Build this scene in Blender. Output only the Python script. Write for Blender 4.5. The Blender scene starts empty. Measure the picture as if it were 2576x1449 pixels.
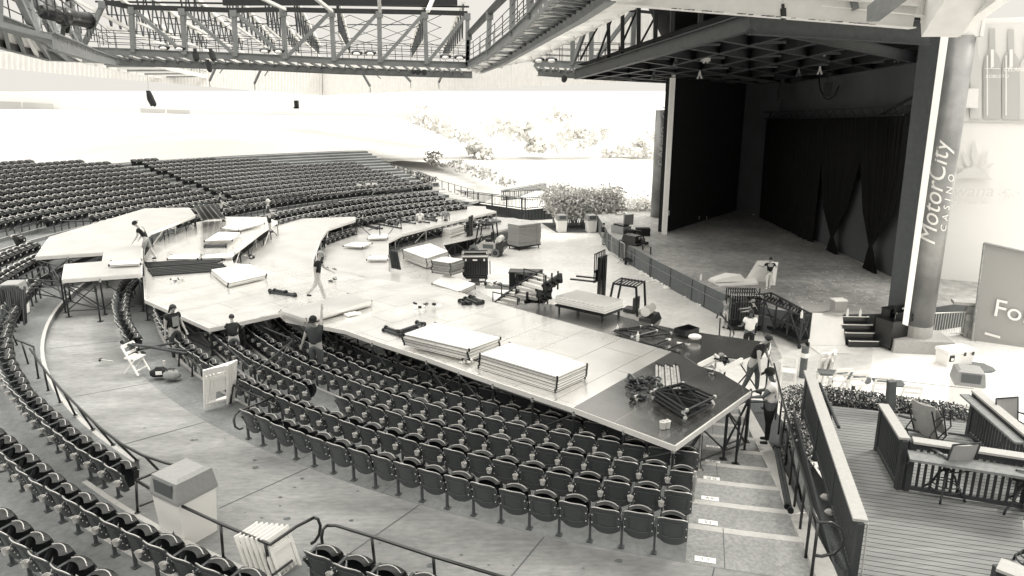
import bpy, bmesh, math, random
from mathutils import Vector, Matrix
random.seed(7)
R=math.radians; PI=math.pi
scene=bpy.context.scene; COL=scene.collection
# ---------------------------------------------------------------- camera (picture units: 2576 x 1449)
F,CX,CY,PITCH,H=1860.0,1288.0,724.5,R(15.3),7.6
cd=bpy.data.cameras.new('camera'); cam=bpy.data.objects.new('camera',cd); COL.objects.link(cam)
cam.location=(0,0,H); cam.rotation_euler=(PI/2-PITCH,0,0)
cd.sensor_width=36; cd.lens=36*F/2576; cd.clip_start=.1; cd.clip_end=3000
scene.camera=cam
# ---------------------------------------------------------------- sky, sun, exposure
SUN_EL,SUN_AZ=R(48),R(62)       # sun high, over the right side behind the stage house
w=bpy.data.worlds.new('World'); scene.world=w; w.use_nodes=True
nt=w.node_tree; nt.nodes.clear()
out=nt.nodes.new('ShaderNodeOutputWorld'); bg=nt.nodes.new('ShaderNodeBackground')
sky=nt.nodes.new('ShaderNodeTexSky'); sky.sky_type='NISHITA'; sky.sun_disc=False
sky.sun_elevation=SUN_EL; sky.sun_rotation=SUN_AZ; sky.air_density=1; sky.dust_density=4
bw=nt.nodes.new('ShaderNodeRGBToBW'); mr=nt.nodes.new('ShaderNodeMapRange')
mr.inputs['From Min'].default_value=0; mr.inputs['From Max'].default_value=18
mr.inputs['To Min'].default_value=7.0; mr.inputs['To Max'].default_value=7.4
mx=nt.nodes.new('ShaderNodeVectorMath'); mx.operation='SCALE'; mx.inputs[0].default_value=(.896,.863,.799)
nt.links.new(sky.outputs[0],bw.inputs[0]); nt.links.new(bw.outputs[0],mr.inputs['Value'])
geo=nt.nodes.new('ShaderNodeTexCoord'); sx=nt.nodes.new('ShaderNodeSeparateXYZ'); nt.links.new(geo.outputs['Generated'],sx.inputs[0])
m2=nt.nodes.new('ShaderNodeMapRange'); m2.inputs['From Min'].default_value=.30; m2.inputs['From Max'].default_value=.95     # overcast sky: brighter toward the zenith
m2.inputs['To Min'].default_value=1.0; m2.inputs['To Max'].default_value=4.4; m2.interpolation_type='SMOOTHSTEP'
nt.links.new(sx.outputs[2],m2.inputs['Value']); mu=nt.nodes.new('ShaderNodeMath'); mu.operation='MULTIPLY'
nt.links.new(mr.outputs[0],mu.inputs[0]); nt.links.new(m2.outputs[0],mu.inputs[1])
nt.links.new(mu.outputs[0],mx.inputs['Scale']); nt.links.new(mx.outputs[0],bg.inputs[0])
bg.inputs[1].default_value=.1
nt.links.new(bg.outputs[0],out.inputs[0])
sl=bpy.data.lights.new('sun','SUN'); sl.energy=1.5; sl.angle=R(12); sl.color=(1,.96,.88)
so=bpy.data.objects.new('sun',sl); COL.objects.link(so)
sd=Vector((math.cos(SUN_EL)*math.sin(SUN_AZ),math.cos(SUN_EL)*math.cos(SUN_AZ),math.sin(SUN_EL)))
so.rotation_euler=sd.to_track_quat('Z','Y').to_euler()
scene.view_settings.view_transform='Standard'; scene.view_settings.look='None'
scene.view_settings.exposure=0.45; scene.view_settings.gamma=1
scene.render.resolution_x=1024; scene.render.resolution_y=576
# ---------------------------------------------------------------- points
_fw=Vector((0,math.cos(PITCH),-math.sin(PITCH))); _up=Vector((0,math.sin(PITCH),math.cos(PITCH))); _rt=Vector((1,0,0))
def ray(x,y): return _fw+_rt*((x-CX)/F)-_up*((y-CY)/F)
def at(x,y,z):                      # the point at height z seen at (x,y)
    d=ray(x,y); t=(z-H)/d.z; return Vector((0,0,H))+d*t
def atD(x,y,D):                     # the point at distance D (world y) seen at (x,y)
    d=ray(x,y); return Vector((0,0,H))+d*(D/d.y)
def pj(p):
    v=Vector(p)-Vector((0,0,H)); q=v.dot(_fw)
    return (CX+F*v.dot(_rt)/q, CY-F*v.dot(_up)/q, q)
def px(z,x,y):                      # picture units per metre for an upright thing whose foot is at (x,y,z)
    a=at(x,y,z); b=pj(a+Vector((0,0,1))); return y-b[1]
def inpoly(x,y,P):
    c=False; j=len(P)-1
    for i in range(len(P)):
        xi,yi=P[i][:2]; xj,yj=P[j][:2]
        if (yi>y)!=(yj>y) and x<(xj-xi)*(y-yi)/(yj-yi)+xi: c=not c
        j=i
    return c
# ---------------------------------------------------------------- materials
def tint(v):
    t=min(1,v/.38); return (v*(.86+.14*t),v*(.99),v*(1.05-.09*t),1)
MATS={}
def mat(name,v,rough=.6,metal=0,var=0,scale=4,bump=0,coat=0,spec=.5,var2=0,scale2=.4,stretch=None,emit=None):
    m=bpy.data.materials.new(name); m.use_nodes=True; n=m.node_tree; b=n.nodes['Principled BSDF']
    b.inputs['Roughness'].default_value=rough; b.inputs['Metallic'].default_value=metal
    b.inputs['Specular IOR Level'].default_value=spec
    b.inputs['Coat Weight'].default_value=coat; b.inputs['Coat Roughness'].default_value=.08
    b.inputs['Base Color'].default_value=tint(v)
    if var or var2 or bump:
        tc=n.nodes.new('ShaderNodeTexCoord'); src=tc.outputs['Object']
        if stretch:
            mp=n.nodes.new('ShaderNodeMapping'); mp.inputs['Scale'].default_value=stretch; n.links.new(src,mp.inputs[0]); src=mp.outputs[0]
        nz=n.nodes.new('ShaderNodeTexNoise'); nz.inputs['Scale'].default_value=scale; nz.inputs['Detail'].default_value=8; nz.inputs['Roughness'].default_value=.65
        n.links.new(src,nz.inputs['Vector'])
        r=n.nodes.new('ShaderNodeValToRGB'); e=r.color_ramp.elements
        e[0].position=.3; e[1].position=.7; e[0].color=tint(max(0,v*(1-var))); e[1].color=tint(min(.95,v*(1+var)))
        n.links.new(nz.outputs[0],r.inputs[0]); col=r.outputs[0]
        if var2:
            n2=n.nodes.new('ShaderNodeTexNoise'); n2.inputs['Scale'].default_value=scale2; n2.inputs['Detail'].default_value=5
            n.links.new(src,n2.inputs['Vector'])
            r2=n.nodes.new('ShaderNodeValToRGB'); f=r2.color_ramp.elements
            f[0].position=.35; f[1].position=.62; f[0].color=(1-var2,)*3+(1,); f[1].color=(1,1,1,1)
            n.links.new(n2.outputs[0],r2.inputs[0])
            mm=n.nodes.new('ShaderNodeMix'); mm.data_type='RGBA'; mm.blend_type='MULTIPLY'; mm.inputs[0].default_value=1
            n.links.new(col,mm.inputs[6]); n.links.new(r2.outputs[0],mm.inputs[7]); col=mm.outputs[2]
        n.links.new(col,b.inputs['Base Color'])
        if bump:
            bp=n.nodes.new('ShaderNodeBump'); bp.inputs['Strength'].default_value=bump; bp.inputs['Distance'].default_value=.02
            n.links.new(nz.outputs[0],bp.inputs['Height']); n.links.new(bp.outputs[0],b.inputs['Normal'])
    MATS[name]=m; return m
mat('concrete',.20,.85,var=.22,scale=9,bump=.25,var2=.30,scale2=.55)
mat('concrete_edge',.42,.85,var=.12,scale=12,bump=.2)
mat('walkway_concrete',.28,.85,var=.22,scale=9,bump=.3,var2=.34,scale2=.8,stretch=(.45,1.3,1))
mat('step_concrete',.27,.85,var=.30,scale=14,bump=.3,var2=.2,scale2=.9)
mat('joint',.09,.9)
mat('stain',.12,.9,var=.3)
mat('pit_floor',.86,.30,var=.16,scale=3,bump=.05,var2=.22,scale2=.25,spec=.8)
mat('stage_floor',.46,.5,var=.35,scale=3,bump=.1,var2=.35,scale2=.3)
mat('plaza',.84,.8,var=.10,scale=3,var2=.12,scale2=.3)
mat('lawn_pale',.44,.9,var=.05,scale=2)
mat('far_ground',.64,.9,var=.04,scale=1)
mat('mulch',.06,.95,var=.7,scale=30,bump=.6)
mat('seat_plastic',.012,.32,var=.15,scale=20,spec=.32)
mat('seat_back',.070,.42,var=.10,scale=14,spec=.5)
mat('seat_rim',.5,.3,metal=.2)
mat('seat_metal',.075,.5,metal=.2)
mat('cup',.50,.5,var=.1)
mat('plate',.8,.4)
mat('black_steel',.018,.32,metal=.5,var=.3,scale=10)
mat('black_paint',.012,.28,spec=.7)
mat('scaffold',.045,.38,metal=.4,var=.6,scale=14)
mat('worn_silver',.55,.35,metal=.6,var=.4,scale=9)
mat('bright_metal',.8,.3,metal=.4,var=.08,scale=20)
mat('deck_edge',.86,.35,metal=.3,var=.06,scale=5)
mat('roof_steel',.22,.6,var=.16,scale=2,var2=.15,scale2=.6)
mat('roof_steel_dark',.02,.55,var=.3,scale=3)
mat('roof_pale',.74,.7,var=.06,scale=2)
mat('joist_dark',.05,.6)
mat('stage_black',.008,.85,var=.3,scale=2)
mat('side_wall_black',.016,.85,var=.3,scale=3)
mat('stage_wall',.12,.8,var=.2,scale=30,var2=.2)
mat('curtain',.003,.95)
mat('canopy_steel',.035,.55,var=.3,scale=4)
mat('white',.90,.5,var=.03)
mat('white_plastic',.88,.35)
mat('grey_plastic',.30,.45,var=.08,scale=20)
mat('column_banner',.30,.35,var=.2,scale=1.2,var2=.5,scale2=.5,spec=.8)
mat('column_pale',.50,.6,var=.08)
mat('pillar_grey',.12,.7,var=.12)
mat('wood_deck',.25,.6,var=.25,scale=6,stretch=(.25,8,8),bump=.2,var2=.25,scale2=.5)
mat('deck_gap',.02,.9)
mat('wood_rail',.42,.55,var=.08,scale=12)
mat('wood_dark',.045,.55,var=.2,scale=16)
mat('wood_mid',.22,.6,var=.2,scale=10)
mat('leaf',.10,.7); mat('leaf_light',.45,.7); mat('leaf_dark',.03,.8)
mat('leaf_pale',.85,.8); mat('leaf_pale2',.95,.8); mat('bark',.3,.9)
mat('bush_light',.80,.7); mat('bush_mid',.50,.7)
mat('skin',.42,.55); mat('skin_dark',.12,.5); mat('hair_dark',.015,.6); mat('hair_light',.55,.7)
mat('cloth_black',.010,.9,var=.3,scale=8,bump=.3); mat('cloth_dark',.05,.9,var=.3,scale=8,bump=.3); mat('cloth_white',.82,.9,var=.06,scale=8,bump=.4)
mat('cloth_grey',.26,.9,var=.15,scale=8,bump=.3); mat('denim',.09,.9,var=.3,scale=10,bump=.3); mat('denim_light',.5,.9,var=.2,scale=10,bump=.3)
mat('plaid',.6,.9,var=.3,scale=30)
mat('rubber',.02,.8); mat('tyre',.16,.9,var=.2); mat('forklift_paint',.42,.35,var=.1); mat('lamp_glass',.85,.2)
mat('plywood',.36,.55,var=.22,scale=5,stretch=(1,1,14),var2=.1); mat('plywood_light',.66,.5,var=.12,scale=4,stretch=(1,1,10))
mat('cardboard',.4,.8,var=.1); mat('paper',.85,.7)
mat('sling',.34,.7,var=.08,scale=60); mat('stool_frame',.05,.4,metal=.4)
mat('sign_grey',.36,.6); mat('sign_faint',.66,.6); mat('sign_faint2',.76,.6); mat('sign_bottle',.52,.6); mat('sign_dark',.10,.5)
mat('stone',.36,.9,var=.35,scale=4,bump=.5)
mat('brick_pave',.5,.85,var=.2,scale=9)
# deck sheet: glossy film-faced ply with a fine hexagon grip and pale panel joints
def deck_mat(name,base,rough,metal,joint_dir):
    m=bpy.data.materials.new(name); m.use_nodes=True; n=m.node_tree; b=n.nodes['Principled BSDF']
    tc=n.nodes.new('ShaderNodeTexCoord')
    mp=n.nodes.new('ShaderNodeMapping'); mp.inputs['Rotation'].default_value=(0,0,-joint_dir); mp.vector_type='POINT'
    n.links.new(tc.outputs['Object'],mp.inputs[0])
    nz=n.nodes.new('ShaderNodeTexNoise'); nz.inputs['Scale'].default_value=.8; nz.inputs['Detail'].default_value=7
    n.links.new(tc.outputs['Object'],nz.inputs['Vector'])
    r=n.nodes.new('ShaderNodeValToRGB'); e=r.color_ramp.elements; e[0].position=.35; e[1].position=.7
    e[0].color=tint(base*.85); e[1].color=tint(min(.96,base*1.08)); n.links.new(nz.outputs[0],r.inputs[0])
    br=n.nodes.new('ShaderNodeTexBrick'); br.offset=.5; br.inputs['Scale'].default_value=1
    br.inputs['Mortar Size'].default_value=.011; br.inputs['Brick Width'].default_value=2.44; br.inputs['Row Height'].default_value=1.22
    br.inputs['Color1'].default_value=(0,0,0,1); br.inputs['Color2'].default_value=(.22,.22,.22,1); br.inputs['Mortar'].default_value=(1,1,1,1)
    n.links.new(mp.outputs[0],br.inputs['Vector'])
    mm=n.nodes.new('ShaderNodeMix'); mm.data_type='RGBA'; n.links.new(br.outputs['Fac'],mm.inputs[0])
    n.links.new(r.outputs[0],mm.inputs[6]); mm.inputs[7].default_value=tint(.45); n.links.new(mm.outputs[2],b.inputs['Base Color'])
    vo=n.nodes.new('ShaderNodeTexVoronoi'); vo.inputs['Scale'].default_value=14; n.links.new(tc.outputs['Object'],vo.inputs['Vector'])
    bp=n.nodes.new('ShaderNodeBump'); bp.inputs['Strength'].default_value=.12; bp.inputs['Distance'].default_value=.004
    n.links.new(vo.outputs['Distance'],bp.inputs['Height']); n.links.new(bp.outputs[0],b.inputs['Normal'])
    mr=n.nodes.new('ShaderNodeMapRange'); mr.inputs['To Min'].default_value=rough*.75; mr.inputs['To Max'].default_value=rough*1.3
    n.links.new(nz.outputs[0],mr.inputs['Value']); n.links.new(mr.outputs[0],b.inputs['Roughness'])
    b.inputs['Metallic'].default_value=metal; b.inputs['Specular IOR Level'].default_value=1
    b.inputs['Coat Weight'].default_value=.6; b.inputs['Coat Roughness'].default_value=.12; b.inputs['Coat IOR'].default_value=1.6
    MATS[name]=m
UDIR=math.atan2(2.79,2.42)
deck_mat('deck_sheet',.95,.24,.62,UDIR)
deck_mat('deck_sheet_darkened',.34,.24,.85,UDIR)  # darker copy of the same sheet; on the corner its colour imitates a dark reflection
deck_mat('deck_sheet_pale',.50,.35,.15,UDIR+.9)
deck_mat('panel_sheet',.90,.4,.1,UDIR)
mat('building_wall',.90,.6)
deck_mat('deck_sheet_mid',.55,.28,.4,UDIR+.4)
# ---------------------------------------------------------------- mesh builder
class MB:
    def __init__(s): s.v=[]; s.f=[]; s.m=[]
    def add(s,vs,fs,mi=0):
        o=len(s.v); s.v+= [tuple(v) for v in vs]; s.f+=[tuple(i+o for i in f) for f in fs]; s.m+=[mi]*len(fs); return s
    def box(s,c,size,rz=0,mi=0,M=None):
        x,y,z=[a/2 for a in size]; P=[Vector((i*x,j*y,k*z)) for k in (-1,1) for j in (-1,1) for i in (-1,1)]
        if M is None: M=Matrix.Rotation(rz,3,'Z')
        P=[Vector(c)+M@p for p in P]
        return s.add(P,[(0,2,3,1),(4,5,7,6),(0,1,5,4),(2,6,7,3),(0,4,6,2),(1,3,7,5)],mi)
    def bar(s,a,b,w,h=None,mi=0,upv=None):       # square bar between two points, w wide, h high
        a=Vector(a); b=Vector(b); h=h or w; d=b-a
        if d.length<1e-6: return s
        d.normalize(); u=Vector(upv) if upv else Vector((0,0,1))
        if abs(d.dot(u))>.98: u=Vector((0,1,0))
        x=d.cross(u).normalized(); z=x.cross(d).normalized()
        P=[q+x*(i*w/2)+z*(k*h/2) for q in (a,b) for i,k in ((-1,-1),(1,-1),(1,1),(-1,1))]
        return s.add(P,[(0,1,2,3),(7,6,5,4),(0,4,5,1),(1,5,6,2),(2,6,7,3),(3,7,4,0)],mi)
    def tube(s,pts,r,n=8,mi=0,cap=True,r2=None):
        pts=[Vector(p) for p in pts]; m=len(pts); rings=[]; prev=None
        for i,p in enumerate(pts):
            d=(pts[min(i+1,m-1)]-pts[max(i-1,0)]).normalized()
            u=Vector((0,0,1)) if abs(d.z)<.95 else Vector((0,1,0))
            if prev is not None: 
                x=(prev-d*prev.dot(d)); x=x.normalized() if x.length>1e-4 else d.cross(u).normalized()
            else: x=d.cross(u).normalized()
            prev=x; z=x.cross(d); rr=r if r2 is None else r+(r2-r)*i/max(1,m-1)
            rings.append([p+x*(rr*math.cos(2*PI*k/n))+z*(rr*math.sin(2*PI*k/n)) for k in range(n)])
        vs=[q for g in rings for q in g]; fs=[]
        for i in range(m-1):
            for k in range(n):
                a=i*n+k; b=i*n+(k+1)%n; fs.append((a,b,b+n,a+n))
        if cap: fs+= [tuple(range(n-1,-1,-1)),tuple((m-1)*n+k for k in range(n))]
        return s.add(vs,fs,mi)
    def cyl(s,c,r,h,n=12,mi=0,r2=None):
        c=Vector(c); return s.tube([c,c+Vector((0,0,h))],r,n,mi,r2=r2)
    def lathe(s,c,prof,n=12,mi=0,M=None):
        c=Vector(c); vs=[];fs=[]
        for r,z in prof:
            for k in range(n):
                p=Vector((r*math.cos(2*PI*k/n),r*math.sin(2*PI*k/n),z)); vs.append(c+(M@p if M else p))
        for i in range(len(prof)-1):
            for k in range(n):
                a=i*n+k; b=i*n+(k+1)%n; fs.append((a,b,b+n,a+n))
        fs+=[tuple(range(n-1,-1,-1)),tuple((len(prof)-1)*n+k for k in range(n))]
        return s.add(vs,fs,mi)
    def prism(s,P,dz,mi=0,mside=None,mbot=None):   # polygon P (points in space) dropped down by dz
        P=[Vector(p) for p in P]; n=len(P)
        ar=sum(P[i].x*P[(i+1)%n].y-P[(i+1)%n].x*P[i].y for i in range(n))
        if ar<0: P=P[::-1]
        vs=P+[p-Vector((0,0,dz)) for p in P]; o=len(s.v)
        s.add(vs,[tuple(range(n))],mi)
        k=len(s.v)-2*n
        s.f+=[(k+(i+1)%n,k+i,k+n+i,k+n+(i+1)%n) for i in range(n)]; s.m+=[mi if mside is None else mside]*n
        s.f.append(tuple(k+n+i for i in range(n-1,-1,-1))); s.m.append(mi if mbot is None else mbot)
        return s
    def sheet(s,P,mi=0): return s.add(P,[tuple(range(len(P)))],mi)
    def ball(s,c,r,n=10,mi=0,sc=(1,1,1)):
        c=Vector(c); vs=[];fs=[]; h=n//2+1
        for i in range(1,h):
            t=PI*i/h
            for k in range(n): vs.append(c+Vector((sc[0]*r*math.sin(t)*math.cos(2*PI*k/n),sc[1]*r*math.sin(t)*math.sin(2*PI*k/n),sc[2]*r*math.cos(t))))
        for i in range(h-2):
            for k in range(n):
                a=i*n+k;b=i*n+(k+1)%n; fs.append((a,a+n,b+n,b))
        vs+= [c+Vector((0,0,sc[2]*r)),c-Vector((0,0,sc[2]*r))]; T=len(vs)-2
        for k in range(n): fs.append((T,k,(k+1)%n)); a=(h-2)*n; fs.append((T+1,a+(k+1)%n,a+k))
        return s.add(vs,fs,mi)
    def mesh(s,name,mats,off=None,smooth=False):
        me=bpy.data.meshes.new(name)
        v=s.v if off is None else [(a-off[0],b-off[1],c-off[2]) for a,b,c in s.v]
        me.from_pydata(v,[],s.f)
        for m in (mats if isinstance(mats,(list,tuple)) else [mats]): me.materials.append(MATS[m] if isinstance(m,str) else m)
        me.polygons.foreach_set('material_index',s.m)
        if smooth: me.polygons.foreach_set('use_smooth',[True]*len(s.f))
        me.update(); return me
    def build(s,name,mats,parent=None,smooth=False,world=True):
        off=parent.location if (parent is not None and world) else None
        o=bpy.data.objects.new(name,s.mesh(name,mats,off,smooth)); COL.objects.link(o)
        if parent is not None: o.parent=parent
        return o
def tag(o,label,cat,group=None,kind=None):
    o['label']=label; o['category']=cat
    if group: o['group']=group
    if kind: o['kind']=kind
    return o
def T(name,label,cat,loc=(0,0,0),rz=0,group=None,scale=1):
    o=bpy.data.objects.new(name,None); COL.objects.link(o); o.location=loc; o.rotation_euler=(0,0,rz); o.scale=(scale,)*3
    o.empty_display_size=.1
    return tag(o,label,cat,group)
def part(name,mb,m,parent,smooth=False): return mb.build(name,m,parent,smooth,world=False)    # local coordinates
def wpart(name,mb,m,parent,smooth=False): return mb.build(name,m,parent,smooth,world=True)     # world coordinates
def solo(name,mb,m,label,cat,group=None,kind=None,smooth=False,loc=None,rz=0):
    o=bpy.data.objects.new(name,mb.mesh(name,m,None,smooth)); COL.objects.link(o)
    if loc is not None: o.location=loc; o.rotation_euler=(0,0,rz)
    return tag(o,label,cat,group,kind)
def struct(name,mb,m,smooth=False):
    o=bpy.data.objects.new(name,mb.mesh(name,m,None,smooth)); COL.objects.link(o); o['kind']='structure'; return o
def copy_tree(o,parent=None):
    c=o.copy(); COL.objects.link(c)
    if parent is not None: c.parent=parent
    for ch in list(o.children): copy_tree(ch,c)
    return c
def place(o,loc,rz,label=None,group=None,scale=None):
    o.location=loc; o.rotation_euler=(0,0,rz)
    if scale: o.scale=(scale,)*3
    if label: o['label']=label
    if group: o['group']=group
    return o
def text_mb(txt,size,depth=.01,shear=0,space=1):
    cu=bpy.data.curves.new('lettering','FONT'); cu.body=txt; cu.size=size; cu.extrude=depth/2; cu.shear=shear; cu.align_x='LEFT'; cu.space_character=space; cu.resolution_u=3
    o=bpy.data.objects.new('lettering',cu); COL.objects.link(o)
    me=bpy.data.meshes.new_from_object(o.evaluated_get(bpy.context.evaluated_depsgraph_get()))
    mb=MB(); mb.add([v.co.copy() for v in me.vertices],[tuple(p.vertices) for p in me.polygons])
    bpy.data.objects.remove(o); bpy.data.curves.remove(cu); bpy.data.meshes.remove(me); return mb
def text_on(mb,txt,org,xd,yd,size,mi=0,depth=.01,shear=0,space=1,centre=False,off=.0):
    t=text_mb(txt,size,depth,shear,space); xd=Vector(xd).normalized(); yd=Vector(yd).normalized(); n=xd.cross(yd)
    w=max(v[0] for v in t.v) if t.v else 0; dx=-w/2 if centre else 0
    mb.add([Vector(org)+xd*(v[0]+dx)+yd*v[1]+n*(v[2]+off) for v in t.v],[],mi)
    k=len(mb.v)-len(t.v); mb.f+=[tuple(i+k for i in f) for f in t.f]; mb.m+=[mi]*len(t.f)
    return w
def ordn(n): return '%d%s'%(n,'th' if 10<=n%100<=20 else {1:'st',2:'nd',3:'rd'}.get(n%10,'th'))
# ---------------------------------------------------------------- theatre bowl: everything is concentric about C0
C0=Vector((9.7,35.4,0))
def pol(th,r,z=0):      # th in degrees, 0 towards the camera, negative to the left
    t=R(th); return Vector((C0.x+r*math.sin(t),C0.y-r*math.cos(t),z))
def tilt(y): return -.0225*max(0,y-14)
def thof(p): return math.degrees(math.atan2(p.x-C0.x,-(p.y-C0.y)))
PIT,ST=-3.0,-1.85
LP,LD=1.15,.2           # lower rows: pitch and drop
UP,UR=1.1,.17           # upper rows
def lowz(k,y): return -LD*k+tilt(y)
def upz(j,y): return .2+UR*j+tilt(y)
AISLE=-15.4
# ================================================================ SETTING: ground, bowl
def sector(mb,r0,r1,t0,t1,zf,mi=0,step=2.0):
    n=max(1,int(abs(t1-t0)/step+.5))
    for i in range(n):
        a=t0+(t1-t0)*i/n; b=t0+(t1-t0)*(i+1)/n
        P=[pol(a,r0),pol(b,r0),pol(b,r1),pol(a,r1)]
        if t1<t0: P=P[::-1]
        mb.sheet([(p.x,p.y,zf(p)) for p in P][::-1] if r1<r0 else [(p.x,p.y,zf(p)) for p in P],mi)
def riser(mb,r,t0,t1,zt,zb,mi=0,step=2.0):
    n=max(1,int(abs(t1-t0)/step+.5))
    for i in range(n):
        a=pol(t0+(t1-t0)*i/n,r); b=pol(t0+(t1-t0)*(i+1)/n,r)
        mb.sheet([(a.x,a.y,zt(a)),(b.x,b.y,zt(b)),(b.x,b.y,zb(b)),(a.x,a.y,zb(a))],mi)
NR=10; RE=lambda k: 25.75-1.2*k; FEET=lambda k: 25.62-1.2*k
g=MB()
g.sheet([(-900,-60,PIT-.6),(900,-60,PIT-.6),(900,1600,PIT-.6),(-900,1600,PIT-.6)])
struct('far_ground',g,'far_ground')
g=MB(); g.sheet([(-40,14,PIT),(7.2,14,PIT),(14.9,28,PIT),(17.5,60.5,PIT),(-12,61.2,PIT),(-40,50,PIT)]); struct('pit_floor',g,'pit_floor')
g=MB(); g.sheet([(7.0,13,PIT+.006),(90,13,PIT+.006),(90,80,PIT+.006),(17.6,60,PIT+.006),(15.0,29,PIT+.006)])
struct('plaza',g,'plaza')
TH0,TH1=-148,-10.9
b=MB()
for k in range(NR):
    zf=lambda p,k=k: lowz(k,p.y); z2=lambda p,k=k: lowz(k+1,p.y)
    tk=TH0 if k<7 else -72
    sector(b,RE(k),RE(k+1)+.09,tk,AISLE,zf,0); sector(b,RE(k+1)+.09,RE(k+1),tk,AISLE,zf,1)
    sector(b,RE(k),RE(k+1)+.16,AISLE,TH1,lambda p,k=k: lowz(k,p.y)+.003,3); sector(b,RE(k+1)+.16,RE(k+1),AISLE,TH1,lambda p,k=k: lowz(k,p.y)+.003,1,)
    riser(b,RE(k+1),-72,TH1,lambda p,k=k: lowz(k,p.y)+.003,z2 if k<NR-1 else (lambda p: PIT),0)
    if k<7: riser(b,RE(k+1),TH0,-72,lambda p,k=k: lowz(k,p.y)+.003,z2 if k<6 else (lambda p: PIT),0)
    else:
        a=pol(-72,RE(k)); c=pol(-72,RE(k+1)); b.sheet([(a.x,a.y,lowz(k,a.y)),(c.x,c.y,lowz(k,c.y)),(c.x,c.y,PIT),(a.x,a.y,PIT)],0)
    # expansion joints
    for t in range(-143 if k<7 else -70,-16,9):
        t2=t+3.1*math.sin(k*2.1+t); a=pol(t2,RE(k)-.01); c=pol(t2,RE(k+1)+.01); d=pol(t2+.035,RE(k+1)+.01); e=pol(t2+.035,RE(k)-.01)
        b.sheet([(q.x,q.y,lowz(k,q.y)+.004) for q in (a,c,d,e)],2)
struct('seating_terrace',b,['concrete','concrete_edge','joint','step_concrete'])
b=MB(); wz=lambda p: tilt(p.y)
sector(b,28.8,25.75,TH0,16,wz,0)
for t in (-135,-118,-100,-84,-71,-59.5,-49.5,-41.6,-33.2,-26.9,-21.3,-14.9,-6):
    a=pol(t,27.7); c=pol(t+.5,25.76); d=pol(t+.55,25.76); e=pol(t+.05,27.7)
    b.sheet([(q.x,q.y,tilt(q.y)+.004) for q in (a,c,d,e)],1)
a=pol(AISLE,25.75); 
for i in range(28):       # gum spots and stains on the walkway
    t=random.uniform(-46,-13); r=random.uniform(25.9,27.6); s=random.choice((.02,.025,.03,.03,.04,.05,.08)); c=pol(t,r)
    b.sheet([(c.x+s*math.cos(q*PI/4)*random.uniform(.7,1.1),c.y+s*.8*math.sin(q*PI/4)*random.uniform(.7,1.1),tilt(c.y)+.004+.0002*(i%7)) for q in range(8)],2)
struct('walkway',b,['walkway_concrete','joint','stain'])
# upper terraces
NT=(-38.6,-27.6)          # the notch with the litter bin
b=MB(); NU=16
def us(j,t0,t1,r0,r1): sector(b,r0,r1,t0,t1,lambda p: upz(j,p.y),0)
for (t0,t1,first) in ((TH0,-100.5,27.8),(-100.5,-90,28.8),(-90,NT[0],27.8),(NT[0],NT[1],28.8),(NT[1],16,27.8)):
    r1=29.62
    sector(b,first+.1,first,t0,t1,lambda p: upz(0,p.y),1); sector(b,r1,first+.1,t0,t1,lambda p: upz(0,p.y),0)
    riser(b,first,t0,t1,lambda p: upz(0,p.y),lambda p: tilt(p.y),0)
for q in (NT[0],NT[1],-100.5,-90):
    a=pol(q,27.8); c=pol(q,28.8); b.sheet([(a.x,a.y,upz(0,a.y)),(c.x,c.y,upz(0,c.y)),(c.x,c.y,tilt(c.y)),(a.x,a.y,tilt(a.y))],0)
for j in range(1,NU):
    r0=29.62+UP*(j-1); rr=r0+UP
    sector(b,r0+.08,r0,TH0,16,lambda p,j=j: upz(j,p.y),1); sector(b,rr,r0+.08,TH0,16,lambda p,j=j: upz(j,p.y),0)
    riser(b,r0,TH0,16,lambda p,j=j: upz(j,p.y),lambda p,j=j: upz(j-1,p.y),0)
struct('upper_terrace',b,['concrete','concrete_edge'])
# lawn that rises behind the far seats
b=MB(); RT=29.62+UP*(NU-1)
for i in range(10):
    r0=RT+i*7.; r1=r0+7.
    zf=lambda p: upz(NU-1,p.y)+.05+ (math.hypot(p.x-C0.x,p.y-C0.y)-RT)*.052
    sector(b,r0,r1,TH0-14,-60,zf,0,3)
struct('lawn',b,'lawn_pale',True)
# planted slope beside the far right stair, and the pale path beyond
def poly_at(pts,z): return [at(x,y,z) for x,y in pts]
b=MB()
S=[(920,412),(1000,430),(1100,468),(1180,500)]; D2=[]
P=[atD(920,412,78),atD(1010,404,84),atD(1180,415,88),atD(1500,470,86),atD(1500,560,66),atD(1215,508,66),atD(1190,505,64.5),atD(1060,455,70)]
b.sheet(P,0); struct('planted_slope',b,'lawn_pale')
b=MB(); P=poly_at([(1360,560),(1400,585),(1560,585),(1600,583),(1560,572),(1480,560)],PIT+.012); b.sheet(P,0); struct('mulch_bed',b,'mulch')
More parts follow.
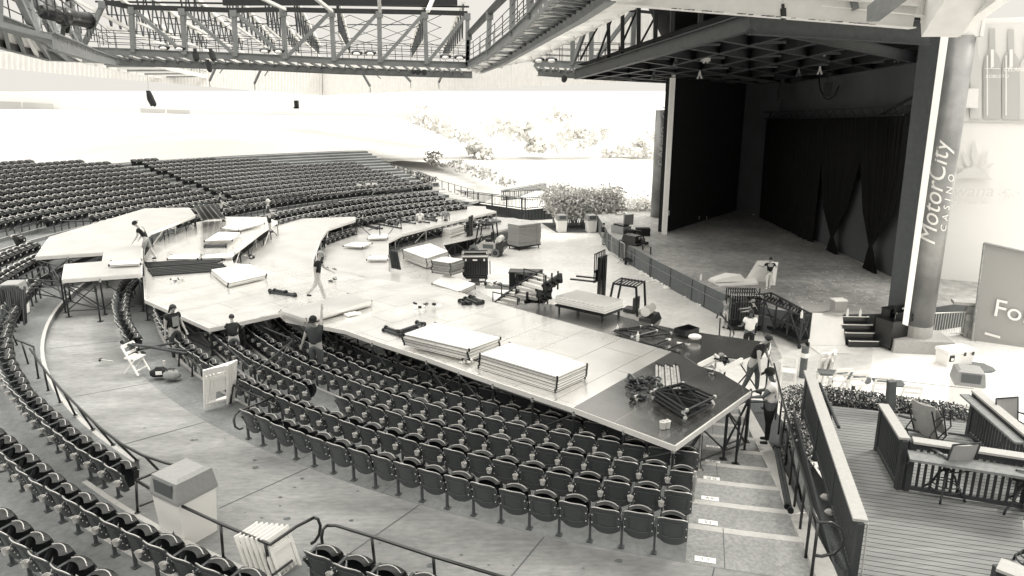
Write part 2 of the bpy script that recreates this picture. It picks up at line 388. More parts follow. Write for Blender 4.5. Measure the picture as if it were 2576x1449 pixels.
# curb, planting strip beside the aisle stairs
b=MB()
for i in range(12):
    r0=26.6-i*1.1; r1=r0-1.1
    za=lambda r: -.2*max(0,(25.75-r)/1.2)+tilt(C0.y-r)+.16
    P=[];
    a=pol(-10.95,r0); c=pol(-10.95,r1); n=Vector((math.cos(R(-10.95)),math.sin(R(-10.95)),0))
    for (w0,w1,mi,dz) in ((0,.34,0,0),(.34,1.15,1,-.12)):
        q=[a+n*w0,a+n*w1,c+n*w1,c+n*w0]; zz=[za(r0)+dz,za(r0)+dz,za(r1)+dz,za(r1)+dz]
        b.sheet([(p.x,p.y,z) for p,z in zip(q,zz)],mi)
    b.sheet([(a.x,a.y,za(r0)),(c.x,c.y,za(r1)),(c.x,c.y,za(r1)-.6),(a.x,a.y,za(r0)-.6)],0)
    q=a+n*.34; s=c+n*.34; b.sheet([(q.x,q.y,za(r0)),(s.x,s.y,za(r1)),(s.x,s.y,za(r1)-.3),(q.x,q.y,za(r0)-.3)],0)
struct('stair_curb',b,['concrete_edge','mulch'])
# stair row letters, stencilled on pale patches at the nosing of each step
b=MB()
for k,s in enumerate(('T T','S S','R R','Q Q','P P','O O')):
    c=pol(-14.7+.12*k,RE(k)-(.10 if k==0 else .36)); zz=lowz(k,c.y)+.009
    t=R(-15); xd=Vector((math.cos(t),math.sin(t),0)); yd=Vector((-math.sin(t),math.cos(t),0))
    c0=Vector((c.x,c.y,zz)); 
    b.sheet([c0-xd*.17-yd*.0,c0+xd*.17-yd*.0,c0+xd*.17+yd*.14,c0-xd*.17+yd*.14],0)
    text_on(b,s,c0+yd*.03,xd,yd,.11,1,.002,0,1,True,.004)
# unseen roof slab added above the near seats and walkway, sized for its shade
struct('stair_letters',b,['white','stain'])

t=T('added_shade_roof','unseen flat roof added high above the near seats and walkway for shade','roof',(6,11,18))
wpart('shade_slab',MB().box((6,11,18.3),(20,22,.3)),'roof_pale',t)
for x in (-2,3,9,14): wpart('beam',MB().box((x,11,17.9),(.3,22,.4)),'roof_steel',t)
# ================================================================ SEATS
def seat_parts():
    back=MB(); n=9; vs=[]; W=.25
    hs=((.265,-.045),(.32,-.075),(.55,-.12),(.70,-.165),(.81,-.205),(.835,-.225))
    for (z,y0) in hs:
        for i in range(n):
            u=-1+2*i/(n-1); ww=W*(.93 if z<.3 else (.97 if z<.82 else .9)); 
            drop=.04*(u**4) if z>.8 else 0; lift=(.075 if z<.3 else .03)*abs(u)**3 if z<.4 else 0
            vs.append((u*ww,y0+.055*u*u-.0,z-drop+lift))
    m=len(vs); vs2=[(x,y-.028,z-.004) for x,y,z in vs]
    fs=[]
    for j in range(len(hs)-1):
        for i in range(n-1):
            a=j*n+i; fs.append((a,a+n,a+n+1,a+1)); fs.append((m+a,m+a+1,m+a+n+1,m+a+n))
    for i in range(n-1): fs+=[(i,i+1,m+i+1,m+i),((len(hs)-1)*n+i,m+(len(hs)-1)*n+i,m+(len(hs)-1)*n+i+1,(len(hs)-1)*n+i+1)]
    for j in range(len(hs)-1):
        a=j*n; fs.append((a,m+a,m+a+n,a+n)); c=a+n-1; fs.append((c,c+n,m+c+n,m+c))
    back.add(vs+vs2,fs,0)
    # raised moulding lines, side plates and bolts on the rear face, and a paler panel low down
    pass
    for s in (-1,1):
        back.box((s*.222,-.082,.555),(.028,.02,.20),0,2); 
        for z in (.475,.63): back.box((s*.222,-.125-.08*(z-.475),z),(.014,.012,.014),0,3)
    for s in (-1,1):
        back.tube([(s*.165,y0_-.006,z) for z,y0_ in ((.44,-.105),(.55,-.135),(.72,-.190))],.0055,5,2)
    back.tube([(-.165,-.111,.44),(0,-.135,.415),(.165,-.111,.44)],.0055,5,2); back.tube([(-.165,-.196,.72),(0,-.214,.735),(.165,-.196,.72)],.0045,5,2)
    rim=[(x,y-.014,z+.003) for x,y,z in vs[(len(hs)-1)*n:]]
    back.tube([(vs[3*n][0],vs[3*n][1]-.012,.70)]+rim+[(vs[4*n-1][0],vs[4*n-1][1]-.012,.70)],.0085,5,1)
    back.box((0,-.108,.63),(.028,.006,.028),0,3) if 0 else None
    for k in (0,): back.add([(.02,-.135,.60),(.055,-.135,.60),(.055,-.148,.635),(.02,-.148,.635)],[(0,1,2,3)],3)
    pan=MB()     # folded up seat pan
    sec=((.36,.06,.19),(.39,.15,.21),(.50,.225,.222),(.64,.245,.222),(.73,.205,.21),(.775,.13,.175))
    n=7; vs=[]
    for z,y,ww in sec:
        for i in range(n):
            u=-1+2*i/(n-1); vs.append((u*ww,y-.05*u*u,z-(.03*u*u if z>.76 else 0)))
    m=len(vs); vs+=[(x*.97,y-(.10 if .38<z<.78 else .05),z-.01) for x,y,z in vs]; fs=[]
    for j in range(len(sec)-1):
        for i in range(n-1):
            a=j*n+i; fs.append((a,a+1,a+n+1,a+n)); fs.append((m+a,m+a+n,m+a+n+1,m+a+1))
    for j in range(len(sec)-1):
        a=j*n; fs.append((a,a+n,m+a+n,m+a)); c=a+n-1; fs.append((c,m+c,m+c+n,c+n))
    for i in range(n-1): fs+=[(i,m+i,m+i+1,i+1)]; q=(len(sec)-1)*n+i; fs.append((q,q+1,m+q+1,m+q))
    pan.add(vs,fs,0)
    pan.tube([vs[3*n]]+vs[(len(sec)-1)*n:(len(sec)-1)*n+n]+[vs[4*n-1]],.009,5,1)
    leg=MB(); leg.bar((-.275,0,.02),(-.275,.0,.45),.035,.05); leg.box((-.275,0,.01),(.10,.11,.02)); leg.add([(-.30,-.035,.02),(-.25,-.035,.02),(-.25,.035,.02),(-.30,.035,.02),(-.285,0,.12),(-.265,0,.12)],[(0,1,5,4),(2,3,4,5),(1,2,5),(3,0,4)])
    leg.bar((-.275,-.02,.44),(-.275,.10,.62),.03,.05); leg.bar((-.275,-.02,.42),(-.275,-.12,.60),.03,.04)
    arm=MB(); arm.bar((-.275,-.14,.635),(-.275,.20,.66),.045,.022); arm.cyl((-.275,.20,.645),.028,.022,8); arm.bar((-.275,-.14,.640),(-.275,-.15,.60),.03,.02)
    cup=MB(); c=(.265,-.235,.53); cup.lathe(c,((.042,0),(.054,.085),(.058,.089),(.049,.083),(.036,.012)),12); cup.tube([(.265,-.19,.60),(.265,-.165,.64),(.265,-.14,.62)],.006,5); cup.box((.265,-.18,.575),(.03,.06,.02))
    return back,pan,leg,arm,cup
_bk,_pn,_lg,_ar,_cp=seat_parts()
ME_back=_bk.mesh('backrest',['seat_back','seat_rim','seat_metal','plate'],smooth=False); ME_pan=_pn.mesh('seat_pan',['seat_plastic','seat_rim'])
for me in (ME_back,ME_pan):
    me.polygons.foreach_set('use_smooth',[True]*len(me.polygons)); me.set_sharp_from_angle(angle=R(38))
ME_leg=_lg.mesh('leg','seat_metal'); ME_arm=_ar.mesh('armrest','seat_metal'); ME_cup=_cp.mesh('cup_holder','cup')
ME_simple=None
def simple_seat(mb,M):
    g=[]
    for (z,y0) in ((.36,-.05),(.58,-.12),(.76,-.18),(.835,-.225)):
        for u in (-1,-.45,.45,1): g.append((u*.245,y0+.055*u*u,z-(.03*u*u if z>.8 else 0)))
    mb.add([M@Vector(v) for v in g],[(i+4*j,i+1+4*j,i+5+4*j,i+4+4*j) for j in range(3) for i in range(3)],0)
    mb.add([M@(Vector(v)+Vector((0,-.03,0))) for v in g],[(i+4+4*j,i+5+4*j,i+1+4*j,i+4*j) for j in range(3) for i in range(3)],0)
    t=g[12:]; mb.add([M@Vector(v) for v in t]+[M@(Vector(v)+Vector((0,-.045,.012))) for v in t],[(0,1,5,4),(1,2,6,5),(2,3,7,6)],1)
    mb.add([M@Vector(v) for v in (g[8],g[12],)]+[M@(Vector(v)+Vector((0,-.04,0))) for v in (g[12],g[8])],[(0,1,2,3)],1)
    mb.add([M@Vector(v) for v in (g[11],g[15],)]+[M@(Vector(v)+Vector((0,-.04,0))) for v in (g[15],g[11])],[(3,2,1,0)],1)
    p=[]
    for (z,y0,w) in ((.37,.06,.20),(.50,.20,.215),(.68,.21,.215),(.79,.09,.18)):
        for u in (-1,-.4,.4,1): p.append((u*w,y0-.03*u*u,z))
    mb.add([M@Vector(v) for v in p],[(i+4*j,i+1+4*j,i+5+4*j,i+4+4*j) for j in range(3) for i in range(3)],0)
    t=p[12:]; mb.add([M@Vector(v) for v in t]+[M@(Vector(v)+Vector((0,-.05,.0))) for v in t],[(0,1,5,4),(1,2,6,5),(2,3,7,6)],1)
    for a in (0,3): 
        q=[p[a],p[a+4],p[a+8],p[a+12]]; mb.add([M@Vector(v) for v in q]+[M@(Vector(v)+Vector((0,-.05,0))) for v in q],[(0,1,5,4),(1,2,6,5),(2,3,7,6)],0)
    mb.bar(M@Vector((-.275,0,0)),M@Vector((-.275,0,.62)),.035,.06,2)
    mb.bar(M@Vector((-.275,-.12,.64)),M@Vector((-.275,.18,.66)),.04,.02,1)
    mb.add([M@Vector(v) for v in ((-.03,.212,.57),(.03,.212,.57),(.03,.212,.63),(-.03,.212,.63))],[(0,1,2,3)],3)
# pictures of decks that hide seats below them (picture polygons, height)
DK={}
DK['A']=([(90,645),(125,595),(365,524),(475,522),(490,541),(380,583),(357,600),(355,688),(157,702),(163,664),(258,657),(262,634)],1.15)
DK['B']=([(362,690),(365,752),(527,824),(705,786),(720,800),(869,829),(936,853),(1073,897),(1240,956),(1444,1024),(1690,884.5),(1288,773),(1130,728),(940,700),(700,674),(585,661),(580,640),(660,580),(697,556),(670,546),(565,545),(490,560),(395,600),(358,655)],.55)
DK['F']=([(1444,1024),(1698,1119),(1888,983),(1810,936),(1757,920),(1720,895),(1690,884.5)],.549)
DK['C']=([(560,668),(590,652),(602,636),(662,597),(684,582),(684,565),(760,550),(830,547),(893,545),(893,553),(825,575),(806,600),(785,655),(800,668),(940,704),(700,690)],-.2)
DK['D']=([(770,664),(792,650),(810,625),(830,591),(890,572),(935,558),(1065,541),(1190,518),(1221,519),(1222,525),(1248,531),(1100,567),(1010,590),(976,607),(976,682),(1100,722),(1288,780),(1130,740)],-1.0)
DK['E']=([(960,690),(979,684),(982,624),(1010,607),(1100,585),(1247,545),(1345,555),(1276,574),(1175,599),(1112,612),(1133,645),(1165,695),(1200,730),(1300,780),(1180,760),(1090,735)],-1.8)
DK['R']=([(1270,772),(1340,762),(1480,772),(1600,806),(1700,828),(1938,862),(1935,880),(1868,905),(1803,897),(1757,920),(1720,897)],.35)
CL_UL=[(-60,400),(272,401),(305,409),(420,447),(560,492),(640,508),(600,545),(300,560),(100,600),(-60,640)]
CL_UR=[(328,396),(650,394),(672,400),(690,408),(897,406),(1010,440),(1128,478),(1120,492),(900,500),(640,540),(600,500),(500,460),(405,427)]
CL_LW=[(560,465),(1072,472),(1258,545),(1240,620),(1100,720),(560,720)]
CL_LL=[(150,530),(640,500),(640,560),(350,560),(150,600)]
VOM=[(-60,572),(8,557),(62,553),(118,536),(122,548),(180,536),(215,540),(250,560),(100,604),(92,600),(60,585),(-60,600)]
VOM2=[(-60,575),(98,606),(110,640),(60,680),(-60,705)]
seats=[]
def consider(kind,row,th,r,z,ordi):
    p=pol(th,r); p.z=z; sx,sy,q=pj(p+Vector((0,0,.7)))
    if q<1 or sx<-30 or sx>2620 or sy<380 or sy>1500: return
    for n in DK:
        P,zz=DK[n]
        if zz>z+.3 and inpoly(sx,sy,P):
            bx,by,_=pj(p+Vector((0,0,.9))); 
            if inpoly(bx,by,P): return
    seats.append((q,kind,row,th,p,ordi,sx,sy))
gone={(1,15)}
for k in range(NR):
    r=FEET(k); dth=math.degrees(.55/r); t=-15.95+.06*k; i=0
    while t>-172:
        i+=1; p=pol(t,r); z=lowz(k,p.y); p.z=z; sx,sy,q=pj(p+Vector((0,0,.85)))
        ok=True
        if k==0: ok = (sx>605) or (sx<335 and sy<905)
        if p.y>33: ok=ok and (inpoly(sx,sy,CL_LW) or inpoly(sx,sy,CL_LL) or sx<400)
        if k==3 and i==1: pass
        if k>=4 and i<=1: ok=False
        if k>=5 and i<=3: ok=False
        if k==2 and i in (17,18): ok=False
        if k>=7 and t<-70: ok=False
        if 33<p.y and sx>1230: ok=False
        if ok: consider('low',k,t,r,z,i)
        t-=dth
for j in range(NU):
    r=28.72+UP*j; dth=math.degrees(.56/r); 
    t0=thof(at(706,1420,1.0)) if j==0 else thof(at(706,1420,1.0)); i=0; t=10
    while t>-172:
        p=pol(t,r); z=upz(j,p.y); p.z=z; sx,sy,q=pj(p+Vector((0,0,.85))); ok=True; kind='up'
        if p.y<26:
            if j==0: ok=(sx<322 and sy<1230) or (sx>698 and sy>1350)
            if j==0 and sx>698: kind='upr'
        else:
            if sx<110 and sy>598: ok = 598<sy<705 and sx<98 and j in (0,1,2); kind='far'
            else: ok=(inpoly(sx,sy,CL_UL) or inpoly(sx,sy,CL_UR)) and not inpoly(sx,sy,VOM) and not inpoly(sx,sy,VOM2); kind='far'
        if ok: i+=1; consider(kind,j,t,r,z,i)
        t-=dth
seats.sort(key=lambda s:s[0])
LOWN=['row right below the walkway','second row down from the walkway','third row down from the walkway','fourth row down from the walkway','fifth row down from the walkway','sixth row down from the walkway','seventh row down from the walkway']
nlow=lambda k: LOWN[k] if k<7 else '%s row down from the walkway'%ordn(k+1)
UPN=['first row above the handrail','second row above the handrail','third row above the handrail','fourth row above the handrail']
nup=lambda j: UPN[j] if j<4 else '%s row above the handrail'%ordn(j+1)
base=None; rest=MB(); nthing=0
for (q,kind,row,th,p,i,sx,sy) in seats:
    rz=PI+R(th)+PI    # local +y points to the stage centre
    rz=R(th)
    if nthing<298 and kind!='far' and not (th<-105):
        nthing+=1
        lab='dark folding stadium seat, %s from the %s, %s'%(ordn(i),'aisle steps' if kind=='low' else 'near end',nlow(row) if kind=='low' else nup(row))
        if kind=='upr': lab='dark folding seat at the bottom edge, %s from the stacked white folding chairs'%ordn(i)
        cup=not (kind=='low' and row==0) and i>(1 if kind=='low' else 0)
        t=T('stadium_seat',lab,'stadium seat',p,rz,'stadium seats with folding pans in curved rows')
        t.scale=(1.02+random.uniform(-.01,.01),1,random.uniform(.985,1.01))
        names=[('backrest',ME_back),('seat_pan',ME_pan),('leg',ME_leg)]
        if kind!='low' or row>0: names.append(('armrest',ME_arm))
        if cup: names.append(('cup_holder',ME_cup))
        for nm,me in names:
            o=bpy.data.objects.new(nm,me); COL.objects.link(o); o.parent=t
            if nm=='backrest': o.rotation_euler=(random.uniform(-.03,.03),0,random.uniform(-.02,.02))
            if nm=='seat_pan': o.rotation_euler=(random.uniform(-.05,.05),0,0)
            if nm=='cup_holder' : o.scale=(1,1,1)
    else:
        M=Matrix.Translation(p)@Matrix.Rotation(rz,4,'Z')@Matrix.Rotation(random.uniform(-.02,.02),4,'Z')
        simple_seat(rest,M)
o=solo('stadium_seats',rest,['seat_plastic','seat_rim','seat_metal','plate'],'many dark folding stadium seats filling the far curved blocks','seating','stadium seats with folding pans in curved rows',kind='stuff',smooth=False)
print('seats',len(seats),'things',nthing)
# ================================================================ RISER DECKS ON SCAFFOLD
def tread_z(p):
    r=math.hypot(p.x-C0.x,p.y-C0.y)
    if r>27.8: return upz(0,p.y)
    if r>25.75: return tilt(p.y)
    k=int((25.75-r)/1.2)
    return lowz(k,p.y) if k<NR else PIT
def deck(key,name,label,mats,edges=(),th=.10,legs=(),braces=(),light=0.0,cat='riser deck',group='riser decks built over the seats'):
    P2,z=DK[key]; P=[at(x,y,z) for x,y in P2]; c=sum(P,Vector())/len(P)
    t=T(name,label,cat,(c.x,c.y,z),0,group)
    wpart('deck_top',MB().prism([p for p in P],.02,0),mats,t)
    e=MB()
    for i in range(len(P)):
        a=P[i]; b=P[(i+1)%len(P)]; e.bar(a-Vector((0,0,.08)),b-Vector((0,0,.08)),.05,.13)
    wpart('edge_rail',e,'deck_edge',t)
    L=[]
    for q in legs:
        x,y=q[:2]; p=at(x,y,z); zb=tread_z(p) if len(q)<3 else q[2]
        m=MB(); m.tube([(p.x,p.y,z-.1),(p.x,p.y,zb+.03)],.030,8,0); m.tube([(p.x,p.y,zb+.2),(p.x,p.y,zb)],.018,6); m.box((p.x,p.y,zb+.01),(.15,.15,.02))
        m.tube([(p.x,p.y,z-.12),(p.x,p.y,z-.2)],.042,8,1)
        wpart('leg',m,['scaffold','worn_silver'],t); L.append((p,zb))
    br=MB(); have=False
    for i,j,kind in braces:
        (a,za),(b,zb)=L[i],L[j]
        if kind in 'xd': br.tube([(a.x,a.y,z-.18),(b.x,b.y,zb+.25)],.022,6); have=True
        if kind in 'xu': br.tube([(b.x,b.y,z-.18),(a.x,a.y,za+.25)],.022,6); have=True
        if kind in 'xudh':
            br.tube([(a.x,a.y,z-.16),(b.x,b.y,z-.16)],.024,6); br.tube([(a.x,a.y,za+.22),(b.x,b.y,zb+.22)],.022,6); have=True
    if have: wpart('brace',br,'scaffold',t)
    return t
Bl=[(1695,1117),(1570,1071),(1444,1025),(1340,991),(1240,957),(1155,926),(1073,898),(1000,873),(936,854),(527,823),(445,787),(365,751),(610,806),(1768,1060),(1831,1018),(1886,983),(1560,1000,-.6),(1640,1040,-.55)]
deck('B','riser_deck','wide pale glossy deck over the near seats carrying the two panel stacks',['deck_sheet'],legs=Bl[2:13]+Bl[16:17],
     braces=[(0,1,'d'),(1,2,'h'),(2,3,'u'),(3,4,'x'),(4,5,'d'),(5,6,'x'),(7,8,'x'),(8,9,'x'),(7,10,'x')])
deck('F','riser_deck','deck corner beside the aisle steps, dark reflection coloured in, carrying pipes and crossed frames',['deck_sheet_darkened'],legs=[Bl[i] for i in (0,1,13,14,15,17)],braces=[(0,1,'d'),(0,2,'x'),(2,3,'d'),(3,4,'x')])  # same sheet as the wide deck; a dark reflection is put into its colour
deck('A','riser_deck','highest white deck at far left, an irregular platform with cut corners',['deck_sheet_pale'],
     legs=[(92,644),(170,640),(258,634),(158,701),(250,696),(348,688),(357,650),(360,600),(420,563),(487,541),(163,665)],
     braces=[(0,1,'x'),(1,2,'x'),(3,4,'x'),(4,5,'x'),(5,6,'x'),(7,8,'x'),(8,9,'x'),(6,7,'h'),(0,10,'d')])
# knee braces and truss faces below the inward edges are parts of each terrace
def face_braces(key,pts,drop,n):
    z=DK[key][1]; P=[at(x,y,z) for x,y in pts]; m=MB(); pts3=[]
    for a,b in zip(P,P[1:]):
        L=(b-a).length; k=max(1,int(L/1.22+.5))
        for i in range(k): pts3.append(a.lerp(b,i/k))
    pts3.append(P[-1])
    for i,p in enumerate(pts3):
        m.tube([p-Vector((0,0,.1)),p-Vector((0,0,drop))],.028,6,i%3==1)
        if i: 
            q=pts3[i-1]; m.tube([q-Vector((0,0,drop-.08)),p-Vector((0,0,drop-.08))],.02,5)
            (a,b)=(q,p) if i%2 else (p,q)
            m.tube([a-Vector((0,0,.15)),b-Vector((0,0,drop-.1))],.022,5,1 if i%4==2 else 0)
    return m
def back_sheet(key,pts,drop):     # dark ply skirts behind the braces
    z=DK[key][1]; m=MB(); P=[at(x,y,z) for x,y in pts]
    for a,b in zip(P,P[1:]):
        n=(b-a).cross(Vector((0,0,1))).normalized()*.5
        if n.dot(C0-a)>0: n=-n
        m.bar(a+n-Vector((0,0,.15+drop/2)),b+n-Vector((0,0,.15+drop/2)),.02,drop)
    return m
objs={o.name:o for o in scene.objects}
def terr(key,label,mats,inner,drop):
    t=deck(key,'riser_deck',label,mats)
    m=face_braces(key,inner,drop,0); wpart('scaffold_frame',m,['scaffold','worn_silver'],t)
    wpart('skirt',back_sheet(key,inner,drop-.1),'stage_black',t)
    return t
Bt=[o for o in scene.objects if o.name=='riser_deck'][0]
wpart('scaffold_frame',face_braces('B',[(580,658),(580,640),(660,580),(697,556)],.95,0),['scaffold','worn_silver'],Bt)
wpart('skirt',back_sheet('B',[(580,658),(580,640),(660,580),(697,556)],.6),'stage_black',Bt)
At=[o for o in scene.objects if o.name=='riser_deck.002'][0]
wpart('scaffold_frame',face_braces('A',[(357,655),(357,600),(380,583),(490,541)],.7,0),['scaffold','worn_silver'],At)
terr('C','curved white deck one step below, with a dark braced edge in the middle',['deck_sheet_pale'],[(785,655),(806,600),(825,575),(893,553)],.95)
terr('D','pale deck with a long arm toward the wooden terrace, poles lying on it',['deck_sheet_pale'],[(976,682),(976,607),(1010,590),(1100,567),(1248,531)],.85)
terr('E','lowest pale deck behind the forklift, reaching toward the boxed panel stack',['deck_sheet_mid'],[(1165,695),(1133,645),(1112,612),(1175,599),(1276,574),(1345,555)],.98)
deck('R','riser_deck','dark deck edge beyond the wide deck, facing the open floor and stage',['deck_sheet_darkened'],legs=[(1938,862),(1830,850),(1700,828),(1600,806)],braces=[(0,1,'x'),(1,2,'x'),(2,3,'x')])
# raised double panel and the small scaffold table beside the reaching worker
DK['d']=([(704,781),(769,802),(937,756),(876,738)],.80); DK['e']=([(803,806),(844,819),(934,798),(896,787)],.40)
def slab(poly,z,th,n=1,gap=0,jit=0,mats=('deck_sheet_pale','deck_edge'),name='staging_board',label='',group=None,parent=None,cat='board',dark=False):
    P=[at(x,y,z) for x,y in poly]; c=sum(P,Vector())/len(P)
    m=MB(); m.prism(P,th,0,1)
    # corner fittings
    for p in P: m.bar(p+(c-p).normalized()*.03+Vector((0,0,.02)),p+(c-p).normalized()*.03-Vector((0,0,th)),.035,.035,2)
    o=m.mesh(name,list(mats)+['black_paint'],(c.x,c.y,z-th)); ob=bpy.data.objects.new(name,o); COL.objects.link(ob); ob.location=(c.x,c.y,z-th)
    tag(ob,label,cat,group); return ob
G_P='aluminium edged deck panels lying in stacks'
slab(DK['d'][0],.80,.11,label='upper of two deck panels slid over the gap near the reaching worker',group=G_P)
slab([(700,785),(765,807),(935,761),(872,742)],.685,.11,label='lower of two deck panels slid over the gap near the reaching worker',group=G_P)
t=T('scaffold_table','small deck on tall scaffold legs beside the worker reaching up','scaffold',at(868,802,-.6),0)
wpart('deck_top',MB().prism([at(x,y,.42) for x,y in DK['e'][0]],.10,0,1),['deck_sheet','deck_edge'],t)
tp=[at(x,y,.42) for x,y in DK['e'][0]]; tb=[-.75,-.75,-.7,-.7]
for p,zb in zip(tp,tb):
    wpart('leg',MB().tube([(p.x,p.y,.32),(p.x,p.y,zb)],.03,8).box((p.x,p.y,zb+.01),(.14,.14,.02)),'scaffold',t)
m=MB(); v=lambda p,z:Vector((p.x,p.y,z))
for a,b in ((0,1),(1,2),(2,3),(3,0)): m.tube([v(tp[a],.22),v(tp[b],.22)],.024,6); m.tube([v(tp[a],-.45),v(tp[b],-.45)],.022,6); m.tube([v(tp[a],.2),v(tp[b],-.4)],.022,6)
wpart('brace',m,'scaffold',t)
solo('paper_stack',MB().box(at(893,795,.47),(.42,.30,.07),R(30)).box(at(890,790,.53),(.44,.30,.05),R(22)).box(at(884,790,.60),(.40,.28,.05),R(38)),'white','small stack of white boards on the small scaffold deck','board')
solo('clamp',MB().tube([at(862,800,.44),at(868,806,.5),at(874,803,.44)],.04,6).ball(at(868,800,.48),.06,8),'black_steel','single dark clamp beside the white boards on the small scaffold deck','clamp')
# free standing scaffold bays
def bay(name,label,pts,ztop,braces,zb=None,silver=()):
    P=[at(x,y,ztop) for x,y in pts]; c=sum(P,Vector())/len(P); z0=tread_z(c) if zb is None else zb
    t=T(name,label,'scaffold',(c.x,c.y,z0),0,'bare scaffold bays between the decks')
    for i,p in enumerate(P):
        zz=tread_z(p) if zb is None else zb
        wpart('leg',MB().tube([(p.x,p.y,ztop+.12),(p.x,p.y,zz)],.03,8).box((p.x,p.y,zz+.012),(.15,.15,.02)).tube([(p.x,p.y,ztop+.02),(p.x,p.y,ztop-.10)],.045,8),'worn_silver' if i in silver else 'scaffold',t)
    m=MB()
    for a,b,fa,fb in braces: 
        A=P[a];B=P[b]; za=tread_z(A) if zb is None else zb; zz=tread_z(B) if zb is None else zb
        m.tube([(A.x,A.y,za+(ztop-za)*fa),(B.x,B.y,zz+(ztop-zz)*fb)],.023,6)
    wpart('brace',m,'scaffold',t); return t
bay('scaffold_bay','bare scaffold bay standing below the far left deck',[(42,695),(152,705),(240,726),(120,652)],.95,[(0,1,.95,.95),(0,1,.45,.45),(0,1,.9,.4),(1,2,.9,.9),(1,2,.4,.4),(1,3,.95,.95),(3,1,.95,.3),(0,3,.9,.9),(0,3,.3,.9),(2,1,.4,.9)])
bay('scaffold_bay','bare scaffold bay between the two crouching workers',[(527,828),(634,803),(738,846),(640,930)],.38,[(0,1,.9,.9),(0,1,.15,.15),(0,1,.15,.9),(1,2,.9,.9),(1,2,.1,.1),(2,1,.9,.1),(0,3,.9,.9),(0,3,.1,.1),(3,2,.1,.9),(3,2,.9,.9),(3,2,.1,.1)],silver=(0,))
bay('scaffold_bay','worn silver scaffold corner under the deck beside the aisle steps',[(1693,1128),(1764,1082),(1748,1200)],.35,[(0,1,.95,.95),(0,1,.05,.9),(0,1,.05,.25)],silver=(0,1,2))
bay('scaffold_bay','bare scaffold bay under the dark deck behind the man on the steps',[(1832,1024),(1888,990),(1860,1060)],.25,[(0,1,.9,.9),(0,1,.1,.9),(0,1,.1,.1),(1,2,.9,.2),(0,2,.9,.9)])
bay('scaffold_bay','bare scaffold frame around the man in dark clothes past the lowest deck',[(897,556),(1008,545),(955,572)],-.35,[(0,1,.95,.95),(0,1,.1,.95),(1,2,.9,.2),(0,2,.9,.2)])
# ---------------- loose panels and stacks
def stack(poly,ztop,n,label,dz=.085,jit=.045,mats=('panel_sheet','deck_edge')):
    P=[at(x,y,ztop) for x,y in poly]; c=sum(P,Vector())/len(P); ax=(P[1]-P[0]).normalized()
    for i in range(n):
        o=Vector((random.uniform(-jit,jit),random.uniform(-jit,jit),0)) if i else Vector()
        z=ztop-i*dz; m=MB(); Q=[p+o-Vector((0,0,i*dz)) for p in P]; m.prism(Q,dz*.80,0,1)
        for p in Q: m.bar(p+(c+o-p).normalized()*.0+Vector((0,0,.02)),p-Vector((0,0,dz*.85)),.045,.045,2)
        for a,b in zip(Q,Q[1:]+Q[:1]): m.bar(a-Vector((0,0,dz*.45)),b-Vector((0,0,dz*.45)),.012,.012,2)
        ob=bpy.data.objects.new('staging_board',m.mesh('staging_board',list(mats)+['black_paint'],(c.x,c.y,z-dz*.8))); COL.objects.link(ob)
        ob.location=(c.x,c.y,z-dz*.8)
        pos='topmost' if i==0 else ('lowest' if i==n-1 else '%s from the top'%('second','third','fourth','fifth','sixth','seventh','eighth')[i-1])
        tag(ob,'%s, %s'%(label,pos) if n>1 else label,'board',G_P)
stack([(1016,840),(1180,878),(1259,849),(1095,812)],.55+.40,4,'white edged panel in the stack amid the wide deck')
stack([(1207,890),(1402,948),(1477,916),(1282,862)],.55+.43,5,'white edged panel in the stack nearest the aisle steps')
stack([(531,678),(574,712),(670,690),(628,664)],.55+.20,2,'white panel in the stack beside the walking man')
stack([(1013,628),(1072,650),(1127,632),(1082,612)],-1.8+.6,4,'pale panel in the stack behind the plywood panels',.14)
stack([(1087,712),(1155,733),(1197,714),(1120,690)],-1.8+.45,3,'pale deck panel lying before the black crate',.1)
stack([(1085,655),(1132,662),(1166,652),(1118,645)],-1.8+1.2,5,'plywood panel in the stack left of the black crate',.13,.05,('plywood_light','plywood'))
stack([(514,606),(584,603),(605,585),(550,583)],.55+.22,1,'square deck panel lying alone on the far left deck')
stack([(556,573),(600,578),(665,561),(610,553)],.55+.15,1,'angled deck panel near the two standing men at far left')
stack([(421,651),(497,650),(505,640),(432,641)],.55+.14,1,'long deck panel in front of the man in shorts')
stack([(507,650),(587,646),(590,636),(515,640)],.55+.14,1,'long deck panel right of the one before the man in shorts')
stack([(274,666),(354,662),(355,652),(280,656)],1.15+.14,1,'deck panel at the edge of the highest white deck')
stack([(863,618),(912,621),(936,611),(890,608)],-1.0+.18,1,'grey edged deck panel lying in the middle of the pale deck')
stack([(924,600),(975,598),(976,588),(932,590)],-1.0+.18,1,'small deck panel at the far edge of the pale deck')
stack([(922,652),(975,652),(976,643),(932,643)],-1.0+.18,1,'small deck panel at the near edge of the pale deck')
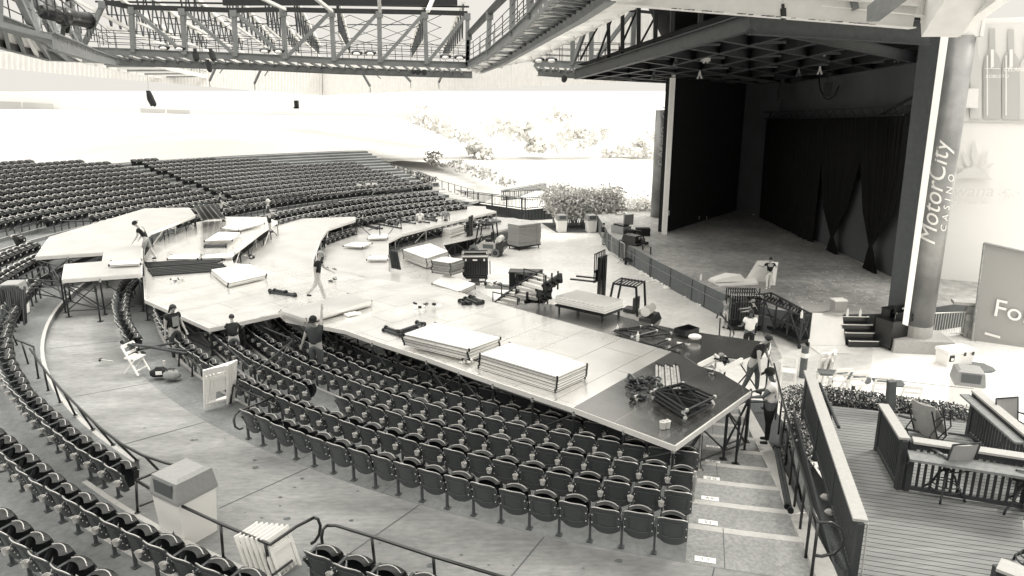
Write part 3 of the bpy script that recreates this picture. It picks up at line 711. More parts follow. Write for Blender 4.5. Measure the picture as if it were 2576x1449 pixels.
# ---------------- pipes and frames lying about
def pipes(name,label,segs,r=.03,m='scaffold',ends=True,cat='scaffold pipes',group=None):
    mb=MB()
    for a,b in segs:
        mb.tube([a,b],r,7,0)
        if ends:
            d=(b-a).normalized()
            mb.tube([a-d*.01,a+d*.05],r*1.5,7,1); mb.tube([b-d*.05,b+d*.01],r*1.5,7,1)
    return solo(name,mb,[m,'black_steel'],label,cat,group)
def seg(x0,y0,x1,y1,z,dz=0): return (at(x0,y0,z+.04),at(x1,y1,z+.04+dz))
GPI='bundles of scaffold pipe lying on the decks'
pipes('pipe_bundle','long bundle of dark scaffold pipes on the far left deck, the farther one',[seg(365+i*2,662+i*3.2,566-6*i,651+i*3.0,.55,.0) for i in range(4)],.042,'black_steel',group=GPI)
pipes('pipe_bundle','long bundle of dark scaffold pipes on the far left deck, the nearer one',[seg(372+3*i,678+i*3.6,560+4*i,664+i*3.6,.55,0) for i in range(5)],.042,'black_steel',group=GPI)
pipes('pipe_bundle','dark pipes with couplers before the walking man on the wide deck',[seg(678,731,742,741,.55),seg(680,735,744,744,.55),seg(690,730,720,735,.62)],.05,group=GPI)
pipes('pipe_bundle','dark loose poles scattered on the pale deck near the fenced terrace',[seg(890,560,962,575,-1.0),seg(905,556,1010,574,-1.0),seg(930,553,1000,566,-1.0),seg(945,550,1045,562,-1.0),seg(980,545,1080,560,-1.0),seg(1010,542,1098,556,-1.0),seg(1035,541,1095,549,-1.0),seg(963,554,1030,556,-1.0),seg(900,563,950,576,-1.0),seg(925,558,1000,572,-1.0),seg(1060,539,1095,547,-1.0),seg(1040,548,1100,553,-1.0)],.04,group=GPI)
pipes('pipe_bundle','four short black pipe lengths on the wide deck before the cart heap',[seg(1157,757,1168,765,.55),seg(1165,756,1182,765,.55),seg(1170,751,1203,765,.55),seg(1182,747,1214,760,.55),seg(1190,749,1212,763,.55)],.06,'black_steel',group=GPI)
pipes('pipe_row','row of silver pipes lying side by side in front of the crossed frames',[(at(1652+i*7.2+(i%2),918+2.5*(i%3),.62),at(1654+i*8.2+(i%2)*2,995+3*(i%3),.62)) for i in range(8)],.035,'worn_silver',cat='scaffold pipes',group=GPI)
pipes('pipe_bundle','two dark pipes and an end clamp beside the big panel stack',[seg(965,830,1010,845,.55),seg(970,824,1012,838,.60),seg(1000,835,1062,815,.62),seg(1012,838,1050,826,.55),seg(1048,811,1068,816,.58)],.05,group=GPI)
pipes('pipe_bundle','long dark pole pair laid across the seats toward the white chair',[(at(305,860,.8),at(470,890,.5)),(at(310,866,.8),at(476,882,.5)),(at(345,880,.6),at(440,862,.5))],.035,group=GPI)
pipes('pipe_bundle','two long dark poles standing in the planting strip beside the steps',[(at(1950,1125,-.2),at(1980,1275,.05)),(at(1958,1128,-.2),at(1989,1285,.05))],.04,group=GPI)
pipes('pipe_bundle','flat dark bundle on the floor beside the carried crate stack',[seg(514,621,570,620,.55),seg(516,618,570,617,.55)],.05,group=GPI)
def frame_mb(M,W,Hh,r=.028,diag=True,mi=0):
    m=MB(); p=lambda x,z: M@Vector((x,0,z))
    m.tube([p(0,0),p(W,0)],r,6,mi); m.tube([p(0,Hh),p(W,Hh)],r,6,mi); m.tube([p(0,-.04),p(0,Hh+.04)],r,6,mi); m.tube([p(W,-.04),p(W,Hh+.04)],r,6,mi)
    if diag: m.tube([p(0,Hh),p(W/2,0)],r*.8,6,mi); m.tube([p(W/2,0),p(W,Hh)],r*.8,6,mi)
    return m
def flat_frame(pts,z,label,extra=(),group='scaffold frames lying on the decks',r=.032):
    P=[at(x,y,z+.05) for x,y in pts]; m=MB()
    for i in range(len(P)): m.tube([P[i],P[(i+1)%len(P)]],r,7); m.ball(P[i],r*1.5,6,1)
    for a,b in extra: m.tube([P[a],(P[b]+P[(b+1)%len(P)])/2+Vector((0,0,.02))],r*.8,6); 
    return solo('braced_scaffold_section',m,['black_steel','worn_silver'],label,'scaffold section',group)
flat_frame([(1548,829),(1640,820),(1688,838),(1597,850)],.40,'flat dark braced frame on the far strip of deck, its points toward the tray',((0,2),(1,2)))
flat_frame([(1543,832),(1612,822),(1652,832),(1590,848)],.48,'second dark braced frame, lying across the flat one near the tray',((0,1),(3,0)))
m=MB(); a=at(1612,862,.42); b=at(1708,890,.42); m.bar(a,b,.09,.05); m.tube([at(1640,872,.44),at(1680,856,.46)],.03,6); m.tube([at(1672,884,.44),at(1716,865,.46)],.03,6); m.ball(a,.07,8); m.ball(b,.07,8); m.tube([at(1703,862,.46),at(1716,864,.46)],.034,6,1); m.tube([at(1676,855,.46),at(1686,853,.46)],.034,6,1)
solo('ladder',m,['black_steel','bright_metal'],'dark ladder frame with two rungs lying on the deck near the tray','scaffold frame')
for i,(dx,dy,dz) in enumerate(((0,0,0),(2,5,.09),(-3,-9,.20),(6,-14,.30))):
    flat_frame([(1642+dx,1008+dy-12),(1712+dx,978+dy),(1792+dx,1012+dy),(1722+dx,1046+dy)],.55+dz,'dark scaffold frame in the crossed heap beside the silver pipes, %s'%('lowest','second from the bottom','third from the bottom','on top')[i],((0,1),(1,2),(0,2),(3,0)))
t=T('frame_rack','rack of dark frames leaning at the end of the highest white deck','scaffold frames',at(525,545,.6))
mb=MB()
for i in range(16):
    x0=487+i*3.2; x1=505+i*3.9; mb.tube([at(x0,517-.2*i,1.9),at(x1+4,553-.2*i,.62)],.035,6,i%4==0)
mb.tube([at(487,520,1.9),at(545,514,1.9)],.04,6); mb.tube([at(545,514,1.9),at(556,540,1.2)],.03,6)
wpart('frame_bundle',mb,['scaffold','worn_silver'],t)
mb=MB()
for i in range(5): mb.tube([at(982+i*4,632+i,-.2),at(987+i*5,675+i,-1.0)],.05,7); mb.ball(at(982+i*4,631+i,-.2),.07,6)
solo('pipe_bundle',mb,'scaffold','bundle of upright dark poles leaning at the pale deck edge','scaffold pipes',GPI)
mb=MB()
for i in range(14):
    mb.tube([at(-10+i*5.5,724+random.uniform(-8,8),1.2),at(6+i*4.6,815+random.uniform(-10,6),.25)],.035,6)
solo('pipe_bundle',mb,'black_steel','dark poles leaning in a dense bundle at the far left edge','scaffold pipes',GPI)
# couplers, buckets, tools on the wide deck
def clutter(name,label,cat,x,y,z,n,sx,sy,s,m,group=None):
    mb=MB(); c=at(x,y,z)
    for i in range(n):
        p=c+Vector((random.uniform(-sx,sx),random.uniform(-sy,sy),random.uniform(.02,.05+s*1.2)))
        if i%3==0: mb.tube([p,p+Vector((random.uniform(-1,1),random.uniform(-1,1),.3)).normalized()*s*1.6],s*.45,6,i%2)
        elif i%3==1: mb.box(p,(s*1.3,s,s*.9),random.uniform(0,3),i%2)
        else: mb.tube([p+Vector((s*math.cos(a),s*math.sin(a),.3*s*math.sin(2*a))) for a in [k*PI/3 for k in range(7)]],s*.28,5,i%2)
    return solo(name,mb,m,label,cat,group)
clutter('coupler_pile','heap of dark couplers beside the row of silver pipes','couplers',1625,982,.56,46,.42,.55,.09,['black_steel','seat_metal'])
clutter('coupler','single coupler left of the coupler heap','coupler',1593,972,.56,5,.06,.06,.07,['black_steel','seat_metal'])
clutter('coupler','small bent clamp below the coupler heap','clamp',1594,1012,.56,5,.08,.05,.07,['black_steel','cup'])
clutter('coupler_pile','light couplers between the two big panel stacks','couplers',1180,916,.56,12,.22,.1,.06,['bright_metal','black_steel'])
clutter('hand_tool','folded tool and white scraps in the middle of the wide deck','tool',1075,777,.56,8,.4,.18,.08,['white','black_steel'])
clutter('coupler','small dark fitting beside the walking man','fitting',838,708,.56,6,.12,.1,.08,['black_steel','worn_silver'])
clutter('coupler','dark fitting at the edge of the far left deck','fitting',625,652,.56,6,.3,.1,.09,['black_steel','worn_silver'])
clutter('coupler','small fittings next to the two rungs of the ladder frame','fitting',1722,872,.42,4,.08,.05,.06,['black_steel','worn_silver'])
clutter('hand_tool','yellow handled tool lying among the far left poles','tool',455,708,.56,6,.5,.08,.06,['seat_metal','cup'])
for i,(x,y) in enumerate(((1667,1078),(1678,1076))):
    c=at(x,y,.56); solo('bucket',MB().lathe(c,((.06,0),(.075,.15),(.08,.16),(.05,.17),(.02,.20)),10),'cup','small lidded can on the deck corner, %s of the pair'%('left','right')[i],'can')
mb=MB(); c=at(1727,838,.42); mb.box(c+Vector((0,0,.02)),(.62,.42,.03),R(35)); M=Matrix.Rotation(R(35),3,'Z')
for dx,dy,sx,sy in ((.3,0,.03,.42),(-.3,0,.03,.42),(0,.2,.62,.03),(0,-.2,.62,.03)): mb.box(c+M@Vector((dx,dy,.09)),(sx,sy,.16),R(35))
solo('tray',mb,'black_paint','black open tray at the far edge of the deck','tray')
solo('plastic_bag',MB().ball(at(1748,847,.5),.17,10,0,(1.2,.9,.5)),'white_plastic','white plastic bag lying beside the black tray','bag',smooth=True)
def bottle(x,y,z,label,s=1): return solo('water_bottle',MB().lathe(at(x,y,z),((.03*s,0),(.035*s,.02*s),(.035*s,.15*s),(.014*s,.19*s),(.014*s,.22*s)),8),'white_plastic',label,'bottle','water bottles left around the site')
bottle(1604,858,.42,'water bottle standing on the deck before the flat frames',1.3); bottle(1553,836,.42,'water bottle at the far deck edge near the forklift',1.1)
# opening in the deck: exposed truss beams
t=T('deck_truss','white truss beams bridging the opening in the deck beside the man in black','truss',at(1800,915,.3))
mb=MB(); 
mb.bar(at(1757,920,.5),at(1803,897,.5),.07,.12); mb.bar(at(1812,934,.5),at(1866,905,.5),.07,.12)
wpart('beam',mb,'deck_edge',t); mb=MB(); mb.tube([at(1765,920,.4),at(1800,925,-.2)],.03,6); mb.tube([at(1800,902,.4),at(1800,925,-.2)],.03,6); mb.tube([at(1780,910,.4),at(1798,928,-.2)],.03,6); mb.tube([at(1768,922,.35),at(1800,906,.3)],.03,6)
wpart('brace',mb,'worn_silver',t)
clutter('coupler','black clamp assembly at the opening in the deck','clamp',1815,912,.5,9,.14,.18,.10,['black_steel','worn_silver'])
clutter('coupler','small clamp on the deck seam near the opening','clamp',1786,941,.56,4,.06,.05,.06,['black_steel','worn_silver'])
mb=MB(); p=[at(1812,766,-.2),at(1814,758,0),at(1821,756,.05),at(1850,782,-.2),at(1852,794,-.5),at(1846,800,-.6)]
mb=MB().tube([at(1803,800,-1.8),at(1806,790,-1.6),at(1811,787,-1.5),at(1845,830,-2.0),at(1846,842,-2.2),at(1841,852,-2.3)],.035,7); mb.tube([at(1812,800,-1.8),at(1809,850,-2.6)],.03,6); mb.tube([at(1838,830,-2.1),at(1835,858,-2.8)],.03,6)
solo('handrail',mb,'black_paint','short bent handrail standing before the woman in plaid shorts','handrail')
# ================================================================ STAGE HOUSE
def V(*a): return Vector(a)
SW=at(1672,585,ST); SWm=at(1885,593,ST); BR=V(27.5,46,ST); PR=at(2245,776,ST); PR2=at(2290,800,ST)
F0=at(1532,588,ST); F1=at(1700,690,ST); F2=at(1825,765,ST); F3=at(1960,803,ST); F4=at(2126,806,ST); F5=at(2235,794,ST)
stage_front=[at(1532,588,ST),at(1640,650,ST),at(1775,718,ST),at(1860,757,ST),at(1950,779,ST),at(2045,787,ST),at(2126,791,ST),at(2240,789,ST)]
b=MB(); P=stage_front+[V(33,37,ST),V(33,64,ST),V(6.5,64,ST)]
b.prism(P,abs(PIT-ST)-.01,0,1)
for a,c in zip(stage_front,stage_front[1:]):
    d=V(0,0,-.42); n=(c-a).cross(V(0,0,1)).normalized()*.02
    b.bar(a+d+n,c+d+n,.04,.03,2); L=(c-a).length
    for i in range(int(L/2.4)+1):
        q=a.lerp(c,min(1,i*2.4/L)); b.bar(q+n*1.2-V(0,0,.02),q+n*1.2-V(0,0,1.1),.02,.02,3)
struct('stage_floor',b,['stage_floor','pillar_grey','wood_mid','stage_black'])
top=12.5
th=T('stage_house','tall black walled stage house open toward the floor','stage',SWm)
def wall(p,q,z0,z1,thick,m,name,par,side=1):
    n=(q-p).cross(V(0,0,1)).normalized()*thick*side
    P=[V(p.x,p.y,z1),V(q.x,q.y,z1),V(q.x+n.x,q.y+n.y,z1),V(p.x+n.x,p.y+n.y,z1)]
    return wpart(name,MB().prism(P,z1-z0),m,par)
L0=at(1672,585,ST); L1=at(1881,598,ST); 
L1=V(17.6,57.6,ST)
wall(L0,L1,ST,top,.5,'side_wall_black','side_wall',th,-1)
def onwall(x,y,A=None,B=None):   # point on the vertical plane A-B seen at (x,y)
    A=A or L0; B=B or L1
    d=ray(x,y); n=(B-A).cross(V(0,0,1)); t=(A-V(0,0,H)).dot(n)/d.dot(n); return V(0,0,H)+d*t
wall(L1,V(L1.x+1.4,L1.y-3.6,0),ST,top,.4,'stage_wall','side_wall',th,-1)
B0=V(L1.x+1.4,L1.y-3.6,ST); B1=at(2250,700,ST); bd=(B1-B0).normalized(); B1=onwall(2330,400,B0,B0+bd*24)
wall(B0,B1,ST,top,.5,'stage_wall','back_wall',th,-1)
m=MB(); h0=ST+.02
for i in range(15):
    z=ST+.3+i*.2; n=bd.cross(V(0,0,1)).normalized(); m.bar(B0+bd*.3+n*.02+V(0,0,z-ST),B1+n*.02+V(0,0,z-ST),.03,.03)
m.bar(B0+bd*.3+n*.05+V(0,0,3.4),B1+n*.05+V(0,0,3.4),.10,.10)
wpart('wall_batten',m,'canopy_steel',th)
# white edge strip and opening strip at the far left of the proscenium
e=MB(); a=at(1655,583,PIT); c=at(1671,586,PIT)
for x0,x1,mi in ((1660,1672,1),(1651,1660,0)):
    p=at(x0,584,PIT); q=at(x1,585,PIT); e.prism([V(p.x,p.y,8.4),V(q.x,q.y,8.4),V(q.x+.3,q.y+.9,8.4),V(p.x+.3,p.y+.9,8.4)],8.4-PIT,mi)
e=MB(); p=at(1661,585,ST); q=at(1673,586,ST); e.prism([V(p.x,p.y-.6,8.3),V(q.x,q.y-.6,8.3),V(q.x,q.y-.4,8.3),V(p.x,p.y-.4,8.3)],8.3-PIT,0)
wpart('proscenium_strip',e,['white'],th)
# black doors, handles and little plates on the side wall
nv=(L1-L0).cross(V(0,0,1)).normalized()
for (x,y,w_,h_) in ((1676,536,.20,.32),):
    p=onwall(x+4,y); wpart('wall_plate',MB().box(p+nv*.05,(w_,.05,h_),math.atan2((L1-L0).y,(L1-L0).x)),'white',th)
for x in (1757,1776):
    p=onwall(x,548); wpart('door_handle',MB().bar(p+nv*.06+V(0,0,.12),p+nv*.06-V(0,0,.12),.04),'cup',th)
p=onwall(1897,544,L1,B0); nn=(B0-L1).cross(V(0,0,1)).normalized(); wpart('wall_plate',MB().box(p+nn*.06,(.2,.06,.32),math.atan2((B0-L1).y,(B0-L1).x)),'white',th)
p=onwall(1858,582,L1,B0); wpart('wall_box',MB().box(p+nn*.2,(.3,.3,.25)).box(p+nn*.1+V(0,0,.35),(.12,.08,.25)),'grey_plastic',th)
# interior ceiling
roofm=MB(); z=8.9
wpart('ceiling',MB().prism([V(L0.x,L0.y,11.2),V(L1.x,L1.y,11.2),V(B0.x,B0.y,11.2),V(B1.x,B1.y,11.2),V(21,34.5,11.2)],.2),'stage_black',th)
# right hand pier and cylinder
pr=T('stage_pier','dark square pier at the right end of the stage opening','pier',at(2250,788,ST))
p0=at(2230,785,ST); d=V(.94,-.34,0); e_=V(.34,.94,0); lean=V(.62,-.1,0)
def prism2(P0,P1,mi=0,mb=None):
    mb=mb or MB(); n=len(P0); mb.add(P0+P1,[tuple(range(n))[::-1],tuple(range(n,2*n))]+[(i,(i+1)%n,n+(i+1)%n,n+i) for i in range(n)],mi); return mb
def column_px(bx0,by0,bx1,by1,tx0,ty0,tx1,ty1,z,depth):
    a=at(bx0,by0,z); b_=at(bx1,by1,z); D=(a.y+b_.y)/2; ta=atD(tx0,ty0,a.y); tb=atD(tx1,ty1,b_.y); n=(b_-a).cross(V(0,0,1)).normalized()*-depth
    return [a,b_,b_+n,a+n],[ta,tb,tb+n,ta+n]
A,Bq=column_px(2232,785,2271,800,2318,60,2372,48,ST,1.0)
wpart('pier_face',prism2(A,Bq),'pillar_grey',pr)
A2=[atD(2270,815,28.2),atD(2284,820,28.2),atD(2285,815,28.6),atD(2272,812,28.6)]; B2=[atD(2371,58,28.2),atD(2391,60,28.2),atD(2391,60,28.6),atD(2373,60,28.6)]
wpart('edge_strip',prism2(A2,B2),'white',pr)
mb=MB()
for (x,y,x2,y2) in ((2247,657,2272,662),(2262,520,2290,523),(2286,378,2323,380),(2213+20,725-30,2262,704)): pass
# cylinder with banner
c0=at(2311,818,PIT+1.0); r0=.70
cb=T('banner_column','tall round column wrapped in a dark banner beside the stage','column',V(c0.x,c0.y,PIT))
topc=atD(2419,90,c0.y); m=MB(); m.tube([V(c0.x,c0.y,PIT+1.0),V(topc.x*.997,topc.y,topc.z)],r0*.76,28); wpart('banner',m,'column_banner',cb,True)
wpart('base',MB().cyl((c0.x,c0.y,PIT+.55),.55,.5,16).box((c0.x,c0.y,PIT+.28),(2.3,1.6,.56),R(-8)),['concrete_edge'],cb)
tp=V(topc.x,topc.y,topc.z); wpart('column_head',MB().box(tp+V(.1,0,.45),(.9,.9,1.0)).box(tp+V(.45,0,.45),(.12,1.0,1.0)),'roof_pale',cb)
# lettering wrapped on the column: script and capitals, reading upward
ax=(tp-V(c0.x,c0.y,PIT+1.0)).normalized(); tocam=(V(0,0,H)-V(c0.x,c0.y,3)); tocam=(tocam-ax*tocam.dot(ax)).normalized(); side=tocam.cross(ax).normalized()  # to the left in view
if side.x>0: side=-side
def col_text(txt,size,y0px,off,mats,shear,space,nm):
    # place along axis; start where the picture row is y0px
    best=0
    lo,hi=0,14
    for _ in range(40):
        mid=(lo+hi)/2; yy=pj(V(c0.x,c0.y,PIT+1)+ax*mid)[1]
        if yy>y0px: lo=mid
        else: hi=mid
    t=text_mb(txt,size,.01,shear,space); mb=MB(); rr=r0*.76+.02
    # letters are subdivided enough by the font to bend a little around the column
    me=t.mesh('lettering','white'); bm=bmesh.new(); bm.from_mesh(me); bmesh.ops.triangulate(bm,faces=bm.faces)
    for _ in range(5):
        ee=[e for e in bm.edges if e.calc_length()>.14]
        if not ee: break
        bmesh.ops.subdivide_edges(bm,edges=ee,cuts=1); bmesh.ops.triangulate(bm,faces=[f for f in bm.faces if len(f.verts)>3])
    t=MB(); t.add([tuple(v.co) for v in bm.verts],[tuple(v.index for v in f.verts) for f in bm.faces]); bm.free(); bpy.data.meshes.remove(me)
    vs=[]
    for v in t.v:
        s=v[1]+off; a=s/rr; n=tocam*math.cos(a)+side*math.sin(a)
        vs.append(V(c0.x,c0.y,PIT+1)+ax*(lo+v[0])+n*(rr+v[2]))
    mb.add(vs,t.f); wpart(nm,mb,'white',cb)
col_text('MotorCity',.94,612,-.14,None,.35,1.0,'script_lettering')
col_text('CASINO',.38,578,-.52,None,.25,1.9,'capital_lettering')
c1=at(1655,583,PIT); cl=T('banner_column','slim distant round column with lettering left of the stage opening','column',V(c1.x,c1.y,PIT))
wpart('banner',MB().cyl(c1,.62,8.9,20),'column_banner',cl,True)
mb=MB(); text_on(mb,'CASINO',V(c1.x-.05,c1.y-.66,PIT+5.0),V(.04,0,1),V(-1,0,0),.5,0,.02,.2,1.7); text_on(mb,'MotorCity',V(c1.x+.25,c1.y-.67,PIT+5.5),V(.04,0,1),V(-1,0,0),1.0,0,.02,.3)
wpart('lettering',mb,'white',cl)
# curtains
def curtain(name,label,pts_top,widths,rows,bot):
    # rows: list of (t, left point, right point) down the cloth
    mb=MB(); n=46; vs=[]
    for (A_,B_) in rows:
        for i in range(n+1):
            u=i/n; p=A_.lerp(B_,u); w=(B_-A_).length; amp=.10*min(1,w/2); nn=bd.cross(V(0,0,1)).normalized()
            vs.append(p+nn*(.5+amp*math.sin(u*46*1.9)+amp*.4*math.sin(u*17)))
    fs=[]
    for j in range(len(rows)-1):
        for i in range(n): a=j*(n+1)+i; fs.append((a,a+1,a+n+2,a+n+1))
    mb.add(vs,fs)
    o=solo(name,mb,'curtain',label,'curtain','black curtains hanging from the truss',smooth=True)
    s=o.modifiers.new('thickness','SOLIDIFY'); s.thickness=.03
ob=lambda x,y: onwall(x,y,B0,B1)
curtain('curtain','widest black curtain, hanging straight on the left',0,0,[(ob(1948,300),ob(2090,298)),(ob(1938,420),ob(2082,420)),(ob(1928,560),ob(2070,530)),(ob(1922,612),ob(2058,640))],0)
curtain('curtain','black curtain gathered in at its waist, in the middle',0,0,[(ob(2088,298),ob(2196,295)),(ob(2089,400),ob(2186,400)),(ob(2095,520),ob(2150,520)),(ob(2111,595),ob(2118,595)),(ob(2096,650),ob(2130,656))],0)
curtain('curtain','black curtain gathered in at its waist, next to the pier',0,0,[(ob(2192,295),ob(2312,290)),(ob(2192,420),ob(2294,430)),(ob(2198,530),ob(2268,540)),(ob(2210,618),ob(2218,618)),(ob(2194,683),ob(2228,690))],0)
A_=ob(1946,298)+V(0,0,0); B_=ob(2312,289); nn=bd.cross(V(0,0,1)).normalized()
m=MB(); 
for dz,dn in ((0,.4),(.42,.4),(.42,.75),(0,.75)): m.tube([A_+nn*dn+V(0,0,dz),B_+nn*dn+V(0,0,dz)],.035,6)
for i in range(34):
    p=A_.lerp(B_,i/34)+nn*.4; q=A_.lerp(B_,(i+1)/34)+nn*.4; m.tube([p+V(0,0,.42*(i%2)),q+V(0,0,.42*((i+1)%2))],.02,5)
solo('lighting_truss',m,'canopy_steel','long black truss across the stage that carries the curtains','truss')
# things lying on the stage
def onst(x,y,z=0): return at(x,y,ST+z)
m=MB(); m.prism([onst(1781,702,.12),onst(1810,716,.12),onst(1908,712,.12),onst(1900,700,.12)],.10); solo('stage_board',m,'white','white ribbed panel lying flat on the stage floor','panel')
m=MB(); P=[onst(1785,699,.25),onst(1800,705,.3),onst(1872,700,.34),onst(1864,690,.55),onst(1825,686,.6)]; m.prism(P,.12); solo('stage_board',m,'white','bent white panel lying on the flat ribbed one on the stage','panel')
m=MB(); a=onst(1899,709); b_=onst(1925,712); a2=atD(1903,660,a.y+.25); b2=atD(1921,655,b_.y+.25); m.add([onst(1875,706),onst(1925,709),atD(1935,656,b_.y),atD(1906,656,a.y)]+[v+V(0,.06,0) for v in (onst(1875,706),onst(1925,709),atD(1935,656,b_.y),atD(1906,656,a.y))],[(0,1,2,3),(7,6,5,4),(0,4,5,1),(1,5,6,2),(2,6,7,3),(3,7,4,0)])
solo('stage_board',m,'white_plastic','large pale panel tilted against the man on the stage','panel')
m=MB(); q=atD(1958,660,onst(1955,714).y); m.add([onst(1936,716,.2),onst(1950,718,.25),q,atD(1938,658,q.y)]+[v+V(0,.06,0) for v in (onst(1936,716,.2),onst(1950,718,.25),q,atD(1938,658,q.y))],[(0,1,2,3),(7,6,5,4),(0,4,5,1),(1,5,6,2),(2,6,7,3),(3,7,4,0)])
solo('stage_board',m,'white_plastic','narrow pale panel carried on the right side of the man on stage','panel')
solo('cardboard_sheet',MB().prism([onst(1985,786,.03),onst(2010,763,.03),onst(2093,768,.03),onst(2104,778,.03),onst(2070,784,.03)],.02),'cardboard','flattened cardboard sheet on the stage edge','cardboard')
solo('cardboard_sheet',MB().prism([onst(2070,788,.06),onst(2108,776,.06),onst(2136,782,.06),onst(2120,792,.06)],.02),'cardboard','second cardboard sheet half under the small box','cardboard')
p=onst(2107,785); solo('cardboard_box',MB().box(p+V(0,0,.27),(.52,.42,.54),.1).box(p+V(.0,0,.56),(.56,.46,.05),.1,1),['cardboard','white'],'small cardboard box with a white lid on the stage edge','box')
for i,(x,y,l) in enumerate(((2131,796,'right of the small box'),(2163,797,'standing at the stage edge above the steps'),(2016,790,'near the ramp top'),(1763,705,'on the stage above the long low wall'))):
    bottle(x,y,ST,'water bottle '+l,1.6)
m=MB()
for i in range(140):
    x=random.gauss(2130,60); y=random.gauss(680,32)
    if i%3: x=random.uniform(1985,2240); y=random.uniform(700,770)
    p=onst(x,y,.01)
    if p.x<27 and y>640 : s=random.uniform(.02,.05); m.box(p,(s*1.6,s,.008),random.uniform(0,3))
o=solo('litter',m,'paper','scattered white scraps on the dark stage floor','litter',kind='stuff')
# low wall clutter along the stage front, far end
m=MB(); p=onst(1562,586); m.box(p+V(0,0,.25),(1.2,.7,.5),-1.0); m.box(p+V(.5,.2,.85),(.1,.8,.7),-1.0,0); m.box(p+V(0,0,.55),(1.0,.5,.1),-1.0,1)
solo('tool_case',m,['grey_plastic','black_paint'],'open grey tool case on the far stage edge','case')
solo('tool_case',MB().box(onst(1590,603,.3),(.9,.6,.6),-.8).box(onst(1583,597,.2),(.4,.4,.5),-.8),'black_paint','closed black box next to the open tool case','case')
solo('coupler_pile',MB().ball(onst(1610,604,.2),.35,8,0,(1,1,.6)).tube([onst(1600,604,.1),onst(1612,598,.6),onst(1620,608,.1)],.08,6),'grey_plastic','small grey motor near the black box on the stage edge','equipment')
solo('floor_monitor',MB().box(onst(1600,585,.15),(1.6,.5,.3),.1).box(onst(1617,583,.25),(.9,.5,.5),0).box(onst(1585,582,.12),(.5,.3,.25)),'stage_black','low black equipment lying before the bright opening left of the stage','equipment')
solo('stand',MB().tube([onst(1581,583),onst(1581,560,0)+V(0,0,0)],.04,6).tube([onst(1566,584),onst(1580,566)],.03,6),'black_steel','thin black stand lying beside the low black equipment','stand')
# barriers, cases, carts along the low wall
def barrier(label,A_,B_,h=1.1,nb=14,m='bright_metal',group='crowd barriers'):
    c=(A_+B_)/2; t=T('crowd_barrier',label,'barrier',c,0,group); f=MB(); up=V(0,0,h); d=(B_-A_).normalized()
    f.tube([A_+V(0,0,.18),A_+up*.92,A_+up+d*.1,B_+up-d*.1,B_+up*.92,B_+V(0,0,.18),A_+V(0,0,.18)],.028,6); wpart('frame',f,m,t)
    f=MB()
    for i in range(1,nb): q=A_.lerp(B_,i/nb); f.tube([q+V(0,0,.18),q+up],.012,5)
    wpart('bars',f,m,t); n=d.cross(V(0,0,1))*.35
    for q in (A_+d*.3,B_-d*.3): wpart('foot',MB().tube([q-n,q+V(0,0,.18),q+n],.022,5),m,t)
    return t
barrier('pale crowd barrier standing near the black case at the low wall',at(1537,640,PIT),at(1570,664,PIT),1.25,10,'wood_rail')
barrier('silver crowd barrier beside the stone wall at the right',at(2327,852,PIT),at(2468,846,PIT),1.15,22)
def caster(par,p,s=1):
    wpart('caster',MB().tube([p+V(-.02*s,0,.07*s),p+V(.02*s,0,.07*s)],.065*s,10,0).box(p+V(0,0,.14*s),(.05*s,.08*s,.10*s)),'rubber',par)
def crate(name,label,cat,x,y,z,size,rz,m,edge=None,casters=True,group=None,lids=()):
    c=at(x,y,z); t=T(name,label,cat,c,rz,group); zo=.16 if casters else 0
    b_=MB().box((0,0,zo+size[2]/2),size,0); part('body',b_,m,t)
    if edge:
        e=MB(); x2,y2,z2=size[0]/2,size[1]/2,size[2]
        for sx in (-1,1):
            for sy in (-1,1): e.bar((sx*x2,sy*y2,zo),(sx*x2,sy*y2,zo+z2),.035,.035)
            for zz in (zo,zo+z2): e.bar((sx*x2,-y2,zz),(sx*x2,y2,zz),.035,.035)
        for sy in (-1,1):
            for zz in (zo,zo+z2): e.bar((-x2,sy*y2,zz),(x2,sy*y2,zz),.035,.035)
        part('edge_trim',e,edge,t)
    if casters:
        for sx in (-1,1):
            for sy in (-1,1): part('caster',MB().tube([(sx*size[0]*.42-.02,sy*size[1]*.4,.07),(sx*size[0]*.42+.02,sy*size[1]*.4,.07)],.07,10).box((sx*size[0]*.42,sy*size[1]*.4,.14),(.05,.09,.08)),'rubber',t)
    return t
t=crate('road_case','black case on casters with white lettering at the low wall','case',1592,658,PIT,(1.5,1.0,1.15),-.95,'black_paint','seat_metal')
mb=MB(); text_on(mb,'CABLE  A LOUD  SR',(-.70,-.51,1.15),(1,0,0),(0,0,1),.10,0,.004,0,1); part('lettering',mb,'white',t)
m=MB()
for i in range(9): m.tube([(random.uniform(-.6,.6),random.uniform(-.4,.4),1.32),(random.uniform(-.6,.6),random.uniform(-.4,.4),1.75)],.05,6)
m.tube([(-.7,-.3,1.35),(-.5,-.2,2.0),(.5,.1,2.0),(.7,.2,1.5)],.04,6); part('contents',m,'black_steel',t)
t=T('cart','low dark cart stacked with folded frames beside the rail gate','cart',at(1612,668,PIT),-.6)
part('platform',MB().box((0,0,.32),(2.0,.9,.1)),'black_steel',t)
for k in range(4):
    m=MB(); 
    for s in (-1,1): m.bar((-.5,s*.35,.45+k*.14),(.95,s*.35,.45+k*.14),.06); 
    for q in (-.5,0,.5,.95): m.bar((q,-.35,.45+k*.14),(q,.35,.45+k*.14),.05)
    part('folded_frame',m,'canopy_steel',t)
for sx in (-.85,.85):
    for sy in (-.35,.35): part('wheel',MB().tube([(sx-.03,sy,.13),(sx+.03,sy,.13)],.13,10),'rubber',t)
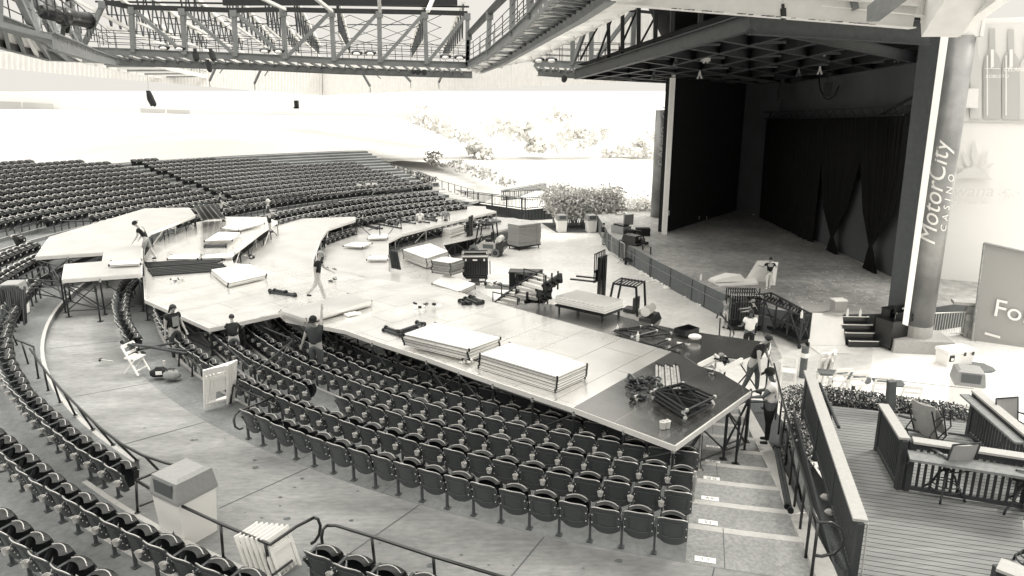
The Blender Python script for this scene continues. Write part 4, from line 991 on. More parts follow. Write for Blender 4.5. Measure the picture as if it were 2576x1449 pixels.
m=MB(); a=at(1617,660,PIT+.4); b_=at(1637,672,PIT+.4); m.tube([a,atD(1617,616,a.y),atD(1637,622,b_.y),b_],.045,6); solo('rail_gate',m,'black_paint','thin dark rail frame standing against the low wall','rail')
# long strip of litter and foam at the foot of the wall
m=MB()
for i in range(150):
    u=random.random(); p=at(1640+u*180,682+u*88,PIT)+V(random.gauss(-.5,.25),random.gauss(-.3,.2),.04); s=random.uniform(.05,.22); m.ball(p,s,6,0,(1.3,.8,.35))
solo('litter',m,'paper','ragged white debris along the foot of the low wall','litter',kind='stuff')
m=MB()
for i in range(170):
    x=random.uniform(1380,1830); y=random.uniform(600,800)
    p=at(x,y,PIT+.01); s=random.uniform(.02,.06); m.box(p,(s*2,s,.012),random.uniform(0,3))
solo('litter',m,['paper'],'small scraps scattered over the pale open floor','litter',kind='stuff')
# dark ramp strip on the floor, plywood ramp
solo('cable_mat',MB().prism([at(1905,800,PIT+.02),at(1920,798,PIT+.02),at(1968,900,PIT+.02),at(1945,912,PIT+.02)],.015),'stage_floor','dark rubber strip on the floor behind the frame cart','mat')
m=MB(); P=[at(2031,868,PIT+.02),at(2127,868,PIT+.02),at(2119,790,ST+.03),at(2044,787,ST+.03)]; m.add(P+[p-V(0,0,.05) for p in P],[(0,1,2,3),(7,6,5,4),(0,4,5,1),(1,5,6,2),(2,6,7,3),(3,7,4,0)])
solo('ramp',m,'white','smooth white ramp leaning up to the stage beside the black steps','ramp')
solo('floor_sheet',MB().prism([at(2035,870,PIT+.03),at(2112,870,PIT+.03),at(2150,889,PIT+.03),at(2060,888,PIT+.03)],.02),'plaza','flat grey board on the ground before the white ramp','board')
# black steps with white nosings
c=at(2174,874,PIT); t=T('stage_steps','four black steps with white edges up to the stage','steps',c,R(-3))
for i in range(4):
    zt=.27*(i+1); part('step',MB().box((-.08*i-.0,.28*i+.15,zt/2),(1.25-.02*i,.30,zt)),'black_paint',t)
    part('nosing',MB().box((-.08*i,.28*i+.0,zt+.004),(1.25,.05,.025)).box((-.08*i-.62,.28*i+.03,zt+.004),(.06,.10,.03)).box((-.08*i+.62,.28*i+.03,zt+.004),(.06,.10,.03)),'white',t)
# road case with tool boxes
c=at(2270,868,PIT); t=T('road_case','big black road case beside the banner column, tool boxes on top','case',c,R(22))
part('body',MB().box((-.35,0,.72),(1.75,.85,1.12)),'black_paint',t); part('edge_trim',MB().bar((-1.22,-.43,1.28),(.52,-.43,1.28),.035).bar((.52,-.43,.16),(.52,-.43,1.28),.035).bar((.52,.43,1.28),(.52,-.43,1.28),.035).box((-.1,-.44,.75),(.35,.02,.2)),'seat_metal',t)
for sx in (-1.05,.38):
    for sy in (-.3,.3): part('caster',MB().tube([(sx-.03,sy,.08),(sx+.03,sy,.08)],.08,10).box((sx,sy,.15),(.05,.1,.06)),'rubber',t)
part('latch',MB().box((.30,-.45,1.15),(.10,.03,.06)).box((-.2,-.45,1.15),(.10,.03,.06)),'bright_metal',t)
def tool_box(x,y,z,rz,label,open_=True,s=1):
    t=T('tool_box',label,'tool box',at(x,y,z),rz,'black tool boxes on the road case',s)
    part('body',MB().box((0,0,.13),(.62,.42,.26)),'black_paint',t); part('latch',MB().box((.15,-.22,.2),(.06,.03,.08)).box((-.15,-.22,.2),(.06,.03,.08)),'seat_metal',t)
    part('lid',MB().box((0,.26,.42) if open_ else (0,0,.30),(.62,.06,.34) if open_ else (.64,.44,.08)),'black_paint',t)
    if open_: part('label_patch',MB().box((.1,.22,.44),(.10,.02,.06)),'white',t); part('contents',MB().box((0,0,.28),(.5,.32,.05)),'seat_metal',t)
tool_box(2276,806,PIT+1.28,R(25),'open black tool box on the road case'); tool_box(2240,793,PIT+1.28,R(25),'closed black tool box on the road case, nearer the pier',False)
bottle(2254,804,PIT+1.28,'water bottle between the two tool boxes on the road case',1.4)
c=at(2200,862,PIT); t=T('hand_truck','small black folding trolley between the steps and the road case','trolley',c,.2)
part('frame',MB().tube([(-.12,0,.12),(-.12,.05,1.15),(.12,.05,1.15),(.12,0,.12)],.02,6).box((0,0,.18),(.6,.35,.2)),'black_paint',t)
for s in (-.32,.22): part('wheel',MB().tube([(s,-.14,.11),(s+.05,-.14,.11)],.12,12),'tyre',t)
# cooler, manhole
c=at(2398,914,PIT); t=T('cooler','white chest cooler standing on the pale ground','cooler',c,R(14))
part('body',MB().add([(x*(1 if z else .93),y*(1 if z else .9),z) for z in (0,.52) for x,y in ((-.62,-.32),(.62,-.32),(.62,.32),(-.62,.32))],[(3,2,1,0),(4,5,6,7),(0,1,5,4),(1,2,6,5),(2,3,7,6),(3,0,4,7)]),'white_plastic',t)
part('lid',MB().box((0,0,.60),(1.28,.70,.12)).box((0,0,.67),(1.1,.55,.03)),'white_plastic',t)
part('latch',MB().box((.12,-.36,.50),(.07,.05,.14)),'black_paint',t); part('latch',MB().box((.5,-.36,.50),(.07,.05,.14)),'black_paint',t)
part('handle',MB().box((-.44,-.325,.36),(.20,.05,.24)).box((-.44,-.335,.33),(.12,.05,.10),0,1),['black_paint','white'],t)
c=at(2457,924,PIT+.012); m=MB(); m.lathe(c,((.62,0),(.62,.006),(.55,.010)),24); 
for i in range(-6,7): m.bar(c+V(i*.085,-.45,.015),c+V(i*.085,.45,.015),.03,.01,1)
solo('manhole',m,['stain','grey_plastic'],'round grated drain cover in the pale ground','drain cover')
# bollard
c=at(2018,950,PIT); t=T('bollard','dark bollard with a white band beside the folding chair','bollard',c)
part('post',MB().cyl((0,0,0),.13,1.22,14),'pillar_grey',t); part('band',MB().cyl((0,0,.82),.134,.18,14),'white',t)
# ================================================================ ROOF STEEL
def girder(mb,a,b,h=.42,w=.22,mi=0):      # I-beam
    a=V(*a) if not isinstance(a,Vector) else a; b=V(*b) if not isinstance(b,Vector) else b
    mb.bar(a,b,.03,h,mi); u=V(0,0,1); d=(b-a).normalized(); x=d.cross(u).normalized(); z=x.cross(d)
    for s in (-1,1): mb.bar(a+z*s*h/2,b+z*s*h/2,w,.035,mi)
def bolts(mb,a,b,n=2,mi=1): pass
ZC=9.35
def zat(x,y,z): return at(x,y,z)
# three runs of the catwalk: left (coming toward us), middle, right (coming toward us)
def solveD(y,z): # world y where picture row y (near centre) meets height z
    return at(1288,y,z).y
MID=[atD(205,126,50),atD(336,131,50.5),atD(467,137,51),atD(594,141,51.5),atD(718,147,52),atD(840,153,52.5),atD(956,157,53),atD(1073,161,53.5),atD(1176,164,54)]
MIDt=[atD(262,5,50),atD(330,18,50.5),atD(458,22,51),atD(588,26,51.5),atD(712,24,52),atD(834,27,52.5),atD(954,29,53),atD(1069,31,53.5),atD(1176,34,54)]
def run(name,label,bot,top,diag,rail_h,joists,lean,group='roof catwalk girders'):
    c=sum(bot,Vector())/len(bot); t=T(name,label,'roof truss',c,0,group)
    m=MB(); 
    for a,b in zip(bot,bot[1:]): girder(m,a,b,.40,.26)
    off=(bot[-1]-bot[0]).cross(V(0,0,1)).normalized(); off=off if off.y<0 else -off
    B2=[p+lean for p in bot]
    for a,b in zip(B2,B2[1:]): girder(m,a,b,.46,.26)
    wpart('girder',m,'roof_steel',t)
    m=MB()
    for a,b in zip(top,top[1:]): m.bar(a,b,.25,.30)
    wpart('top_chord',m,'roof_steel_dark',t)
    for a,b in zip(bot,top): wpart('column',MB().bar(a,b,.27,.27).box(b-(b-a).normalized()*.2,(.42,.36,.42)),'roof_steel',t)
    for (i,j) in diag: wpart('diagonal_brace',MB().bar(bot[i],top[j],.22,.22),'roof_steel',t)
    m=MB()
    for a,b in zip(bot,bot[1:]):
        n=joists
        for i in range(n):
            p=a.lerp(b,i/n); q=p+lean; m.bar(p-V(0,0,.16),q-V(0,0,-.1),.10,.14)
            if i%2==0: p2=a.lerp(b,min(1,(i+1)/n)); m.bar(p2-V(0,0,.16),q-V(0,0,-.1),.06,.10)
    wpart('floor_joists',m,'roof_steel',t)
    m=MB(); u=V(0,0,1)
    for o in (V(0,0,0),lean*.9+V(0,0,.5)):
        for a,b in zip(bot,bot[1:]):
            for h in (.35,.72,1.08): m.tube([a+o+u*(h*rail_h+.2),b+o+u*(h*rail_h+.2)],.022,5)
            for i in range(3): p=a.lerp(b,i/3)+o; m.tube([p+u*.2,p+u*(1.08*rail_h+.2)],.022,5)
    wpart('guardrail',m,'roof_steel_dark',t)
    return t
run('catwalk_truss','middle run of the roof catwalk, a grey steel truss crossing the picture',MID,MIDt,[(0,1),(2,1),(3,2),(4,3),(4,5),(5,6),(6,7),(7,8)][1:],1.0,4,V(.2,2.2,-.62))
LB=[atD(-120,14,20),atD(-10,52,24),atD(90,88,31),atD(140,103,38),atD(205,124,49.5)]
LT=[p+V(-.3,0,4.0) for p in LB]; LT=[atD(-150,-150,20),atD(-10,-120,24),atD(50,-70,31),atD(110,-30,38),atD(175,-5,49.5)]
run('catwalk_truss','left run of the roof catwalk, coming toward the viewer at top left',LB,LT,[(1,0),(2,1),(3,2),(4,3),(3,4),(2,3)],1.0,5,V(1.2,2.0,-.75))
RB=[atD(1176,164,54),atD(1228,136,44),atD(1288,90,35),atD(1335,48,28),atD(1384,-6,21),atD(1440,-70,17)]
RTp=[atD(1180,85,54),atD(1232,30,44),atD(1290,-30,35),atD(1330,-90,28),atD(1390,-180,21),atD(1440,-260,17)]
run('catwalk_truss','right run of the roof catwalk rising toward the viewer, with ribbed floor',RB,RTp,[],1.0,6,V(.9,.6,-.30))
# pale grating floor panels and cross ties of the right run, seen from below
m=MB(); t=T('catwalk_floor','wide pale ribbed catwalk floor seen from below at top centre','catwalk floor',atD(1400,100,38))
near=[atD(1384,-6,21),atD(1335,48,28),atD(1290,88,35),atD(1230,138,44),atD(1180,166,54)]
far=[atD(1640,-30,23),atD(1560,24,28),atD(1448,85,37),atD(1340,142,46),atD(1200,174,55)]
for i in range(len(near)-1):
    m.add([near[i],far[i],far[i+1],near[i+1]],[(0,1,2,3)],0)
m2=MB(); N=16
def lp(L,u):
    u=u*(len(L)-1); i=min(int(u),len(L)-2); return L[i].lerp(L[i+1],u-i)
for i in range(N+1):
    a=lp(near,i/N)-V(0,0,.12); b=lp(far,i/N)-V(0,0,.12); m2.bar(a,b,.16,.26)
for i in range(N):
    a=lp(near,i/N); b=lp(far,(i+1)/N); q=a.lerp(b,.5); m2.bar(lp(near,(i+.5)/N)-V(0,0,.2),lp(far,(i+1)/N)-V(0,0,.25),.10,.10) if i%2 else m2.bar(lp(near,(i+1)/N)-V(0,0,.2),lp(far,(i)/N)-V(0,0,.25),.10,.10)
for a,b in zip(far,far[1:]): m2.bar(a,b,.18,.4)
wpart('rib',m2,'roof_pale',t)
# same under the left run
m2=MB(); t=T('catwalk_floor','ribbed catwalk floor seen from below at top left','catwalk floor',atD(60,120,34))
near=[p for p in LB]; far=[atD(-60,80,24),atD(0,107,28),atD(122,141,35),atD(250,149,44),atD(300,152,50.5)]
for i in range(len(near)-1): m2.add([near[i]+V(0,0,.1),far[i]+V(0,0,.1),far[i+1]+V(0,0,.1),near[i+1]+V(0,0,.1)],[(0,1,2,3)],1)
for i in range(15): m2.bar(lp(near,i/14)-V(0,0,.1),lp(far,i/14)-V(0,0,.1),.12,.25,i%3==0)
for a,b in zip(far,far[1:]): girder(m2,a,b,.4,.2)
wpart('rib',m2,['roof_steel','roof_pale'],t)
# far small catwalk below the middle run
t=T('catwalk_truss','far small catwalk hanging below the main girder, left of centre','roof truss',atD(380,185,75),0,'roof catwalk girders')
a=[atD(205,150,60),atD(300,172,66),atD(372,186,74),atD(440,197,84),atD(495,208,92)]; b=[p+V(3,2,.15) for p in a]
m=MB()
for p,q in zip(a,a[1:]): m.bar(p,q,.12,.5)
for p,q in zip(b,b[1:]): m.bar(p,q,.12,.4)
wpart('girder',m,'roof_pale',t); m=MB()
for i in range(14): m.bar(lp(a,i/13),lp(b,min(1,(i+.6)/13)),.2,.3,i%2)
wpart('rib',m,['roof_steel','roof_pale'],t); m=MB()
for p,q in zip(b,b[1:]):
    for h in (.5,1.0,1.5): m.tube([p+V(0,0,h),q+V(0,0,h)],.03,5)
for i in range(12): p=lp(b,i/11); m.tube([p,p+V(0,0,1.5)],.03,5)
m.bar(atD(494,208,92),atD(490,150,92),.3,.3)
wpart('guardrail',m,'roof_steel',t)
# lattice joists carrying the roof, running away from the viewer
def lattice(x0,y0,D0,x1,y1,D1,depth,label,n=11,m1='roof_pale',m2='joist_dark'):
    a=atD(x0,y0,D0); b=atD(x1,y1,D1); t=T('roof_joist',label,'roof joist',(a+b)/2,0,'lattice joists under the roof')
    wpart('top_chord',MB().bar(a,b,.35,.30),m1,t); u=V(0,0,-depth)
    wpart('bottom_chord',MB().bar(a+u,b+u*.55,.16,.16),m1,t); m=MB()
    for i in range(n):
        p=a.lerp(b,i/n); q=a.lerp(b,(i+.5)/n)+u*(1-.45*(i+.5)/n); r=a.lerp(b,(i+1)/n); m.bar(p,q,.09,.12); m.bar(q,r,.09,.12)
    wpart('web',m,m2,t)
names=('first','second','third','fourth','fifth','sixth','seventh','eighth','ninth')
JL=[(255,-30,52,440,88,84),(335,-40,52,520,96,84),(445,-45,52,610,100,84),(560,-50,53,690,104,84),(662,-25,54,752,108,84),(738,-8,54,802,110,84),(846,-6,55,880,112,84),(1072,0,55,1035,118,84),(1165,10,56,1115,124,84)]
for i,j in enumerate(JL): lattice(*j,2.4,'pale roof joist with dark lattice web, %s from the left'%names[i])
# thin purlins and sway rods between the joists
m=MB()
for x0,y0,x1,y1,D in ((290,38,800,68,70),(800,68,880,62,70),(880,62,1070,62,70),(420,60,720,70,74),(140,28,300,38,60)): m.tube([atD(x0,y0,D),atD(x1,y1,D+.5)],.05,5)
solo('purlin',m,'joist_dark','thin dark purlins running level behind the catwalk columns','purlin')
m=MB()
xs=[470,560,640,725,805,880,960,1040,1110]
for i in range(len(xs)-1):
    for y0,y1,D in ((38,70,64),(68,98,72),(96,118,80)):
        m.tube([atD(xs[i],y0,D),atD(xs[i+1],y1,D+1)],.028,5); m.tube([atD(xs[i],y1,D+1),atD(xs[i+1],y0,D)],.028,5)
solo('sway_rods',m,'joist_dark','crossed sway rods in the bays under the roof','bracing rods')
# long dark header high above
m=MB(); m.bar(atD(560,-4,53),atD(1150,-4,55),.3,.9); m.bar(atD(240,4,53),atD(1180,17,55.5),.12,.12); solo('roof_header',m,'roof_steel_dark','dark header beam along the very top of the picture','beam')
for i,(x0,y0,x1,y1) in enumerate(((655,-6,718,24),(792,-6,834,28),(953,-6,956,28),(1076,28,1090,-6),(300,-6,330,18),(180,-6,330,75))):
    solo('strut',MB().bar(atD(x0,y0,49),atD(x1,y1,52),.22,.18),'roof_pale','pale strut reaching up from the catwalk columns, %s from the left'%('third','fourth','fifth','sixth','second','first')[i],'strut','pale struts above the catwalk')
# knee struts hanging below the girder in front of the pale fascia
for i,(x0,y0,x1,y1) in enumerate(((545,165,527,203),(659,168,640,210),(905,172,931,217),(1005,175,1033,205),(1118,176,1104,207))):
    m=MB(); a=atD(x0,y0,62); b=atD(x1,y1,63); m.bar(a,b,.14,.14); m.bar(a+V(.7,0,0),b+V(.9,0,.6),.06,.06); m.bar(b,b-V(0,0,.5),.05,.05)
    solo('knee_strut',m,'roof_steel','grey strut hanging below the catwalk girder, %s from the left'%names[i],'strut','struts hanging below the catwalk')
# floodlights sitting on the catwalk, in pairs
for i,(x,y) in enumerate(((413,119),(453,121),(667,127),(702,128),(898,133),(932,133),(1121,142),(1157,144),(1355,150),(1387,150))):
    c=atD(x,y,49 if x<1200 else 47); t=T('floodlight','round hooded floodlight on the catwalk girder, %s from the left'%(names+('tenth',))[i],'floodlight',c,0,'floodlights on the catwalk')
    part('housing',MB().ball((0,0,0),.34,12,0,(1.1,.7,.55)),'black_paint',t,True); part('lens',MB().ball((0,-.12,-.06),.24,12,0,(1,.7,.5)),'lamp_glass',t,True)
for i,(x,y,x2,y2,w_) in enumerate(((490,122,494,148,.32),(529,122,537,148,.32),(521,150,528,176,.28),(1041,175,1040,181,.3),(1053,175,1052,182,.3),(1067,175,1068,183,.3),(1421,190,1419,201,.3),(1969,10,1971,46,.32))):
    D=47 if i<7 else 24; s=1 if i<7 else .5; a=atD(x,y,D); b=atD(x2,y2,D); w2=w_*s
    m=MB().tube([a,a+(b-a)*.3],w2*.35,7).tube([a+(b-a)*.3,b],w2*.6,9); m.ball(b,w2*.55,8)
    solo('spotlight',m,'roof_steel_dark','small can spotlight hanging from the roof steel, %s from the left'%names[i],'spotlight','can spotlights hanging from the roof')
# big follow spot on the left catwalk
t=T('follow_spot','large black follow spot on the left run of the catwalk','spotlight',atD(150,85,27))
a=atD(108,30,26); b=atD(222,52,28); m=MB().tube([a,b],.22,14,r2=.27); m.tube([b,b+(b-a)*.02],.30,14); m.tube([a+(b-a)*.35,a+(b-a)*.6],.29,14)
wpart('barrel',m,'black_paint',t,True); wpart('yoke',MB().bar(a.lerp(b,.45),atD(158,88,27.5),.12).bar(a.lerp(b,.6),atD(168,82,27.5),.09).ball(atD(165,52,27),.22,8),'black_steel',t)
# pendant lamp and speaker that hang in the bright gap
t=T('pendant_fixture','dark slender fixture hanging alone in the bright gap at left','hanging fixture',atD(380,250,60))
m=MB(); m.tube([atD(372,228,60),atD(375,250,60),atD(384,266,60)],.16,8); 
for i in range(6): m.ball(atD(377+i*2.2,236+i*5,60),.3,6,0,(.6,.6,.8))
wpart('lamps',m,['roof_steel_dark'],t); wpart('cord',MB().tube([atD(371,185,60),atD(373,230,60)],.012,4),'roof_steel',t)
t=T('line_speaker','short dark speaker hanging alone in the bright gap, right of the fixture','speaker',atD(745,262,60))
wpart('body',MB().box(atD(746,263,60),(.30,.3,.62)).box(atD(745,271,60),(.34,.3,.10)),'roof_steel_dark',t); wpart('cord',MB().tube([atD(745,180,60),atD(745,255,60)],.01,4),'roof_pale',t)
# ---------------- pale corrugated fascia
def fascia(pts_top,pts_bot,Ds,label,name='fascia'):
    m=MB(); n=0
    T_=[atD(x,y,D) for (x,y),D in zip(pts_top,Ds)]; B_=[atD(x,y,D) for (x,y),D in zip(pts_bot,Ds)]
    for k in range(len(T_)-1):
        L=(T_[k+1]-T_[k]).length; N=int(L/.45)
        nn=(T_[k+1]-T_[k]).cross(V(0,0,1)).normalized()*.10
        vs=[];fs=[]
        for i in range(N*2+1):
            u=i/(N*2); o=nn*(1 if i%2 else 0); vs+=[T_[k].lerp(T_[k+1],u)+o,B_[k].lerp(B_[k+1],u)+o]
        fs=[(2*i,2*i+1,2*i+3,2*i+2) for i in range(N*2)]; m.add(vs,fs)
    o=solo(name,m,'roof_pale',label,'fascia'); s=o.modifiers.new('thickness','SOLIDIFY'); s.thickness=.06
fascia([(-40,130),(215,140),(640,150),(812,150)],[(-40,168),(215,192),(640,228),(812,241)],[62,70,92,100],'pale ribbed roof fascia behind the catwalk, sloping down from the left')
fascia([(812,150),(919,150),(1288,160),(1690,150)],[(812,241),(919,236),(1288,220),(1690,200)],[100,94,78,60],'pale ribbed roof fascia right of centre, rising toward the stage')
m=MB()
fascia([(1340,70),(1470,30),(1690,30)],[(1340,172),(1470,172),(1690,172)],[64,62,58],'ribbed grey wall panel behind the right part of the catwalk','ribbed_wall')
# inner catwalk bay before the ribbed wall
RB2=[atD(1345,158,50),atD(1440,163,48),atD(1487,163,47),atD(1590,166,46)]; RT2=[atD(1352,40,50),atD(1441,20,48),atD(1488,30,47),atD(1596,22,46)]
run('catwalk_truss','short dark catwalk run right of centre, in front of the ribbed wall',RB2,RT2,[(1,2),(2,3)],1.0,5,V(.3,2.0,-.55))
# ---------------- stage canopy: dark grid seen from below
t=T('stage_canopy','huge dark steel canopy grid over the stage','canopy',atD(1900,140,38))
c1=atD(1450,187,47); c2=atD(1887,56,26); c3=atD(2340,84,27); 
bk1=atD(1690,201,57); bk2=atD(2010,205,54); bk3=atD(2318,150,38)
m=MB(); girder(m,c1,c2,.55,.3); girder(m,c2,c3,.75,.35); girder(m,c1,bk1,.5,.3); wpart('edge_girder',m,'canopy_steel',t)
m=MB()
def bil(u,v):   # u from the open left edge to the right, v from front to back
    F1=c1.lerp(c2,v); 
    return None
Lf=[c1,c2]; 
def grid(u,v):  # u along c1->c2 ; v across to the back
    e0=c1.lerp(c2,u); e1=bk1.lerp(bk3,u) if u>0 else bk1
    if u>.5: e1=bk2.lerp(bk3,(u-.5)*2)
    else: e1=bk1.lerp(bk2,u*2)
    return e0.lerp(e1,v)
for i in range(9): girder(m,grid(i/8,0),grid(i/8,1),.42,.22)
for j in range(1,7):
    for i in range(8): girder(m,grid(i/8,j/6.5),grid((i+1)/8,j/6.5),.42,.22)
wpart('grid_beams',m,'canopy_steel',t)
for i in range(8):
    for j in range(0,6):
        if (i+j)%2==0: wpart('knee_brace',MB().bar(grid(i/8,j/6.5)-V(0,0,.1),grid((i+.5)/8,(j+.6)/6.5)-V(0,0,.1),.10,.10),'seat_metal',t)
up=V(0,0,.55); P=[c1+up,c2+up,c3+V(0,0,.6),bk3+up,bk2+up,bk1+up]
m=MB(); 
m.add([c1+up,grid(.5,0)+up,bk2+up,bk1+up],[(0,1,2,3)]); m.add([grid(.5,0)+up,c2+up,c3+up,bk3+up,bk2+up],[(0,1,2,3,4)])
wpart('deck_sheet',m,'stage_black',t)
m=MB()  # tall dark steel above the edge
for i,(x0,y0,x1,y1) in enumerate(((1532,160,1530,35),(1566,140,1566,22),(1606,128,1607,10),(1648,118,1650,12),(1690,100,1693,14),(1760,85,1764,18),(1830,60,1835,20))): m.bar(atD(x0,y0,42-i*2),atD(x1,y1,42-i*2),.18,.18)
for x0,y0,x1,y1 in ((1460,150,1510,55),(1500,155,1545,30),(1552,140,1600,30),(1590,150,1660,20),(1700,30,1720,105),(1745,20,1790,75),(1850,20,1790,90)): m.tube([atD(x0,y0,42),atD(x1,y1,41)],.06,5)
m.bar(atD(1560,24,41),atD(1690,36,38),.15,.15)
wpart('hanger',m,'stage_black',t)
# black mass above canopy: underside of the stage roof
P=[atD(1625,8,40),atD(1700,20,34),atD(2330,60,27.5),bk3+V(0,0,1.5),atD(2000,160,52),atD(1690,150,57)]
m=MB(); m.add([V(*P[i]) for i in range(6)]+[v+V(0,0,3.) for v in P],[(0,1,2,3,4,5),(11,10,9,8,7,6)]+[(i,(i+1)%6,6+(i+1)%6,6+i) for i in range(6)])
solo('stage_roof',m,'stage_black','black underside of the stage roof above the canopy grid','roof')
# work lights on the canopy
for i,(x,y) in enumerate(((1838,122),(1700,154),(1775,150),(2055,103),(2068,133),(2009,183),(1760,189),(1645,190),(2362-300,178),(2255,148))):
    D=36; c=atD(x,y,D); m=MB()
    if i in (3,4,2,0): m.box(c,(.36,.25,.16),random.uniform(-.6,.6),0); 
    for s in (-1,1): m.tube([c+V(0,0,.2),c+V(s*.04,0,0),c+V(s*.10,-.05,-.15)],.03,6,0,r2=.05)
    solo('work_light',m,'seat_metal' if i%2 else 'cup','small work light under the dark canopy, %s of the scattered ones'%(names+('tenth',))[i],'work light','work lights under the canopy')
# hanging motors and cable on the stage wall
for i,(x,y) in enumerate(((2009,238),(2135,225))):
    a=ob(x,y-45)+nn*1.2; b=ob(x,y)+nn*1.2; solo('chain_motor',MB().tube([a,b],.03,5).box(b,(.35,.3,.8)).box(b+V(0,0,.9),(.25,.25,.4)),'canopy_steel','black chain motor hanging before the dark back wall, %s one'%('left','right')[i],'chain motor')
solo('cable_loop',MB().tube([ob(2083,184)+nn*.6,ob(2088,225)+nn*.6,ob(2100,247)+nn*.6,ob(2112,250)+nn*.6,ob(2126,240)+nn*.6,ob(2137,215)+nn*.6],.04,5),'stage_black','black cable sagging in a loop on the back wall','cable')
# white proscenium header, and beams to the right column
t=T('proscenium_header','large white steel header with flaking paint above the stage','beam',atD(1950,25,24))
m=MB(); girder(m,atD(1480,-22,24),atD(2300,44,24),.62,.5); wpart('lower_girder',m,'roof_pale',t)
m=MB(); girder(m,atD(1500,-60,24.5),atD(2395,26,24),.5,.4); wpart('upper_girder',m,'white',t)
m=MB()
for i in range(40):
    u=random.uniform(.25,.95); p=atD(1480,-22,23.7).lerp(atD(2300,44,23.7),u)-V(0,0,.29); m.box(p+V(0,-.02,0),(random.uniform(.04,.22),.03,random.uniform(.01,.035)),0,0)
wpart('flaked_paint',m,'stain',t)
wpart('stub',MB().bar(atD(2196,35,23.5),atD(2290,-40,21),.35,.45).bar(atD(2140,-30,24),atD(2150,25,24),.2,.2),'roof_steel',t)
t=T('corner_column','pale steel corner column head at the top right','column',atD(2420,30,24))
wpart('post',MB().bar(atD(2365,60,24),atD(2450,-70,22),1.1,.9).bar(atD(2330,48,24.2),atD(2372,52,24.2),.3,.6),'roof_pale',t)
wpart('brace',MB().bar(atD(2395,72,24.6),atD(2620,-95,20),.35,.55).bar(atD(2330,75,24.6),atD(2400,66,24.6),.2,.3).bar(atD(2345,60,24),atD(2355,30,24),.5,.5),'white',t)
wpart('soffit',MB().bar(atD(2410,66,25),atD(2560,-60,21.5),.6,.2),'column_pale',t)
# ---------------- buildings behind
t=T('far_building','long low pale building far behind the seats at left','building',atD(400,290,118))
a=[atD(-80,232,118),atD(700,240,122),atD(1160,262,128)]; b=[atD(-80,312,118),atD(660,318,122),atD(1160,330,128)]
m=MB(); m.add([a[0],a[1],b[1],b[0]],[(0,1,2,3)]); m.add([a[1],a[2],b[2],b[1]],[(0,1,2,3)]); m.add([v+V(0,6,0) for v in (a[0],a[1],b[1],b[0])],[(0,1,2,3)]); m.add([a[0],a[1],a[1]+V(0,6,0),a[0]+V(0,6,0)],[(0,1,2,3)])
wpart('wall',m,'building_wall',t)
for (x0,y0,x1,y1,x2,y2,x3,y3) in ((-20,254,53,257,55,302,-20,300),(57,257,134,261,138,304,59,302),(353,272,415,275,416,310,355,309),(419,275,477,277,480,312,421,311)):
    wpart('window',MB().prism([atD(x0,y0,117.5),atD(x1,y1,117.5),atD(x2,y2,117.5),atD(x3,y3,117.5)],.01),'sign_faint2',t) if 0 else wpart('window',MB().add([atD(x0,y0,117.5),atD(x1,y1,117.5),atD(x2,y2,117.5),atD(x3,y3,117.5)]+[atD(x0,y0,117.8),atD(x1,y1,117.8),atD(x2,y2,117.8),atD(x3,y3,117.8)],[(3,2,1,0),(4,5,6,7),(0,1,5,4),(1,2,6,5),(2,3,7,6),(3,0,4,7)]),'sign_bottle',t)
wpart('banner',MB().add([atD(x,y,D) for D in (117.4,117.7) for x,y in ((142,289),(352,296),(352,303),(142,297))],[(0,1,2,3),(7,6,5,4),(0,4,5,1),(1,5,6,2),(2,6,7,3),(3,7,4,0)]),'sign_faint',t)
m=MB(); o=atD(177,297.5,117.2); xd=(atD(322,303.5,117.2)-o).normalized(); text_on(m,"Helping People Cope With Life's Disasters",o,xd,V(0,0,1),.52,0,.02,0,1.0); wpart('lettering',m,'white',t)
m=MB(); text_on(m,'ParoGuard',atD(281,277,117.4),xd,V(0,0,1),.9,0,.02); wpart('faint_lettering',m,'sign_faint2',t)
for i,(x0,y0,x1,y1,txt,l) in enumerate(((232,396,254,401,'SECTION 103','small section sign above the far seats, the left one'),(334,393,356,398,'SECTION 104','small section sign above the far seats, the right one'))):
    D=75; t=T('section_sign',l,'sign',atD(x0,y0,D),0,'small signs above the far seats')
    wpart('board',MB().box(atD((x0+x1)/2,(y0+y1)/2,D),((x1-x0)*D/F*1.03,.08,.24)),'sign_grey',t); m=MB(); text_on(m,txt,atD(x0+1,y1-1.2,D-.1),V(1,0,0),V(0,0,1),.13,0,.01); wpart('lettering',m,'white',t)
    wpart('post',MB().tube([atD(x0+4,y1,D),atD(x0+4,y1+16,D)],.03,5),'sign_faint',t)
solo('notice_board',MB().box(atD(200,391,74),(.7,.06,.5)).box(atD(212,392,74),(.45,.06,.6),0,1),['sign_faint2','sign_faint'],'faint notice boards above the far seats at left','sign')
t=T('control_booth','small grey kiosk at the top edge of the far seats','booth',atD(875,400,80))
wpart('cabinet',MB().box(atD(868,399,80),(.8,.8,.7)).box(atD(880,401,79.6),(1.1,.8,.45)),'sign_grey',t); wpart('post',MB().tube([atD(890,404,80),atD(890,388,80)],.04,5).tube([atD(875,392,80),atD(892,392,80)],.03,5),'sign_grey',t)
m=MB(); 
for i in range(20): x=745+i*8; m.tube([atD(x,409,82),atD(x,393+(-2 if i%5==0 else 1),82)],.02,4)
m.tube([atD(742,394,82),atD(848,393,82)],.03,4); m.tube([atD(742,403,82),atD(900,403,82)],.03,4); solo('far_fence',m,'sign_faint','faint thin fence along the top of the far seats','fence')
